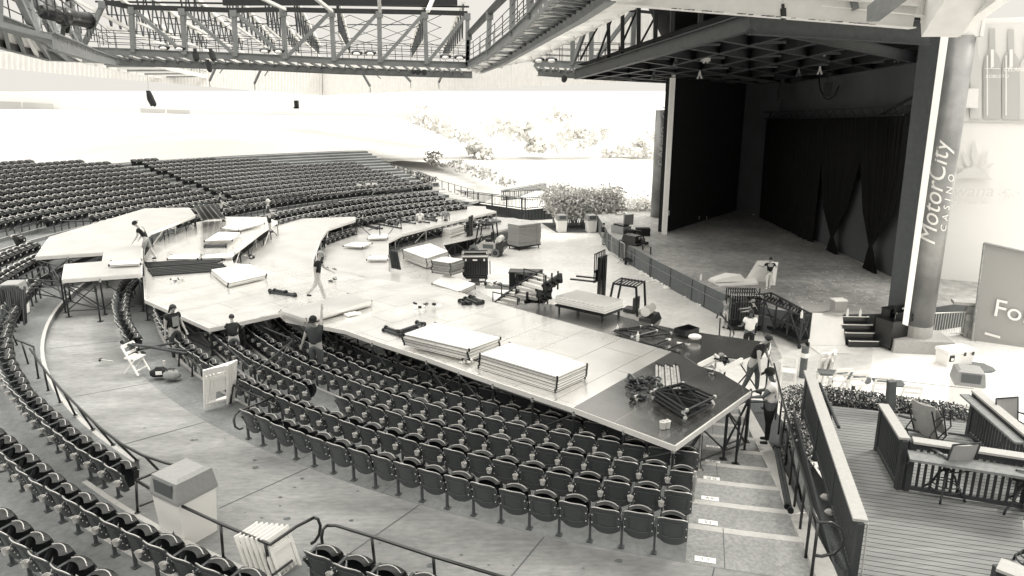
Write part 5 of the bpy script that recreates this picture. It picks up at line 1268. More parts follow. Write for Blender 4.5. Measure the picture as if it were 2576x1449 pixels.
# right building with the billboards
RX=22.5
def rw(x,y): # plane of the right building wall, seen obliquely
    d=ray(x,y); A=V(22.4,36,0); n=V(.93,.37,0).normalized(); n=V(-.42,-1,0).normalized(); t=(A-V(0,0,H)).dot(n)/d.dot(n); return V(0,0,H)+d*t
t=T('billboard_building','pale building at the right edge covered with billboards','building',rw(2470,600))
P=[rw(2340,30),rw(2640,30),rw(2640,900),rw(2340,830)]; bk=V(.8,1.9,0)
wpart('wall',MB().add([rw(2350,52),rw(2640,40),rw(2640,935),rw(2350,790)]+[p+bk for p in (rw(2350,52),rw(2640,40),rw(2640,935),rw(2350,790))],[(0,1,2,3),(7,6,5,4),(0,4,5,1),(1,5,6,2),(2,6,7,3),(3,7,4,0)]),'building_wall',t)
fr=V(-.03,-.08,0)
def poly_on(pts,o=1,mat_='sign_faint2',nm='poster',mb=None,mi=0):
    m=mb or MB(); m.add([rw(x,y)+fr*o for x,y in pts],[tuple(range(len(pts)))],mi); return m
wpart('poster',poly_on([(2400,60),(2640,60),(2640,310),(2400,304)],1),'sign_faint2',t)
def bottle_px(cx,base,top,w_,m,o):
    h=base-top; pts=[(cx-w_,base),(cx+w_,base),(cx+w_,top+h*.42),(cx+w_*.85,top+h*.33),(cx+w_*.36,top+h*.25),(cx+w_*.33,top),(cx-w_*.33,top),(cx-w_*.36,top+h*.25),(cx-w_*.85,top+h*.33),(cx-w_,top+h*.42)]
    poly_on(pts,o,mb=m)
for i,(cx,b_,tp_,w_) in enumerate(((2453,298,82,14),(2494,298,72,22),(2541,300,74,22),(2584,300,88,22))):
    m=MB(); bottle_px(cx,b_,tp_,w_,m,2); wpart('painted_bottle',m,'sign_bottle' if i in (1,2) else 'sign_faint',t)
m=MB(); 
for cx in (2494,2541): poly_on([(cx-5,125),(cx+3,125),(cx+3,168),(cx-5,172)],3,mb=m); poly_on([(cx-18,172),(cx+18,172),(cx+18,173.5),(cx-18,173.5)],3,mb=m); poly_on([(cx-15,140),(cx-12,140),(cx-12,290),(cx-15,290)],3,mb=m)
wpart('bottle_highlight',m,'building_wall',t)
wpart('white_patch',poly_on([(2423,222),(2458,223),(2456,272),(2420,270)],4),'white',t)
m=MB(); o=rw(2474,196)+fr*5; xd=(rw(2500,196)-rw(2474,196)).normalized(); text_on(m,'ROBUSTO',o,xd,V(0,0,1),.20,0,.01); text_on(m,'CELANI',rw(2518,180)+fr*5,xd,V(0,0,1),.24,0,.01); wpart('bottle_lettering',m,'white',t)
# leaf and skyline emblem
m=MB()
for cx,cy,tx,ty,w_ in ((2450,420,2450,350,9),(2436,422,2420,376,7),(2464,422,2484,376,7),(2424,424,2396,407,5),(2476,424,2500,408,5)):
    dx,dy=tx-cx,ty-cy; L=math.hypot(dx,dy); nx,ny=-dy/L*w_,dx/L*w_; mx_,my_=(cx*.55+tx*.45),(cy*.55+ty*.45); poly_on([(cx,cy),(mx_+nx,my_+ny),(tx,ty),(mx_-nx,my_-ny)],2,mb=m)
wpart('leaf_emblem',m,'sign_faint2',t)
m=MB(); pts=[(2389,451),(2395,445),(2402,440)]
for x in range(2404,2484,5): h=8+13*math.exp(-((x-2446)/22)**2)+random.uniform(0,6); y=441-h+((x-2446)/40)**2*4; pts+=[(x,y),(x+4,y)]
pts+=[(2484,441),(2496,452),(2470,448.5),(2440,447),(2410,448.5)]
c=(2440,446); 
for i in range(len(pts)-1): poly_on([pts[i],pts[i+1],c],2.2,mb=m)
wpart('skyline_emblem',m,'sign_faint2',t)
m=MB(); o=rw(2392,492)+fr*3; text_on(m,'wana',o,(rw(2500,492)-rw(2383,492)),V(0,0,1),.84,0,.01,.1,1.0); text_on(m,'enhance your life',rw(2380,511)+fr*3,(rw(2500,511)-rw(2380,511)),V(0,0,1),.24,0,.01); wpart('lettering',m,'sign_faint2',t)
m=MB()
for i in range(26): a=random.uniform(0,2*PI); r=random.uniform(2,14); x=2532+r*2*math.cos(a); y=486+r*math.sin(a); poly_on([(x,y),(x+5,y+1),(x+2,y+4)],2,mb=m)
wpart('faded_mark',m,'sign_faint2',t)
# grey sign panel with white letters, on a frame
def sp(x,y,o=0): 
    d=ray(x,y); A=at(2470,860,PIT); n=V(-.55,-1,0).normalized(); t=(A-V(0,0,H)).dot(n)/d.dot(n); return V(0,0,H)+d*t+n*o
t=T('sign_panel','big grey sign panel at the right edge with white letters beginning For','sign',sp(2500,870))
P=[sp(2476,612),sp(2660,652),sp(2660,920),sp(2445,856)]
wpart('panel',MB().add(P+[p+V(.1,.2,0) for p in P],[(0,1,2,3),(7,6,5,4),(0,4,5,1),(1,5,6,2),(2,6,7,3),(3,7,4,0)]),'sign_grey',t)
wpart('frame',MB().tube([sp(2476,610,.05),sp(2445,858,.05)],.05,6).tube([sp(2476,610,.05),sp(2660,650,.05)],.04,6),'stone',t)
wpart('base_strip',MB().bar(sp(2448,862,.06),sp(2660,925,.06),.06,.22),'sign_dark',t)
m=MB(); xd=(sp(2570,812)-sp(2495,794)); text_on(m,'For t',sp(2495,791,.08),xd,V(0,0,1),1.05,0,.05); wpart('lettering',m,'white',t)
wpart('sticker',MB().add([sp(x,y,.06) for x,y in ((2478,834),(2516,845),(2516,851),(2476,840))],[(0,1,2,3)]),'white',t)
m=MB()
for i in range(28): p=sp(2480+i*6,611+i*1.35,.06); m.ball(p,.07,6,0,(1.3,1,.7))
wpart('cord',m,'grey_plastic',t)
# stone block wall stub beneath the panel
m=MB(); a=at(2430,850,PIT); 
for k in range(4):
    for i in range(4): m.box(at(2432+i*14,846+i*3.4,PIT)+V(0,0,.18+k*.36),(.42,.45,.34),-.3+random.uniform(-.03,.03))
m.box(at(2452,850,PIT)+V(0,.05,1.55),(2.1,.6,.12),-.32,1)
solo('stone_wall',m,['stone','concrete_edge'],'short stone block wall below the grey sign panel','wall')
# ---------------- vegetation
def leafcloud(mb,c,rad,n,s,mi=(0,1),flat=1.0,shell=.5):
    for i in range(n):
        while True:
            d=V(random.uniform(-1,1),random.uniform(-1,1),random.uniform(-1,1))
            if shell<d.length<1: break
        p=V(c[0]+d.x*rad[0],c[1]+d.y*rad[1],c[2]+d.z*rad[2]); a=V(random.gauss(0,1),random.gauss(0,1),random.gauss(0,1)).normalized(); b=a.cross(V(random.gauss(0,1),random.gauss(0,1),random.gauss(0,1))).normalized(); q=s*random.uniform(.6,1.4)
        mb.add([p-a*q,p+b*q*.5,p+a*q,p-b*q*.5],[(0,1,2,3)],random.choice(mi))
def shrub(label,x0,x1,ybase,ytop,z,n,s,mats,cat='bush',name='bush',clumps=14,group=None,D=None,depth=1.5,stems=True):
    a=at(x0,ybase,z) if D is None else atD(x0,ybase,D); b=at(x1,ybase,z) if D is None else atD(x1,ybase,D)
    hh=(ybase-ytop)/F*a.y*1.0; t=T(name,label,cat,(a+b)/2,0,group); m=MB()
    for i in range(clumps):
        u=random.random(); c=a.lerp(b,u)+V(0,random.uniform(-.5,.5)*depth,hh*random.uniform(.35,.85)); r=hh*random.uniform(.18,.36); leafcloud(m,c,(r*1.2,r,r*.85),n//clumps,s,(0,0,1,1,2))
    wpart('foliage',m,mats,t)
    if stems:
        k=MB()
        for i in range(max(3,clumps//2)):
            p=a.lerp(b,random.random()); q=p+V(random.uniform(-.4,.4),random.uniform(-.3,.3),hh*.7); k.tube([p,p.lerp(q,.5)+V(random.uniform(-.1,.1),0,0),q],.05,5,r2=.015)
        wpart('stem',k,'leaf_pale' if D else 'bark',t)
    return t
shrub('dense flowering bush behind the litter bins, its left half',1388,1468,568,466,PIT,7500,.12,['bush_mid','bush_light','leaf_light'],clumps=50,depth=1.6)
shrub('dense flowering bush behind the litter bins, its right half',1462,1552,568,472,PIT,7000,.12,['bush_mid','bush_light','leaf_light'],clumps=44,depth=1.6)
shrub('paler low bush between the flowering bush and the bright opening',1530,1570,572,520,PIT,1300,.13,['bush_light','leaf_light','bush_light'],clumps=12,depth=3)
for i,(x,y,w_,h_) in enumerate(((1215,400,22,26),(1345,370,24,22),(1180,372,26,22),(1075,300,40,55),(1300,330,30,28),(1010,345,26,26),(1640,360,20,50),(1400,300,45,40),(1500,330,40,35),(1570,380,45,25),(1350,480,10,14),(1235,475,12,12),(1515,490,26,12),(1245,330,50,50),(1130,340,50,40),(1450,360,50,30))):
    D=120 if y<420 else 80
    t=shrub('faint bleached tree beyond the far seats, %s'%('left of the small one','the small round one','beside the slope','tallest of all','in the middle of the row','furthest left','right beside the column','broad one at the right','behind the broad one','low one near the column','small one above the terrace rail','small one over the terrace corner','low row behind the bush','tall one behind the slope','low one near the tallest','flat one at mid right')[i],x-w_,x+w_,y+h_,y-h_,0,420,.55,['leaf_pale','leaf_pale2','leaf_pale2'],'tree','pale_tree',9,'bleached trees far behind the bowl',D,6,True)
m=MB()
for i in range(24):
    u=random.random(); v=random.uniform(.0,1); x=1085+u*190; y=415+u*55+v*(25)-30; c=atD(x,y,84-u*16); r=random.uniform(.3,.9); leafcloud(m,c,(r*1.2,r,r*.5),26,.22,(0,1,2))
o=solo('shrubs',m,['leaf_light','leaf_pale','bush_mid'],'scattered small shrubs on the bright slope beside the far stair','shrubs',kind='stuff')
# arborvitae row, very faint
for i in range(8):
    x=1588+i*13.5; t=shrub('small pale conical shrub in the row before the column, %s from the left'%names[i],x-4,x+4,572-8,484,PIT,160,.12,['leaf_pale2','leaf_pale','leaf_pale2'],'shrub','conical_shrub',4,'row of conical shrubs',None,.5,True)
# far right stair: sloping wall, rail posts, dark hedge strip
t=T('stair_rail','row of thin dark posts down the right side of the far seats','railing',atD(1050,450,72))
for i in range(18):
    u=i/17; x=920+u*272; y=412+u*96; D=80-u*19; h=26-u*(-2); wpart('post',MB().tube([atD(x,y,D),atD(x,y-17-u*12,D)],.035,5),'black_paint',t)
wpart('handrail',MB().tube([atD(920,395,80),atD(1056,432,71),atD(1110,455,67),atD(1192,478,61)],.025,5),'roof_steel',t)
m=MB(); A=[atD(918+i*14,416+i*5.4,79.8-i*1.0) for i in range(20)]
for a,b in zip(A,A[1:]): m.bar(a-V(0,0,.25),b-V(0,0,.25),.4,.5)
solo('sloping_wall',m,'concrete_edge','pale low wall sloping down along the far stair','wall')
m=MB()
for i in range(60):
    u=random.random()**.9; c=atD(930+u*150,412+u*48+random.uniform(-3,3)-4,79.5-u*10); leafcloud(m,c,(.9,.6,.45),34,.16,(0,1,1))
solo('hedge',m,['leaf_dark','bush_mid'],'dark low hedge strip beside the sloping wall','hedge')
# far stair treads
m=MB()
for i in range(17):
    u=i/16; x=905+u*262; y=414+u*92; D=79-u*18; c=atD(x,y,D); m.box(c,(2.2,1.2,.22),-.5)
solo('far_stair',m,'concrete_edge','pale stair climbing along the right edge of the far seats','stair')
# ---------------- far wooden terrace with railing
t=T('wooden_terrace','raised timber terrace with railings beyond the far corner of the floor','terrace',at(1293,555,PIT))
z1=-.55
G0=at(1142,508,PIT+.6); 
base=[atD(1136,500,70),at(1293,556,PIT),at(1393,545,PIT+0)]
base=[V(atD(1140,510,69).x,69,PIT),at(1322,571,PIT),at(1394,553,PIT)]
base=[V(atD(1140,505,69.5).x,69.5,PIT),at(1321,555,PIT),at(1394,551,PIT)]
def zt(x,y,p): 
    q=atD(x,y,p.y); return q.z
ztop=[zt(1141,503,base[0]),zt(1321,528,base[1]),zt(1394,521,base[2])]; zr=[zt(1141,477,base[0]),zt(1321,498,base[1]),zt(1394,495,base[2])]
m=MB()
for i in range(2):
    a,b=base[i],base[i+1]; m.add([V(a.x,a.y,ztop[i]),V(b.x,b.y,ztop[i+1]),V(b.x,b.y,PIT-.2),V(a.x,a.y,PIT-.2)],[(0,1,2,3)]); L=(b-a).length; n=(b-a).cross(V(0,0,1)).normalized()*.03
    if n.y>0: n=-n
    for k in range(int(L/.28)):
        u=k*.28/L; p=a.lerp(b,u); m.bar(V(p.x,p.y,ztop[i]*(1-u)+ztop[i+1]*u)+n,V(p.x,p.y,PIT)+n,.03,.02,1)
wpart('skirt_boards',m,['wood_dark','stage_black'],t)
m=MB(); m.add([V(base[0].x,base[0].y,ztop[0]),V(base[1].x,base[1].y,ztop[1]),V(base[2].x,base[2].y,ztop[2]),V(base[2].x+1,base[2].y+9,ztop[2]),V(base[0].x+1,base[0].y+9,ztop[0])],[(0,1,2,3,4)]); wpart('floor',m,'plaza',t)
def trail(pts,zt_,zr_,cap=.12):
    m=MB(); c=MB(); po=MB()
    for i in range(len(pts)-1):
        a,b=pts[i],pts[i+1]; L=(b-a).length; N=int(L/.20)
        A=V(a.x,a.y,zr_[i]); B=V(b.x,b.y,zr_[i+1]); A0=V(a.x,a.y,zt_[i]); B0_=V(b.x,b.y,zt_[i+1])
        c.bar(A,B,cap,.07); m.bar(A0+V(0,0,.12),B0_+V(0,0,.12),.05,.06); m.bar(A-V(0,0,.12),B-V(0,0,.12),.05,.06)
        for k in range(N+1): u=k/N; m.bar(A0.lerp(B0_,u)+V(0,0,.1),A.lerp(B,u)-V(0,0,.1),.045,.045)
        for k in range(int(L/2.3)+1): u=min(1,k*2.3/L); po.bar(A0.lerp(B0_,u)-V(0,0,.1),A.lerp(B,u),.12,.12)
    return m,c,po
mm,cc,pp=trail(base,ztop,zr); wpart('balusters',mm,'wood_dark',t); wpart('cap_rail',cc,'wood_mid',t); wpart('post',pp,'wood_dark',t)
inner=[base[0]+V(9,5,0),base[1]+V(-2,4.5,0),base[2]+V(-1,5,0)]
mm,cc,pp=trail(inner,ztop,[z+.0 for z in zr]); wpart('balusters',mm,'wood_dark',t); wpart('cap_rail',cc,'wood_mid',t)
wpart('ramp_rail',MB().tube([V(base[0].x+7,base[0].y-3.6,ztop[0]-.2),V(base[1].x-.3,base[1].y-.2,PIT+.6)],.06,6),'black_paint',t)
# litter bins
def bin_(x,y,z,label,s=1,rz=0,group='white litter bins with grey domed tops'):
    t=T('litter_bin',label,'litter bin',at(x,y,z),rz,group,s)
    part('body',MB().add([(a*(.27 if zz==0 else .31),b*(.27 if zz==0 else .31),zz) for zz in (0,.78) for a,b in ((-1,-1),(1,-1),(1,1),(-1,1))],[(3,2,1,0),(4,5,6,7),(0,1,5,4),(1,2,6,5),(2,3,7,6),(3,0,4,7)]),'white_plastic',t)
    m=MB(); v=[(-.33,-.33,.78),(.33,-.33,.78),(.33,.33,.78),(-.33,.33,.78),(-.33,-.33,.83),(.33,-.33,.83),(.33,.33,.83),(-.33,.33,.83),(-.29,-.29,1.12),(.29,-.29,1.12),(.29,.29,1.12),(-.29,.29,1.12),(-.22,-.22,1.16),(.22,-.22,1.16),(.22,.22,1.16),(-.22,.22,1.16)]
    fs=[(3,2,1,0),(12,13,14,15)]
    for k in (0,4,8):
        for i in range(4): fs.append((k+i,k+(i+1)%4,k+4+(i+1)%4,k+4+i))
    m.add(v,fs); part('lid',m,'grey_plastic',t)
    part('flap',MB().box((0,-.315,.97),(.42,.02,.24)),'sign_dark',t)
    return t
bin_(1412,583,PIT,'white litter bin before the flowering bush, left of the pair',1.15,.2)
bin_(1486,583,PIT,'white litter bin before the flowering bush, right of the pair',1.15,.25)
c=atD(1095,492,66); b=bin_(1095,492,-1,'white litter bin at the foot of the far stair',1.05,.3); b.location=c
# ================================================================ NEAR: handrails, bins, chairs
def rail(label,top,posts,z0,h=.62,r=.026,closed=None,base=None,group='dark steel handrails of the walkway'):
    """top: picture points of the rail (all at height z0+h); posts: indices or picture points of post feet at z0"""
    P=[at(x,y,z0+h) for x,y in top]; c=sum(P,Vector())/len(P)
    t=T('handrail',label,'handrail',V(c.x,c.y,z0),0,group); sm=[P[0]]
    for i in range(1,len(P)-1):
        a,b,d=P[i-1],P[i],P[i+1]; sm+=[b.lerp(a,min(.3,.12/(b-a).length)),b,b.lerp(d,min(.3,.12/(d-b).length))]
    sm.append(P[-1]); wpart('top_rail',MB().tube(sm,r,8),'black_paint',t,True)
    for q in posts:
        p=at(q[0],q[1],z0) if len(q)==2 else at(q[0],q[1],q[2]); zt=z0+h
        best=min(((Vector((a.x,a.y,0)).lerp(Vector((b.x,b.y,0)),u),a.lerp(b,u).z) for a,b in zip(P,P[1:]) for u in [k/20 for k in range(21)]),key=lambda s:(s[0]-Vector((p.x,p.y,0))).length)
        wpart('post',MB().tube([p,V(best[0].x,best[0].y,best[1]-.01)],r*.95,8).cyl((p.x,p.y,p.z),.05,.012,10),'black_paint',t,True)
    return t
def loop(t,pts,r=.026): wpart('end_loop',MB().tube(pts,r,8),'black_paint',t,True)
t=rail('long curved handrail along the walkway in front of the left seats',[(75,877),(98,910),(122,943),(156,982),(199,1026),(252,1077),(305,1117),(360,1146),(418,1165),(470,1176),(483,1172),(462,1167),(400,1185),(345,1207)],
    [(97,952),(122,983),(152,1013),(190,1045),(234,1080),(285,1119),(345,1159),(416,1201)],.2)
t2=rail('handrail with an end loop above the white litter bin',[(342,1208),(425,1258),(555,1318),(680,1370),(745,1325),(790,1302)],[(346,1290),(440,1343),(562,1406),(681,1449)],.2)
a=at(790,1302,.82); loop(t2,[a,at(800,1306,.79),at(806,1322,.68),at(803,1345,.55),at(792,1362,.45),at(782,1368,.42)])
wpart('mid_rail',MB().tube([at(351,1273,.3),at(408,1251,.3)],.022,7),'black_paint',t2); wpart('mid_rail',MB().tube([at(686,1446,.35),at(735,1410,.35)],.022,7),'black_paint',t2)
t3=rail('handrail with a rounded end running off the bottom edge',[(822,1322),(845,1322),(940,1351),(1090,1400),(1300,1462)],[(944,1432),(1096,1482)],.2)
loop(t3,[at(822,1322,.82),at(812,1332,.78),at(809,1352,.66),at(814,1394,.40),at(816,1394,.36)])
t4=rail('curved handrail before the second seat row, from the bags to the folded chairs',[(448,880),(478,903),(512,931),(560,955),(620,985),(660,1002),(690,1018)],[(450,921,.0),(484,947),(522,980),(580,1015),(625,1035)],0.0,.45)
t4b=rail('short handrail with a round end loop before the first seat in the front row',[(600,1035),(640,1018),(683,1000)],[(686,1045,-.0)],.0,.5)
loop(t4b,[at(603,1033,.5),at(592,1043,.46),at(588,1058,.36),at(592,1074,.22),at(603,1080,.16),at(612,1076,.18)])
t5=rail('two small handrail hoops at the upper left walkway gate',[(30,862),(38,854),(60,862),(84,872)],[(39,925),(73,922),(97,952)],.0,.75)
t6=rail('bent handrail at the far left edge above the gate',[(-10,776),(12,780),(25,790),(25,803),(10,815),(2,818)],[(17,880),(45,872)],.0,.8)
# far left walkway rails
t7=rail('far handrails round the opening in the far left seats',[(54,555),(56,545),(110,532),(112,560)],[(56,580),(85,571)],-.1,1.0,.035)
t8=rail('handrail stepping down beside the far left opening',[(36,578),(40,555),(55,565)],[(42,598),(55,594)],-.1,1.0,.035)
t9=rail('long level handrail beyond the highest white deck',[(50,598),(52,572),(103,555),(180,556),(232,556)],[(77,590),(105,596),(160,575)],-.1,1.0,.035)
t10=rail('sloping handrail beside the far aisle on the left',[(176,546),(178,537),(270,538)],[(178,560),(210,556)],-.1,1.0,.035)
t11=rail('handrail before the front row of the far upper seats',[(684,506),(690,503),(760,494),(865,486),(935,476)],[(690,522),(706,519),(722,516),(743,511),(764,509),(786,506),(807,503),(828,500),(849,498)],-.7,1.0,.035)
t12=rail('handrail before the right end of the far upper seats',[(935,492),(940,483),(1035,475),(1040,486)],[(938,494),(957,492),(977,489),(997,487),(1018,485)],-.8,1.0,.035)
t13=rail('small hooped handrail at the top of the far aisle',[(591,533),(597,514),(628,512),(632,525)],[(592,535),(611,531),(631,529)],-.6,1.0,.035)
t14=rail('thin handrail curving round the seats at the middle of the far block',[(809,513),(815,512),(880,506),(888,505)],[(812,520)],-.9,1.0,.03)
# stairs handrail at the right
def srail():
    T0=T('handrail','steep dark handrail running down the right side of the aisle steps','handrail',at(2040,1440,0),0,'dark steel handrails of the walkway')
    feet=[(2041,1452,.12),(2026,1406,-.02),(2012,1334,-.15),(1998,1273,-.28),(1986,1219,-.42),(1975,1170,-.55),(1966,1130,-.68),(1958,1092,-.85),(1951,1055,-1.0)]
    P=[at(*f) for f in feet]; tops=[p+V(0,0,.98) for p in P]
    wpart('top_rail',MB().tube(tops+[tops[-1]+(tops[-1]-tops[-2])*2],.028,8),'black_paint',T0,True)
    for p,q in zip(P,tops): wpart('post',MB().tube([p,q],.026,8),'black_paint',T0,True)
    q=tops[0]; dx=V(1,.1,0); wpart('end_loop',MB().tube([q,q+V(.20,.0,-.0),q+V(.36,0,-.10),q+V(.44,0,-.26),q+V(.42,0,-.42),q+V(.30,0,-.55),q+V(.12,0,-.60),q+V(0,0,-.58)],.026,8),'black_paint',T0,True)
srail()
big=bin_(478,1343,0,'large white litter bin with a grey lid beside the handrail corner',1.0,R(-32)); big.scale=(1.18,1.18,1.10)
# white bin at far left in the gap
bin_(45,790,0,'white litter bin half hidden by the scaffold at far left',1.0,R(10))
# ---------------- folding chairs
def folding_chair(label,x,y,z,rz,folded=False,scale=1,group='white wooden folding chairs',tiltx=0):
    if isinstance(x,Vector): group_=rz; x,rz,folded,scale,group,tiltx=x,y,z,rz,folded,scale
    t=T('folding_chair',label,'folding chair',at(x,y,z) if not isinstance(x,Vector) else x,rz,group,scale)
    th=R(24); h=.80
    f=MB()
    if not folded:
        for s in (-1,1): part('leg',MB().bar((s*.21,.22,0),(s*.21,-.20,h),.03,.045,upv=(1,0,0)),'white',t)
        for s in (-1,1): part('leg',MB().bar((s*.18,-.24,0),(s*.18,.16,.44),.03,.045,upv=(1,0,0)),'white',t)
        part('seat',MB().box((0,.0,.44),(.38,.38,.035)),'white_plastic',t)
        b=MB(); b.bar((-.21,-.185,h-.04),(.21,-.185,h-.04),.025,.10); b.bar((-.21,-.10,h-.22),(.21,-.10,h-.22),.02,.07); part('backrest',b,'white',t)
        part('stretcher',MB().bar((-.2,.17,.12),(.2,.17,.12),.03),'white',t)
    else:
        for s in (-1,1): part('leg',MB().bar((s*.21,.0,0),(s*.21,-.02,h+.1),.03,.045,upv=(1,0,0)),'white',t)
        part('seat',MB().box((0,.03,.52),(.36,.03,.40)),'white_plastic',t)
        b=MB(); b.bar((-.21,-.0,h+.03),(.21,-.0,h+.03),.025,.12); b.bar((-.21,0,h-.14),(.21,0,h-.14),.02,.07); b.bar((-.2,0,.12),(.2,0,.12),.03); part('backrest',b,'white',t)
        t.rotation_euler=(tiltx,0,rz)
    return t
folding_chair('white folding chair standing alone in the aisle with a tool on its seat',345,936,0,R(-105),scale=1.02)
clutter('hand_tool','dark drill lying on the seat of the lone white folding chair','tool',351,893,.36,9,.14,.08,.06,['black_steel','seat_metal'])
for i in range(4): folding_chair('folded white chair in the leaning group beside the curved handrail, %s'%('front one','second','third','rear one')[i],at(545+i*6,1022-i*3,0)+V(0,0,0),R(38+5*i),True,1.28,'folded white chairs leaning together',R(14))
for i in range(7): folding_chair('folded white chair in the row stacked under the bottom handrail, %s from the right'%names[i],at(742-i*13,1470-i*1.5,0)+V(0,0,0),R(62),True,1.0,'folded white chairs stacked under the rail',R(-20))
for i,(x,y,rz,l) in enumerate(((1981,966,R(160),'beside the bollard'),(2148,1000,R(5),'second in the row behind the hedge'),(2212,1012,R(-8),'third in the row behind the hedge'),(2284,1036,R(-15),'fourth in the row behind the hedge'),(2105,990,R(10),'first in the row behind the hedge'))):
    folding_chair('white folding chair '+l,x,y,-1.9 if i else PIT+.4,rz,scale=1.15)
for i in range(3): folding_chair('folded white chair standing upright behind the timber rail, %s'%('left one','middle one','right one')[i],at(2066+i*6,972,-2.4),R(20+25*i),True,1.45,'folded white chairs behind the timber rail',R(6))
for i,(x,y,l) in enumerate(((915,500,'left'),(936,497,'middle'),(920+34,497,'right'))):
    t=T('folding_chair','white chair among the far handrails, the %s one'%l,'folding chair',at(x-16,y+3,-.9),R(-40),'white chairs among the far handrails')
    part('seat',MB().box((0,0,.45),(.6,.5,.06)),'white',t); part('backrest',MB().box((0,.25,.85),(.6,.06,.7)),'white',t)
    part('leg',MB().box((-.28,-.2,.22),(.05,.05,.44)),'white',t); part('leg',MB().box((.28,-.2,.22),(.05,.05,.44)),'white',t)
# tables behind the hedge
for i,(x,y,r) in enumerate(((2085,968,.42),(2140,985,.5),(2226,995,.45))):
    t=T('patio_table','dark patio table behind the hedge, %s from the left'%names[i],'table',at(x,y+40,-2.6),0,'dark patio tables behind the hedge')
    part('tabletop',(MB().cyl((0,0,1.0),r,.05,20) if i==1 else MB().box((0,0,1.0),(r*2,r*1.2,.05),-.2)),'sign_dark',t); part('leg',MB().cyl((0,0,0),.06,1.0,8),'black_paint',t)
# bags, hammer
def bag(name,label,x,y,z,sz,m,rz=0,handles=True):
    t=T(name,label,'bag',at(x,y,z),rz); a,b,c=sz; mb=MB(); prof=((.0,.94),(.3,1.04),(.7,.9),(1,.45))
    vs=[];n=14
    for h,k in prof:
        for i in range(n):
            q=2*PI*i/n; w=1+.12*math.sin(3*q+h*5); vs.append((a/2*k*w*math.copysign(abs(math.cos(q))**.6,math.cos(q)),b/2*k*w*math.copysign(abs(math.sin(q))**.6,math.sin(q)),c*h))
    fs=[(i+k*n,(i+1)%n+k*n,(i+1)%n+(k+1)*n,i+(k+1)*n) for k in range(3) for i in range(n)]+[tuple(range(3*n,4*n)),tuple(range(n-1,-1,-1))]
    part('body',mb.add(vs,fs),m,t,True)
    if handles:
        for s in (-1,1): part('strap',MB().tube([(-a*.25,s*b*.3,c*.75),(-a*.18,s*b*.1,c*1.15),(a*.18,s*b*.1,c*1.15),(a*.25,s*b*.3,c*.75)],.014,5),'black_paint',t)
    return t
bag('tote_bag','pale canvas bag with dark straps near the handrail start',433,950,0,(.42,.30,.22),'cloth_grey',.1)
t=bag('tool_bag','black tool bag with a white label left of the pale bag',403,944,0,(.50,.28,.20),'cloth_black',.15); part('label_patch',MB().box((.02,-.155,.12),(.16,.02,.09)),'white',t)
m=MB(); a=at(252,905,.03); b=at(284,909,.03); m.tube([a,b],.022,7); m.box(a,(.05,.16,.05),.3,1); solo('hammer',m,['cup','black_steel'],'hammer lying alone on the walkway','hammer')
solo('drink_can',MB().cyl(at(414,918,.0),.035,.13,10),'bright_metal','small drink can behind the two bags','can')
# fallen black seat panel between rows and dropped case
solo('fallen_seat',MB().prism([at(1012,1008,-.45),at(1040,985,-.35),at(1082,1000,-.42),at(1075,1022,-.5),at(1055,1025,-.5)],.05),'seat_metal','broken dark seat lying flat in the gap between two rows','broken seat')
solo('black_cover',MB().prism([at(400,782,.2),at(415,775,.25),at(452,775,.25),at(455,800,.2),at(425,812,.12)],.06),'seat_plastic','loose black seat shell lying behind the first row at left','seat shell')
for i in range(3):
    pass
# ================================================================ timber deck at the right
P=[at(2089,1021,0),at(2257,1040,0),at(2450,1066,0),at(2700,1100,0),at(2900,1500,0),at(2600,1700,0),at(2080,1600,0),at(2135,1460,0)]
c0_=at(2300,1250,0); brd=(at(2217,1035,0)-at(2089,1021,0)).normalized(); perp=V(-brd.y,brd.x,0)
m=MB(); 
o_=at(2134,1455,0); 
def clipdeck(): pass
t=T('timber_deck','weathered plank deck with bar seating at the right','deck',V(c0_.x,c0_.y,-.05))
# planks as one surface pattern: strips with dark gaps
e0=at(2089,1021,0); e1=at(2140,1456,0); L=(e1-e0).dot(-perp); W0=.0
n=int(abs(L)/.14)+14; far=e0
left=lambda s:(e0+(e1-e0)*(s/abs((e1-e0).dot(perp))))   # left border where the plank line crosses
sg=-1 if (e1-e0).dot(perp)<0 else 1
for k in range(n):
    s0=k*.14; s1=s0+.124; a=left(s0); b=left(s1); L2=14
    m.add([a,b,b+brd*L2,a+brd*L2],[(0,3,2,1)] if sg>0 else [(0,1,2,3)],0)
m.add([V(left(0).x,left(0).y,-.03),V(left(n*.14).x,left(n*.14).y,-.03),V(left(n*.14).x,left(n*.14).y,-.03)+brd*14,V(left(0).x,left(0).y,-.03)+brd*14],[(0,1,2,3)],1)
m.bar(left(0)-V(0,0,.12)-perp*sg*.03,left(0)+brd*14-V(0,0,.12)-perp*sg*.03,.05,.22,1)
wpart('planks',m,['wood_deck','deck_gap'],t)
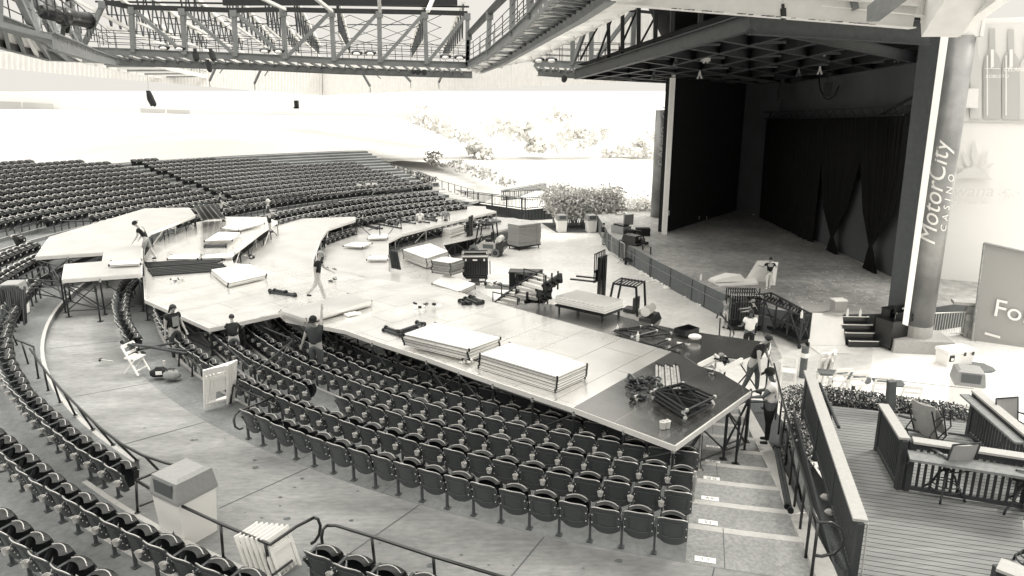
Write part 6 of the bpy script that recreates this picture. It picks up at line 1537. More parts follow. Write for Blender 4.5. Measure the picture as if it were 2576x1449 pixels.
def fence(name,label,A,B,h=1.05,cap=.20,par=None,counter=False,base0=.08,group='timber railings of the plank deck',cat='railing',posts=1.9):
    t=T(name,label,cat,(A+B)/2,0,group); d=(B-A).normalized(); L=(B-A).length; up=V(0,0,1)
    wpart('cap_rail',MB().bar(A+up*h,B+up*h,cap,.045),'wood_rail',t)
    m=MB(); N=int(L/.115)
    for i in range(N): p=A+d*(.06+i*.115); m.bar(p+up*base0,p+up*(h-.05),.038,.038)
    wpart('balusters',m,'wood_dark',t)
    wpart('stringer',MB().bar(A+up*(h-.12),B+up*(h-.12),.05,.10).bar(A+up*base0,B+up*base0,.06,.09),'wood_dark',t)
    k=max(1,int(L/posts))
    for i in range(k+1): p=A.lerp(B,i/k); wpart('post',MB().bar(p-up*.15,p+up*(h-.03),.10,.10),'wood_dark',t)
    return t
fA=at(2165,1310,1.07); fA.z=0; fB=at(2034,934,1.07); fB.z=0
fence('timber_railing','long dark timber railing with a broad pale cap beside the planting strip',fA,fB,1.07,.22)
wpart('handrail',MB().tube([at(2110,1075,.9),at(2063,965,.9)],.035,8),'wood_dark',[o for o in scene.objects if o.name=='timber_railing'][0])
fC=at(2222,1018,1.07); fC.z=0; fD=at(2276,1104,1.07); fD.z=0; fE=at(2600,1152,1.07); fE.z=0
fence('timber_railing','short timber railing from the hedge to the corner of the bar counter',fC,fD,1.07,.20)
bt=fence('bar_counter','timber bar counter with a lower shelf, two stools before it',fD+(fE-fD).normalized()*.14,fE,1.07,.24,cat='bar counter',group=None)
dd=(fE-fD).normalized(); q=V(dd.y,-dd.x,0); 
wpart('shelf',MB().prism([fD+q*.16+V(0,0,.93)+dd*.05,fE+q*.16+V(0,0,.93),fE+q*.56+V(0,0,.93),fD+q*.56+V(0,0,.93)+dd*.05],.05),'wood_mid',bt)
wpart('bracket',MB().bar(fD+q*.1+dd*.1+V(0,0,.6),fD+q*.45+dd*.1+V(0,0,.88),.05),'wood_dark',bt)
fF=at(2455,984,1.07); fF.z=0; fG=at(2600,1105,1.07); fG.z=0
fence('timber_railing','timber railing with a ledge at the far right corner of the deck',fF,fG,1.07,.20)
m=MB(); d=(fG-fF).normalized(); 
for i in range(2): i or m.bar(fF+V(0,0,.97)+V(d.y,-d.x,0)*.22,fG+V(0,0,.97)+V(d.y,-d.x,0)*.22,.2,.04)
wpart('ledge',m,'wood_mid',[o for o in scene.objects if o.name=='timber_railing.002'][0])
fH=at(2560,1440,.95); 
t=fence('bar_table','corner of a timber bar table at the bottom right',at(2512,1420,1.0)*1.0+V(0,0,-1.0),at(2620,1460,1.0)+V(0,0,-1.0),1.0,.34,cat='bar table',group=None)
# outer lower skirt of the left railing and mulch strip
m=MB(); P0=fA+V(-.22,0,0); P1=fB+V(-.22,0,0); m.bar(P0+V(0,0,-.28),P1+V(0,0,-.28),.04,.55); m.bar(P0+V(-.28,0,-.5),P1+V(-.28,0,-.5),.05,.5); m.bar(P0+V(-.13,0,-.30),P1+V(-.13,0,-.30),.10,.04,1)
solo('retaining_boards',m,['wood_dark','wood_mid'],'stepped dark boards below the long timber railing','boards')
m=MB(); 
for i in range(26): a=at(2183-.6*i,1320+i*5,.9-i*.035); m.ball(a,.018,6,0,(1,1,1.4))
solo('rope',m,'stool_frame','pale twisted rope hanging from the end post of the timber railing','rope') if 0 else solo('chain',m,'cup','chain hanging down the end post of the timber railing','chain')
def stool(label,x,y,rz,s=1):
    t=T('bar_stool',label,'bar stool',at(x,y,0),rz,'swivel bar stools on the plank deck',s)
    for k in range(4):
        a=PI/4+k*PI/2; c,s_=math.cos(a),math.sin(a); part('leg',MB().tube([(c*.04,s_*.04,.58),(c*.14,s_*.14,.45),(c*.22,s_*.22,.22),(c*.34,s_*.34,.10),(c*.36,s_*.36,0)],.022,7),'stool_frame',t,True)
    part('foot_ring',MB().tube([(.27*math.cos(a*PI/12),.27*math.sin(a*PI/12),.20) for a in range(25)],.014,6,cap=False).tube([(.22*math.cos(a*PI/12),.22*math.sin(a*PI/12),.28) for a in range(25)],.012,6,cap=False),'stool_frame',t,True)
    part('column',MB().cyl((0,0,.5),.035,.22,10),'stool_frame',t)
    part('seat',MB().box((0,.02,.74),(.50,.46,.03)),'sling',t)
    part('backrest',MB().add([(x_*.27,-.24-.10*(z-.76)/.5+.05*(1-x_*x_)*-1,z) for z in (.78,.95,1.12,1.26) for x_ in (-1,-.5,0,.5,1)],[(i+5*j,i+1+5*j,i+6+5*j,i+5+5*j) for j in range(3) for i in range(4)]),'sling',t)
    t.children[-1].modifiers.new('thickness','SOLIDIFY').thickness=.02
    f=MB()
    for s_ in (-1,1):
        f.tube([(s_*.28,-.35,1.28),(s_*.28,-.24,.76),(s_*.27,.22,.74)],.018,7); f.tube([(s_*.28,-.27,.95),(s_*.30,.0,.97),(s_*.29,.20,.95),(s_*.28,.22,.74)],.018,7)
    f.tube([(-.28,-.35,1.28),(.28,-.35,1.28)],.018,7); f.tube([(-.3,-.2,.70),(-.2,-.34,.70),(.2,-.34,.70),(.3,-.2,.70)],.014,6); part('frame',f,'stool_frame',t,True)
    for s_ in (-1,1): part('armrest',MB().bar((s_*.29,-.16,.985),(s_*.29,.20,.965),.05,.02),'wood_mid',t)
    return t
stool('swivel bar stool with a grey sling back facing the bar counter',2372,1248,R(8))
stool('swivel bar stool partly cut off by the right edge',2568,1290,R(55))
stool('swivel bar stool cut off at the bottom right corner',2600,1440,R(60))
stool('swivel bar stool beyond the counter near the right edge',2540,1150,R(-170),.95)
for i,(x,y,rz) in enumerate(((2352,1092,R(120)),(2330,1100,R(-60)))):
    t=T('patio_chair','tipped sling patio chair leaning on another beyond the bar counter, %s'%('right one','left one')[i],'patio chair',at(x,y,0),rz,'sling patio chairs beyond the bar counter')
    t.rotation_euler=(R(28 if i else -24),0,rz)
    b=MB(); b.add([(x_*.26,-.05*(1-x_*x_)+.15*z*z,z) for z in (.1,.4,.7,.95) for x_ in (-1,-.3,.3,1)],[(i2+4*j,i2+1+4*j,i2+5+4*j,i2+4+4*j) for j in range(3) for i2 in range(3)]); part('backrest',b,'wood_rail',t); t.children[-1].modifiers.new('thickness','SOLIDIFY').thickness=.02
    f=MB()
    for s_ in (-1,1): f.tube([(s_*.27,0,.95),(s_*.27,0,.1),(s_*.27,.5,.05),(s_*.27,.55,.5),(s_*.27,.05,.6)],.018,6)
    part('frame',f,'stool_frame',t)
# a low sled frame chair beyond the counter
solo('chair_frame',MB().tube([at(2260,1045,.4),at(2330,1062,.4),at(2345,1095,.1),at(2275,1078,.1)],.025,6).tube([at(2385,1090,.3),at(2440,1097,.3),at(2455,1112,.05)],.025,6),'stool_frame','low dark sled chair frame beyond the bar counter','chair frame')
# glass rail and post beyond
c=at(2238,1052,-.1); t=T('glass_rail','clear glass windscreen held by a dark post beyond the hedge','glass screen',c)
wpart('post',MB().bar(at(2238,1062,-.2),atD(2243,958,at(2238,1062,-.2).y),.16,.16),'pillar_grey',t)
pb=at(2238,1062,-.2).y
m=bpy.data.materials.new('glass'); m.use_nodes=True; g_=m.node_tree.nodes['Principled BSDF']; g_.inputs['Transmission Weight'].default_value=1; g_.inputs['Roughness'].default_value=0; g_.inputs['IOR'].default_value=1.02; g_.inputs['Base Color'].default_value=(.97,.97,.97,1); MATS['glass']=m
for (x0,y0,x1,y1,y2,y3) in ((2052,935,2234,955,1050,1030),(2250,957,2450,978,1060,1048)):
    P=[atD(x0,y0,pb+.6),atD(x1,y1,pb),atD(x1,y2,pb),atD(x0,y3,pb+.6)]; wpart('pane',MB().add(P+[p+V(0,.01,0) for p in P],[(0,1,2,3),(7,6,5,4),(0,4,5,1),(1,5,6,2),(2,6,7,3),(3,7,4,0)]),'glass',t); wpart('edge',MB().tube([P[0],P[1]],.010,5),'sign_grey',t)
# hedge in front of the deck
t=T('hedge','clipped leafy hedge along the far edge of the plank deck','hedge',at(2260,1050,-.6))
m=MB(); 
def hz(u): return atD(2000+u*455,1010+u*60,17.6-u*1.3)
for i in range(70):
    u=i/69; y=(1018+(u-.15)*62) if u>.15 else 1018; x=2010+u*440; c=at(x,y-10,.05)+V(0,.4,-.12); leafcloud(m,c,(.42,.42,.36),170,.035,(0,0,1,2),shell=.6)
for i in range(22): c=at(2018+random.uniform(-8,8),1030+i*5,-.3)+V(0,.1,-.2); leafcloud(m,c,(.38,.4,.4),150,.035,(0,0,1,2),shell=.6)
wpart('foliage',m,['leaf','leaf_light','leaf_dark'],t)
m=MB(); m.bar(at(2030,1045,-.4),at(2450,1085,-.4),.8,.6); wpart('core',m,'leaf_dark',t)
# right litter bin beyond deck and paving
bb=bin_(2420,1034,-2.75,'litter bin with a square grey hood beyond the hedge at right',1.32,R(-20)); 
g=MB(); g.sheet([at(x,y,PIT+.012) for x,y in ((1948,905),(2065,962),(2040,1180),(1975,1110))]); struct('brick_paving',g,'brick_pave')
for i,(x,y,s) in enumerate(((2063,1190,.09),(2072,1262,.10),(2083,1300,.10))):
    solo('litter_bag',MB().ball(at(x+4,y-12,.0),s,7,0,(1,.8,.6)),'cardboard','crumpled white bag in the planting strip, %s'%('farthest one','middle one','nearest one')[i],'litter')
solo('paper_sheet',MB().prism([at(1985,1296,-.1),at(2015,1288,.02),at(2030,1290,.05),at(2030,1302,-.1)],.01),'paper','white paper sheet lying on a step by the handrail','paper')
# ================================================================ PEOPLE
def skinned(name,verts,edges,radii,m,parent,root=0,sub=2):
    me=bpy.data.meshes.new('build'); me.from_pydata([tuple(v) for v in verts],edges,[]); me.update()
    o=bpy.data.objects.new('build',me); COL.objects.link(o)
    sk=o.modifiers.new('skin','SKIN'); sk.use_smooth_shade=True; sk.branch_smoothing=.3
    ss=o.modifiers.new('sub','SUBSURF'); ss.levels=sub; ss.render_levels=sub
    if not me.skin_vertices: 
        bm=bmesh.new(); bm.from_mesh(me); bm.verts.layers.skin.verify(); bm.to_mesh(me); bm.free()
    for i,sv in enumerate(me.skin_vertices[0].data):
        r=radii[i]; sv.radius=(r if isinstance(r,tuple) else (r,r)); sv.use_root=(i==root)
    dg=bpy.context.evaluated_depsgraph_get(); dg.update(); nm=bpy.data.meshes.new_from_object(o.evaluated_get(dg))
    bpy.data.objects.remove(o); bpy.data.meshes.remove(me)
    nm.materials.clear(); nm.materials.append(MATS[m]); nm.name=name
    p=bpy.data.objects.new(name,nm); COL.objects.link(p); p.parent=parent; return p
def rx(v,a,c=V(0,0,0)): return Matrix.Rotation(a,3,'X')@(v-c)+c
def ry(v,a,c=V(0,0,0)): return Matrix.Rotation(a,3,'Y')@(v-c)+c
def person(label,foot,z,hpx,yaw,lean=0,head=0,turn=0,L=(0,8,10),Rr=(0,8,10),LL=(0,0),RL=(0,0),shirt='cloth_black',pants='cloth_black',shorts=False,skin='skin',hat=None,hair='hair_dark',sit=0,fat=1.0,loc=None,sleeve=.55,group=None,hx=None,longhair=False):
    """arms: (swing forward, out, elbow bend) in degrees; legs: (swing forward, knee bend). The figure faces local +y"""
    ft=at(foot[0],foot[1],z) if loc is None else loc; pm=abs((pj(ft)[1]-pj(ft+V(0,0,1))[1])); s=hpx/pm/1.76
    t=T('person',label,'person',ft,yaw,group or 'crew taking the riser decks apart',s)
    hip={};P={}
    legs=[]; zmin=9
    for sd,(sw,kb) in ((-1,LL),(1,RL)):
        h=V(sd*.095,0,.93); sw=R(sw); kb=R(kb)
        k=h+V(sd*.02,math.sin(sw)*.43,-math.cos(sw)*.43); a=k+V(0,math.sin(sw-kb)*.42,-math.cos(sw-kb)*.42); legs.append((h,k,a)); zmin=min(zmin,a.z)
    dz=.085-zmin; 
    legs=[tuple(q+V(0,0,dz) for q in l) for l in legs]; pel=V(0,0,.97+dz)
    la=R(-lean); up=lambda v: rx(v+V(0,0,dz),la,pel)
    sp=up(V(0,-.01,1.12)); ch=up(V(0,-.015,1.32)); nk=up(V(0,-.01,1.47)); 
    hb=rx(V(0,0,.10),R(-head))+nk; hd=rx(V(0,.015,.20),R(-head))+nk; ht=rx(V(0,.01,.265),R(-head))+nk
    if turn: hb,hd,ht=[nk+Matrix.Rotation(R(turn),3,'Z')@(q-nk) for q in (hb,hd,ht)]
    arms=[]
    for sd,(sw,o_,eb) in ((-1,L),(1,Rr)):
        sh=up(V(sd*.185,-.01,1.41)); sw,o_,eb=R(sw),R(o_),R(eb)
        def dr(a): return V(sd*math.sin(o_)*abs(math.cos(a*.5)),math.sin(a)*math.cos(o_),-math.cos(a)*math.cos(o_)).normalized()
        e=sh+dr(sw)*.29; w=e+dr(sw+eb)*.25; hh=w+dr(sw+eb)*.08; arms.append((sh,e,w,hh,dr(sw+eb)))
    vs=[pel,sp,ch,nk,hb,hd,ht]; rd=[(.13*fat,.10*fat),(.125*fat,.10*fat),(.145*fat,.105*fat),.052,.066,.088,.062]; ed=[(0,1),(1,2),(2,3),(3,4),(4,5),(5,6)]
    f=(Matrix.Rotation(R(turn),3,'Z')@rx(V(0,1,0),R(-head))); nose=hb.lerp(hd,.55)+f*.105; vs.append(nose); rd.append(.014); ed.append((5,7))
    chin=hb+f*.065-V(0,0,.0); vs.append(chin); rd.append(.035); ed.append((4,8))
    side_=f.cross(V(0,0,1)).normalized()
    for q in (-1,1): vs.append(hb.lerp(hd,.6)+side_*q*.09); rd.append(.016); ed.append((5,len(vs)-1))
    def chain(start,pts,rs):
        i=start
        for p,r in zip(pts,rs): vs.append(p); rd.append(r); ed.append((i,len(vs)-1)); i=len(vs)-1
        return i
    for (sh,e,w,hh,d) in arms:
        i=chain(2,[sh,sh.lerp(e,.5),e,e.lerp(w,.4),w],[.060*fat,.050*fat,.040,.040,.027]); 
        j=chain(i,[hh],[(.030,.018)]); x=d.cross(V(0,1,0)); x=x.normalized() if x.length>.1 else V(1,0,0)
        for q,l in ((-.027,.062),(-.009,.075),(.009,.070),(.027,.055)): chain(j,[hh+x*q+d*l*.5,hh+x*q*1.1+d*l+f*.015],[.0085,.0075])
        chain(i,[w+d*.04-x*.035,w+d*.075-x*.05],[.011,.009])
    feet=[]
    for (h,k,a) in legs:
        i=chain(0,[h,h.lerp(k,.5),k,k.lerp(a,.35),a],[.088*fat,.075*fat,.055,.055,.036])
    skinned('body',vs,ed,rd,skin,t)
    # shirt
    vs=[up(V(0,0,.93)),sp,ch,up(V(0,-.01,1.43))]; rd=[(.158*fat,.125*fat),(.150*fat,.122*fat),(.172*fat,.128*fat),(.075,.07)]; ed=[(0,1),(1,2),(2,3)]
    for (sh,e,w,hh,d) in arms: chain(2,[sh,sh.lerp(e,sleeve)],[.080*fat,.066*fat]) if sleeve<1 else chain(2,[sh,e,e.lerp(w,.85)],[.080,.058,.042])
    skinned('shirt',vs,ed,rd,shirt,t,0)
    vs=[pel+V(0,0,.04),pel-V(0,0,.06)]; rd=[(.150*fat,.118*fat),(.150*fat,.122*fat)]; ed=[(0,1)]
    for (h,k,a) in legs:
        if shorts: chain(1,[h-V(0,0,.04),k+(h-k)*.02],[.105*fat,.082*fat])
        else: chain(1,[h-V(0,0,.04),h.lerp(k,.5),k,k.lerp(a,.4),a+V(0,0,.02)],[.103*fat,.088*fat,.068,.064,.05])
    skinned('shorts' if shorts else 'trousers',vs,ed,rd,pants,t,0)
    for (h,k,a) in legs:
        skinned('shoe',[a+V(0,-.03,-.035),a+V(0,.05,-.045),a+V(0,.15,-.055)],[(0,1),(1,2)],[(.045,.042),(.045,.038),(.042,.028)],'rubber' if pants!='cloth_white' else 'white',t,1,2)
    c=hd+V(0,0,.012); Mh=Matrix.Rotation(R(turn),3,'Z')@Matrix.Rotation(R(-head),3,'X')
    m=MB(); 
    if hair:
        prof=[V(.098*math.sin(a)*math.cos(b),.105*math.sin(a)*math.sin(b)-.012,.112*math.cos(a)-.01) for a in (0,.5,1,1.45,1.8) for b in [k*PI/6 for k in range(12)]]
        vv=[]
        for ai,a in enumerate((0.05,.5,1,1.45,1.9)):
            for k in range(12):
                b=k*PI/6; aa=a if math.sin(b)<.5 else min(a,1.12); vv.append(c+Mh@V(.098*math.sin(aa)*math.cos(b),.107*math.sin(aa)*math.sin(b)-.012,.11*math.cos(aa)-.01))
        m.add(vv,[(i*12+k,(i+1)*12+k,(i+1)*12+(k+1)%12,i*12+(k+1)%12) for i in range(4) for k in range(12)]+[tuple(range(12))])
        if hair=='hair_light' : 
            for i in range(40): a=random.uniform(0,2*PI); b=random.uniform(-.3,1.3); m.ball(c+V(.1*math.cos(a)*math.cos(b),.1*math.sin(a)*math.cos(b)-.01,.1*math.sin(b)),.035,6)
        if longhair: m.tube([c+Mh@V(0,-.09,.0),c+Mh@V(.01,-.13,-.12),c+Mh@V(.02,-.14,-.35)],.05,7,r2=.02)
        part('hair',m,hair,t,True)
    if hat:
        m=MB(); vv=[]
        for a in (.05,.6,1.1,1.5):
            for k in range(14): b=k*PI/7; vv.append(c+Mh@V(.112*math.sin(a)*math.cos(b),.122*math.sin(a)*math.sin(b)-.01,.115*math.cos(a)+.012))
        m.add(vv,[(i*14+k,(i+1)*14+k,(i+1)*14+(k+1)%14,i*14+(k+1)%14) for i in range(3) for k in range(14)]+[tuple(range(14))])
        bk=-1 if hat=='back' else 1
        m.add([c+Mh@V(x,bk*y,zz) for x,y,zz in ((-.08,.09,.02),(.08,.09,.02),(.07,.19,.0),(-.07,.19,.0),(-.08,.09,.03),(.08,.09,.03),(.07,.19,.012),(-.07,.19,.012))],[(3,2,1,0),(4,5,6,7),(0,1,5,4),(1,2,6,5),(2,3,7,6),(3,0,4,7)])
        part('cap',m,'cloth_black' if hat!='grey' else 'cloth_grey',t,True)
    return t
# facing: yaw 0 looks away from the viewer (+y); 180 toward the viewer; 90 to the left
person('man in dark shirt, pale shorts and cap, bending over at the far left deck',(374,655),.55,104,R(95),lean=26,head=42,L=(12,5,25),Rr=(6,8,30),LL=(14,6),RL=(-12,10),shirt='cloth_black',pants='cloth_grey',shorts=True,hat='back')
person('man in black shirt and long black shorts standing by the frame rack',(560,556),.55,75,R(-70),L=(10,6,50),Rr=(10,8,40),shirt='cloth_black',pants='cloth_black',shorts=True,fat=1.08)
person('person with curly fair hair in dark clothes, holding a drill',(680,585),.55,82,R(-60),head=8,L=(20,6,70),Rr=(15,10,40),shirt='cloth_dark',pants='cloth_black',shorts=True,hair='hair_light')
person('man in black shirt and pale jeans walking across the wide deck',(803,756),.55,126,R(-95),lean=8,head=25,L=(25,6,35),Rr=(-12,8,30),LL=(-22,20),RL=(20,6),shirt='cloth_black',pants='denim_light',hat='grey',hair=None,fat=1.05)
person('man in dark clothes standing among bare scaffold tubes',(911,572),-.6,44,R(160),head=20,L=(30,10,40),Rr=(30,10,40),shirt='cloth_black',pants='cloth_black')
person('man in white T-shirt and dark trousers on the lowest deck, back turned',(1058,590),-1.8,64,R(10),head=5,L=(-5,14,8),Rr=(-5,14,8),shirt='cloth_white',pants='cloth_black',hat='fwd',fat=1.05)
person('man in grey sweatshirt standing on the lowest deck near the poles',(1122,585),-1.8,64,R(175),L=(-5,8,8),Rr=(-5,8,8),shirt='cloth_grey',pants='cloth_black',sleeve=1)
person('man in dark shirt and pale shorts standing at the end of the low wall',(1516,616),PIT,55,R(-75),head=15,L=(25,8,70),Rr=(25,8,70),shirt='cloth_black',pants='cloth_grey',shorts=True,fat=1.2)
person('man in black shirt and white trousers carrying pale panels on the stage',(1932,727),ST,79,R(-5),head=5,L=(30,35,60),Rr=(30,35,60),LL=(-8,4),RL=(8,4),shirt='cloth_black',pants='cloth_white',fat=1.05)
person('woman in plaid trousers and pale top with a long dark braid',(1824,827),PIT,84,R(-40),head=10,L=(60,5,25),Rr=(70,5,20),shirt='cloth_grey',pants='plaid',longhair=True,sleeve=1)
person('man in dark clothes reaching over the cart of upright frames',(1899,842),PIT,88,R(80),head=15,lean=20,L=(60,10,20),Rr=(60,10,20),shirt='cloth_black',pants='cloth_black',hat='grey')
person('man in white T-shirt and dark trousers before the frame carts, back turned',(1880,893),PIT+.3,112,R(-10),head=18,turn=-20,L=(10,16,55),Rr=(20,12,60),shirt='cloth_white',pants='cloth_black',skin='skin_dark',fat=1.35)
person('man in black T-shirt stooping at the deck edge beside the opening',(1890,990),.35,160,R(-130),lean=24,head=38,turn=0,L=(5,18,15),Rr=(12,24,10),LL=(10,8),RL=(-8,12),shirt='cloth_black',pants='denim',fat=1.28)
person('man in white T-shirt and black cap working from the aisle steps',(1928,1113),-.86,182,R(70),head=22,L=(35,8,45),Rr=(30,8,40),shirt='cloth_white',pants='cloth_black',skin='skin_dark',hat='fwd',fat=1.42)
t=person('man with ponytail and printed black T-shirt standing between the seat rows',(448,905),-.25,140,R(-128),head=28,L=(10,8,15),Rr=(-5,10,10),shirt='cloth_black',pants='cloth_dark',longhair=True,fat=1.2)
m=MB(); m.box((.0,.150,1.24),(.20,.01,.30)); part('shirt_print',m,'cloth_grey',t)

person('man in black with hair tied up, crouching under the deck holding a tube',(594,912),-.45,118,R(20),lean=22,head=20,L=(55,10,20),Rr=(40,10,30),shirt='cloth_black',pants='denim',sleeve=1,fat=1.3)
person('man in dark T-shirt, jeans and cap reaching up to the deck edge',(800,948),-.62,150,R(-10),head=-12,L=(-10,22,12),Rr=(155,-12,8),shirt='cloth_dark',pants='denim',hat='back',fat=1.35)
# ================================================================ VEHICLES AND CARTS
def wheel(par,c,r,w,name='wheel'):
    o=MB().tube([(c[0],c[1]-w/2,c[2]),(c[0],c[1]+w/2,c[2])],r,20); part_=part(name,o,'tyre',par); part_
    h=MB().tube([(c[0],c[1]-w/2-.01,c[2]),(c[0],c[1]+w/2+.01,c[2])],r*.55,14); rim=h.build('rim','rubber',None); rim.parent=part_
    hb=MB().tube([(c[0],c[1]-w/2-.03,c[2]),(c[0],c[1]+w/2+.03,c[2])],r*.2,8,0); hub=hb.build('hub','seat_metal',None); hub.parent=part_
def forklift(label,loc,rz,s=1,mastup=2.1,forkz=.9):
    # local +x is the front (mast side)
    t=T('forklift',label,'forklift',loc,rz,'forklifts on the open floor',s)
    b=MB(); b.add([(x,y,z) for y in (-.52,.52) for x,z in ((-1.25,.32),(-.55,.28),(.60,.28),(.78,.45),(.78,.62),(.30,.60),(.10,.86),(-.55,.90),(-1.12,.86),(-1.28,.62))],[tuple(range(9,-1,-1)),tuple(range(10,20))]+[(i,(i+1)%10,10+(i+1)%10,10+i) for i in range(10)])
    part('chassis',b,'forklift_paint',t)
    part('counterweight',MB().add([(x,y,z) for y in (-.54,.54) for x,z in ((-1.42,.40),(-1.2,.30),(-.95,.32),(-.95,.88),(-1.38,.90),(-1.50,.66))],[tuple(range(5,-1,-1)),tuple(range(6,12))]+[(i,(i+1)%6,6+(i+1)%6,6+i) for i in range(6)]),'black_paint',t)
    part('engine_panel',MB().box((-.45,-.535,.66),(.7,.02,.26)).box((-.45,.535,.66),(.7,.02,.26)),'sign_dark',t)
    part('marking',MB().box((-.05,-.545,.72),(.22,.02,.14)).box((-.4,-.55,.48),(.6,.015,.06)),'white',t)
    for x,r in ((.52,.34),(-.95,.27)):
        for y in (-.50,.50): wheel(t,(x,y,r),r,.22)
    g=MB()
    for y in (-.45,.45): g.bar((.42,y,.7),(.18,y,2.08),.07,.07); g.bar((-.85,y,.9),(-.75,y,2.05),.07,.07); g.bar((.2,y,2.08),(-.78,y,2.05),.07,.06)
    for i in range(8): g.bar((.2-i*.14,-.45,2.10),(.2-i*.14,.45,2.10),.035,.04)
    part('overhead_guard',g,'black_steel',t)
    part('seat',MB().box((-.40,0,1.0),(.45,.46,.14)).box((-.62,0,1.28),(.12,.46,.50)),'black_paint',t); part('steering_wheel',MB().tube([(.12+.05*math.cos(a*PI/8),.17*math.sin(a*PI/8),1.22+.15*math.cos(a*PI/8)) for a in range(17)],.015,5,cap=False).tube([(.12,0,1.22),(.35,0,.8)],.03,6),'black_steel',t)
    part('gas_tank',MB().tube([(-1.12,-.36,1.10),(-1.12,-.30,1.10),(-1.12,.30,1.10),(-1.12,.36,1.10)],.19,16),'bright_metal',t,False)
    m=MB()
    for y in (-.30,-.20,.20,.30): m.bar((.88,y,.10),(.84,y,mastup),.09,.07)
    for z in (.3,1.1,mastup-.05): m.bar((.86,-.34,z),(.86,.34,z),.08,.10)
    m.bar((.8,-.08,.2),(.8,-.08,mastup-.1),.06,.06); m.bar((.8,.08,.2),(.8,.08,mastup-.1),.06,.06); part('mast',m,'black_paint',t)
    m=MB()
    for z in (forkz+.05,forkz+.45): m.bar((.97,-.5,z),(.97,.5,z),.05,.08)
    for i in range(7): m.bar((.98,-.5+i*.166,forkz),(.98,-.5+i*.166,forkz+1.15),.03,.035)
    m.bar((.98,-.5,forkz+1.15),(.98,.5,forkz+1.15),.035,.04); part('load_backrest',m,'black_steel',t)
    for y in (-.28,.28): part('fork',MB().bar((.98,y,forkz),(2.1,y,forkz-.03),.11,.05).bar((.98,y,forkz),(.98,y,forkz+.4),.05,.11),'black_steel',t)
    for y in (-.38,.38): part('headlight',MB().ball((.30,y,1.85),.07,8),'lamp_glass',t)
    return t
fl=at(1217,640,PIT)
forklift('forklift carrying a stack of panels at the lowest deck, seen from its side',fl,R(165),1.0,2.5,1.0)
f2=at(1560,835,PIT)
forklift('forklift behind the loaded dolly, only mast and guard showing above the deck',f2,R(150),1.12,3.0,2.0)
m=MB(); 
def board_stack(label,P,th,n,m1,m2,cart=True,group='stacks of boards on wheeled dollies'):
    c=sum(P,Vector())/len(P); zt=P[0].z; t=T('board_stack',label,'stack of boards',V(c.x,c.y,zt-th-.25),0,group)
    for i in range(n):
        j=V(random.uniform(-.03,.03),random.uniform(-.03,.03),-i*th/n); m=MB(); m.prism([p+j for p in P],th/n*.84,0,1); wpart('board',m,[m1,m2],t)
    if cart:
        wpart('dolly',MB().prism([p-V(0,0,th+.02) for p in P],.07),'black_steel',t)
        for p in P: q=p.lerp(V(c.x,c.y,p.z),.12)-V(0,0,th+.20); wpart('caster',MB().tube([q-V(.03,0,0),q+V(.03,0,0)],.10,10).box(q+V(0,0,.07),(.06,.12,.08)),'rubber',t)
    return t
z=-1.25
board_stack('stack of boards raised on the forks beside the left forklift',[at(1107,573,z),at(1133,577,z),at(1168,566,z),at(1130,560,z)],.75,6,'deck_sheet_pale','plywood_light')
z=PIT+1.72
t=board_stack('big strapped block of plywood boards on a dolly beside the left forklift',[at(1277,562,z),at(1305,567,z),at(1361,560,z),at(1325,555,z)],1.45,15,'deck_sheet_pale','plywood')
m=MB()
for u in (.25,.8): a=at(1305,566,z).lerp(at(1361,560,z),u); m.bar(a+V(0,-.03,.02),a+V(0,-.03,-1.45),.03,.05)
wpart('strap',m,'wood_mid',t)
z=.35+.53
t=board_stack('stack of white boards on a caster dolly at the deck edge before the forklift',[at(1397,745,z),at(1520,771,z),at(1568,754,z),at(1452,729,z)],.26,5,'deck_sheet_pale','white')
# black slatted crate on a pallet
c=at(1196,703,PIT+.2); t=T('slatted_crate','black slatted pallet crate with a pale rim, standing on the floor','crate',c,R(2)); W_,D_,Hh=1.35,1.1,1.45
b=MB(); 
for s in (-1,1): b.box((0,s*D_/2,.35+Hh/2-.1),(W_,.05,Hh-.3)); b.box((s*W_/2,0,.35+Hh/2-.1),(.05,D_,Hh-.3))
b.box((0,0,.3),(W_,D_,.08)); part('body',b,'black_paint',t)
r=MB()
for i in range(12): r.bar((-W_/2+.06+i*.13,-D_/2-.04,.45),(-W_/2+.06+i*.13,-D_/2-.04,Hh-.25),.05,.04)
part('slats',r,'black_steel',t); r=MB()
for s in (-1,1): r.bar((-W_/2-.03,s*D_/2,Hh),(W_/2+.03,s*D_/2,Hh),.10,.10); r.bar((s*W_/2,-D_/2,Hh),(s*W_/2,D_/2,Hh),.10,.10)
part('rim',r,'bright_metal',t); part('label_patch',MB().box((0,-D_/2-.06,Hh-.2),(.25,.02,.08)).box((-.5,-D_/2-.06,Hh-.2),(.08,.02,.12)).box((.5,-D_/2-.06,Hh-.2),(.08,.02,.12)),'white',t)
part('pallet',MB().box((0,-D_/2,.12),(W_,.1,.22)).box((0,D_/2,.12),(W_,.1,.22)).box((0,0,.2),(W_,D_,.05)),'black_paint',t); part('fork_hole',MB().box((-.38,-D_/2-.06,.13),(.3,.02,.11)).box((.38,-D_/2-.06,.13),(.3,.02,.11)),'white',t)
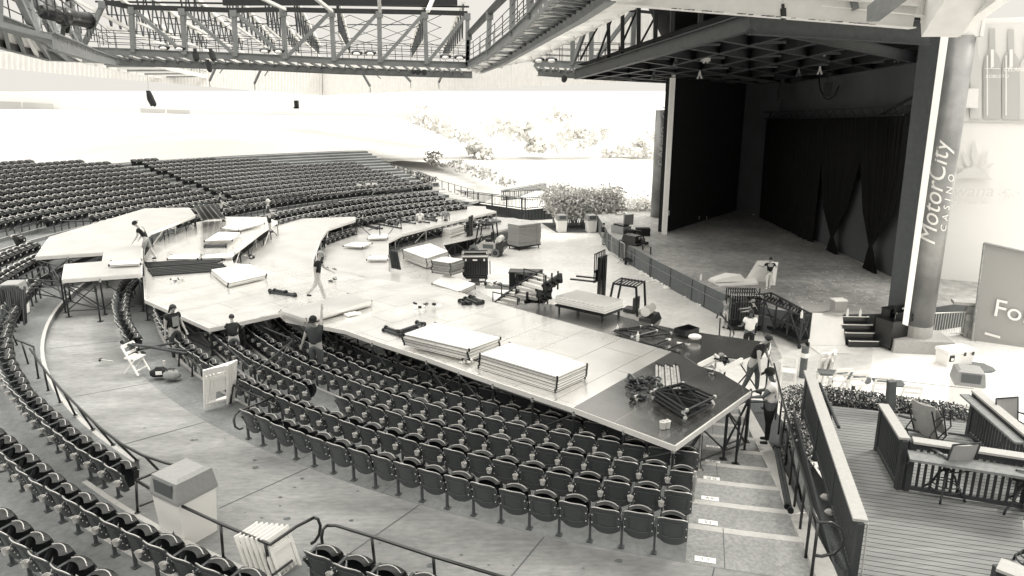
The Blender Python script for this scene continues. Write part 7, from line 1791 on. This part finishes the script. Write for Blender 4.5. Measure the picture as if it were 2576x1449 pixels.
# heap of rolled guard rails on a board cart
t=T('board_platform','pale board platform under the heap of folded guard sections','platform',at(1330,770,.0))
wpart('platform',MB().prism([at(1246,768,-.2),at(1300,782,-.2),at(1400,752,-.2),at(1340,740,-.2)],.15,0,1),['deck_sheet_pale','deck_edge'],t)
hd_=V(.86,.5,0).normalized()
gi=0
for (x,y,z,dx,dy,lab) in ((1240,768,-.1,62,14,'front left'),(1262,752,.15,62,14,'second on the left'),(1298,742,.35,56,10,'middle'),(1302,722,.8,50,14,'upper right'),(1318,712,1.1,50,14,'top right'),(1300,756,.1,50,12,'lower right')):
    a=at(x,y,z); b_=at(x+dx,y+dy,z-.05); t=T('folded_guard_section','folded guard section with pale slats in the heap, %s'%lab,'guard section',(a+b_)/2,0,'folded guard sections heaped on the board platform')
    m=MB(); d=(b_-a); n_=V(-d.y,d.x,0).normalized()
    for k in range(4): m.bar(a+n_*k*.26+V(0,0,.05*k),b_+n_*k*.26+V(0,0,.05*k),.14,.10)
    wpart('slats',m,'bright_metal',t); m=MB()
    m.bar(b_-n_*.05,b_+n_*1.0+V(0,0,.2),.10,.30); m.bar(a-n_*.05,a+n_*1.0+V(0,0,.2),.05,.16)
    for k in range(3): m.tube([b_+n_*(.1+k*.35)-V(0,0,.2),b_+n_*(.1+k*.35)+V(0,0,.45)],.03,6); m.ball(b_+n_*(.2+k*.3)+V(.1,-.08,.1),.07,6)
    m.tube([a+V(0,0,.1),a+V(0,0,.5),b_+V(0,0,.5),b_+V(0,0,.1)],.025,6)
    wpart('end_frame',m,'black_steel',t)
solo('equipment_bin',MB().box(at(1323,712,-.3),(1.35,.6,.95),-.1).box(at(1323,712,-.3)+V(0,0,.5),(1.4,.65,.06),-.1),'black_paint','black open equipment bin behind the heap of guard sections','bin')
m=MB()
for i in range(18): c=at(1299+i*2.7,693+random.uniform(-1,1),.25); m.box(c,(.10,.1,.14),random.random())
solo('bin_contents',m,'black_steel','row of dark fittings sticking out of the black equipment bin','fittings')
solo('cut_board',MB().prism([at(1220,712,-.9),at(1283,716,-.9),at(1286,706,-.9),at(1224,703,-.9)],.25,0,1),['plywood_light','plywood'],'short pale plywood beam lying left of the heap of guard sections','board')
# low blocks beneath: floor bits left of the heap
clutter('coupler_pile','small white and dark parts left of the heap on the wide deck','fittings',1238,722,-.8,12,.5,.3,.12,['bright_metal','black_steel'])
# carts of frames next to the stage
t=T('frame_cart','cart holding a dense row of upright dark frames at the low wall','cart',at(1868,826,PIT),R(-6),'carts of scaffold frames at the stage',.70)
part('platform',MB().box((0,.1,.25),(2.1,1.5,.14)),'black_steel',t)
for i in range(12):
    m=MB(); x=-.85+i*.15; m.tube([(x,-.55,.32),(x,-.55,2.35),(x-.10,.7,2.55),(x-.10,.7,.4)],.030,6); m.ball((x,-.55,2.38),.055,6,1); m.ball((x-.1,.7,2.58),.05,6,1); part('scaffold_piece',m,['black_steel','worn_silver'],t)
m=MB()
for s in (-1,1): m.bar((s*1.05,-.62,.3),(s*1.05,-.62,2.4),.07); m.bar((s*1.05,.8,.3),(s*1.05,.8,2.5),.07)
m.bar((-1.05,-.62,1.9),(1.05,-.62,1.9),.06); part('side_frame',m,'scaffold',t)
for sx in (-.9,.9):
    for sy in (-.5,.7): part('caster',MB().tube([(sx-.04,sy,.09),(sx+.04,sy,.09)],.10,10),'rubber',t)
pa,pb_,pc,pd=at(1890,800,PIT+.35),at(2012,857,PIT+.35),at(2034,852,PIT+.35),at(1935,793,PIT+.35)
t=T('frame_cart','long low cart with braced rails and leaning dark frames beside the ramp','cart',at(1960,835,PIT),0,'carts of scaffold frames at the stage')
wpart('platform',MB().prism([pa,pb_,pc,pd],.15),'black_steel',t); m=MB(); u=V(0,0,1.08)
for a,b_ in ((pa,pb_),(pd,pc)):
    m.tube([a+u,b_+u],.045,6); m.tube([a+u*.45,b_+u*.45],.035,6)
    for i in range(5): p=a.lerp(b_,i/4); m.tube([p,p+u],.045,6); q=a.lerp(b_,min(1,(i+1)/4)); m.tube([p+u,q],.035,6) if i%2 else m.tube([p,q+u],.035,6)
m.tube([pb_+u,pc+u],.04,6); m.tube([pa+u,pd+u],.04,6); m.tube([pb_,pc+u],.035,6); wpart('side_rails',m,['scaffold'],t)
for i in range(13):
    p=pa.lerp(pb_,.08+i*.065)+V(.15,.45,0); m=MB(); m.tube([p,p+V(.45,.15,.92),p+V(.60,.75,.92)],.030,6); m.tube([p+V(.1,.5,0),p+V(.6,.7,.9)],.03,6); wpart('scaffold_piece',m,'black_steel',t)
wpart('wrapped_bundle',MB().bar(at(1905,795,PIT+.5),at(1920,768,PIT+1.1),.35,.25),'white_plastic',t)
for p in (pa,pb_,pc,pd): wpart('caster',MB().tube([p-V(.04,0,.25),p-V(-.04,0,.25)],.10,10),'rubber',t)
bottle(2016,800,PIT+1.45,'water bottle balanced on the long low cart',1.5)
clutter('coupler_pile','dark motor standing on the stage edge behind the carts','equipment',1898,765,ST,8,.2,.2,.15,['black_steel','seat_metal'])
t=T('notice_sheet','printed sheet stuck on the front folded white chair','sheet',at(545,985,.3),R(14)); part('sheet',MB().box((0,-.09,.18),(.2,.006,.30)),'sign_grey',t)
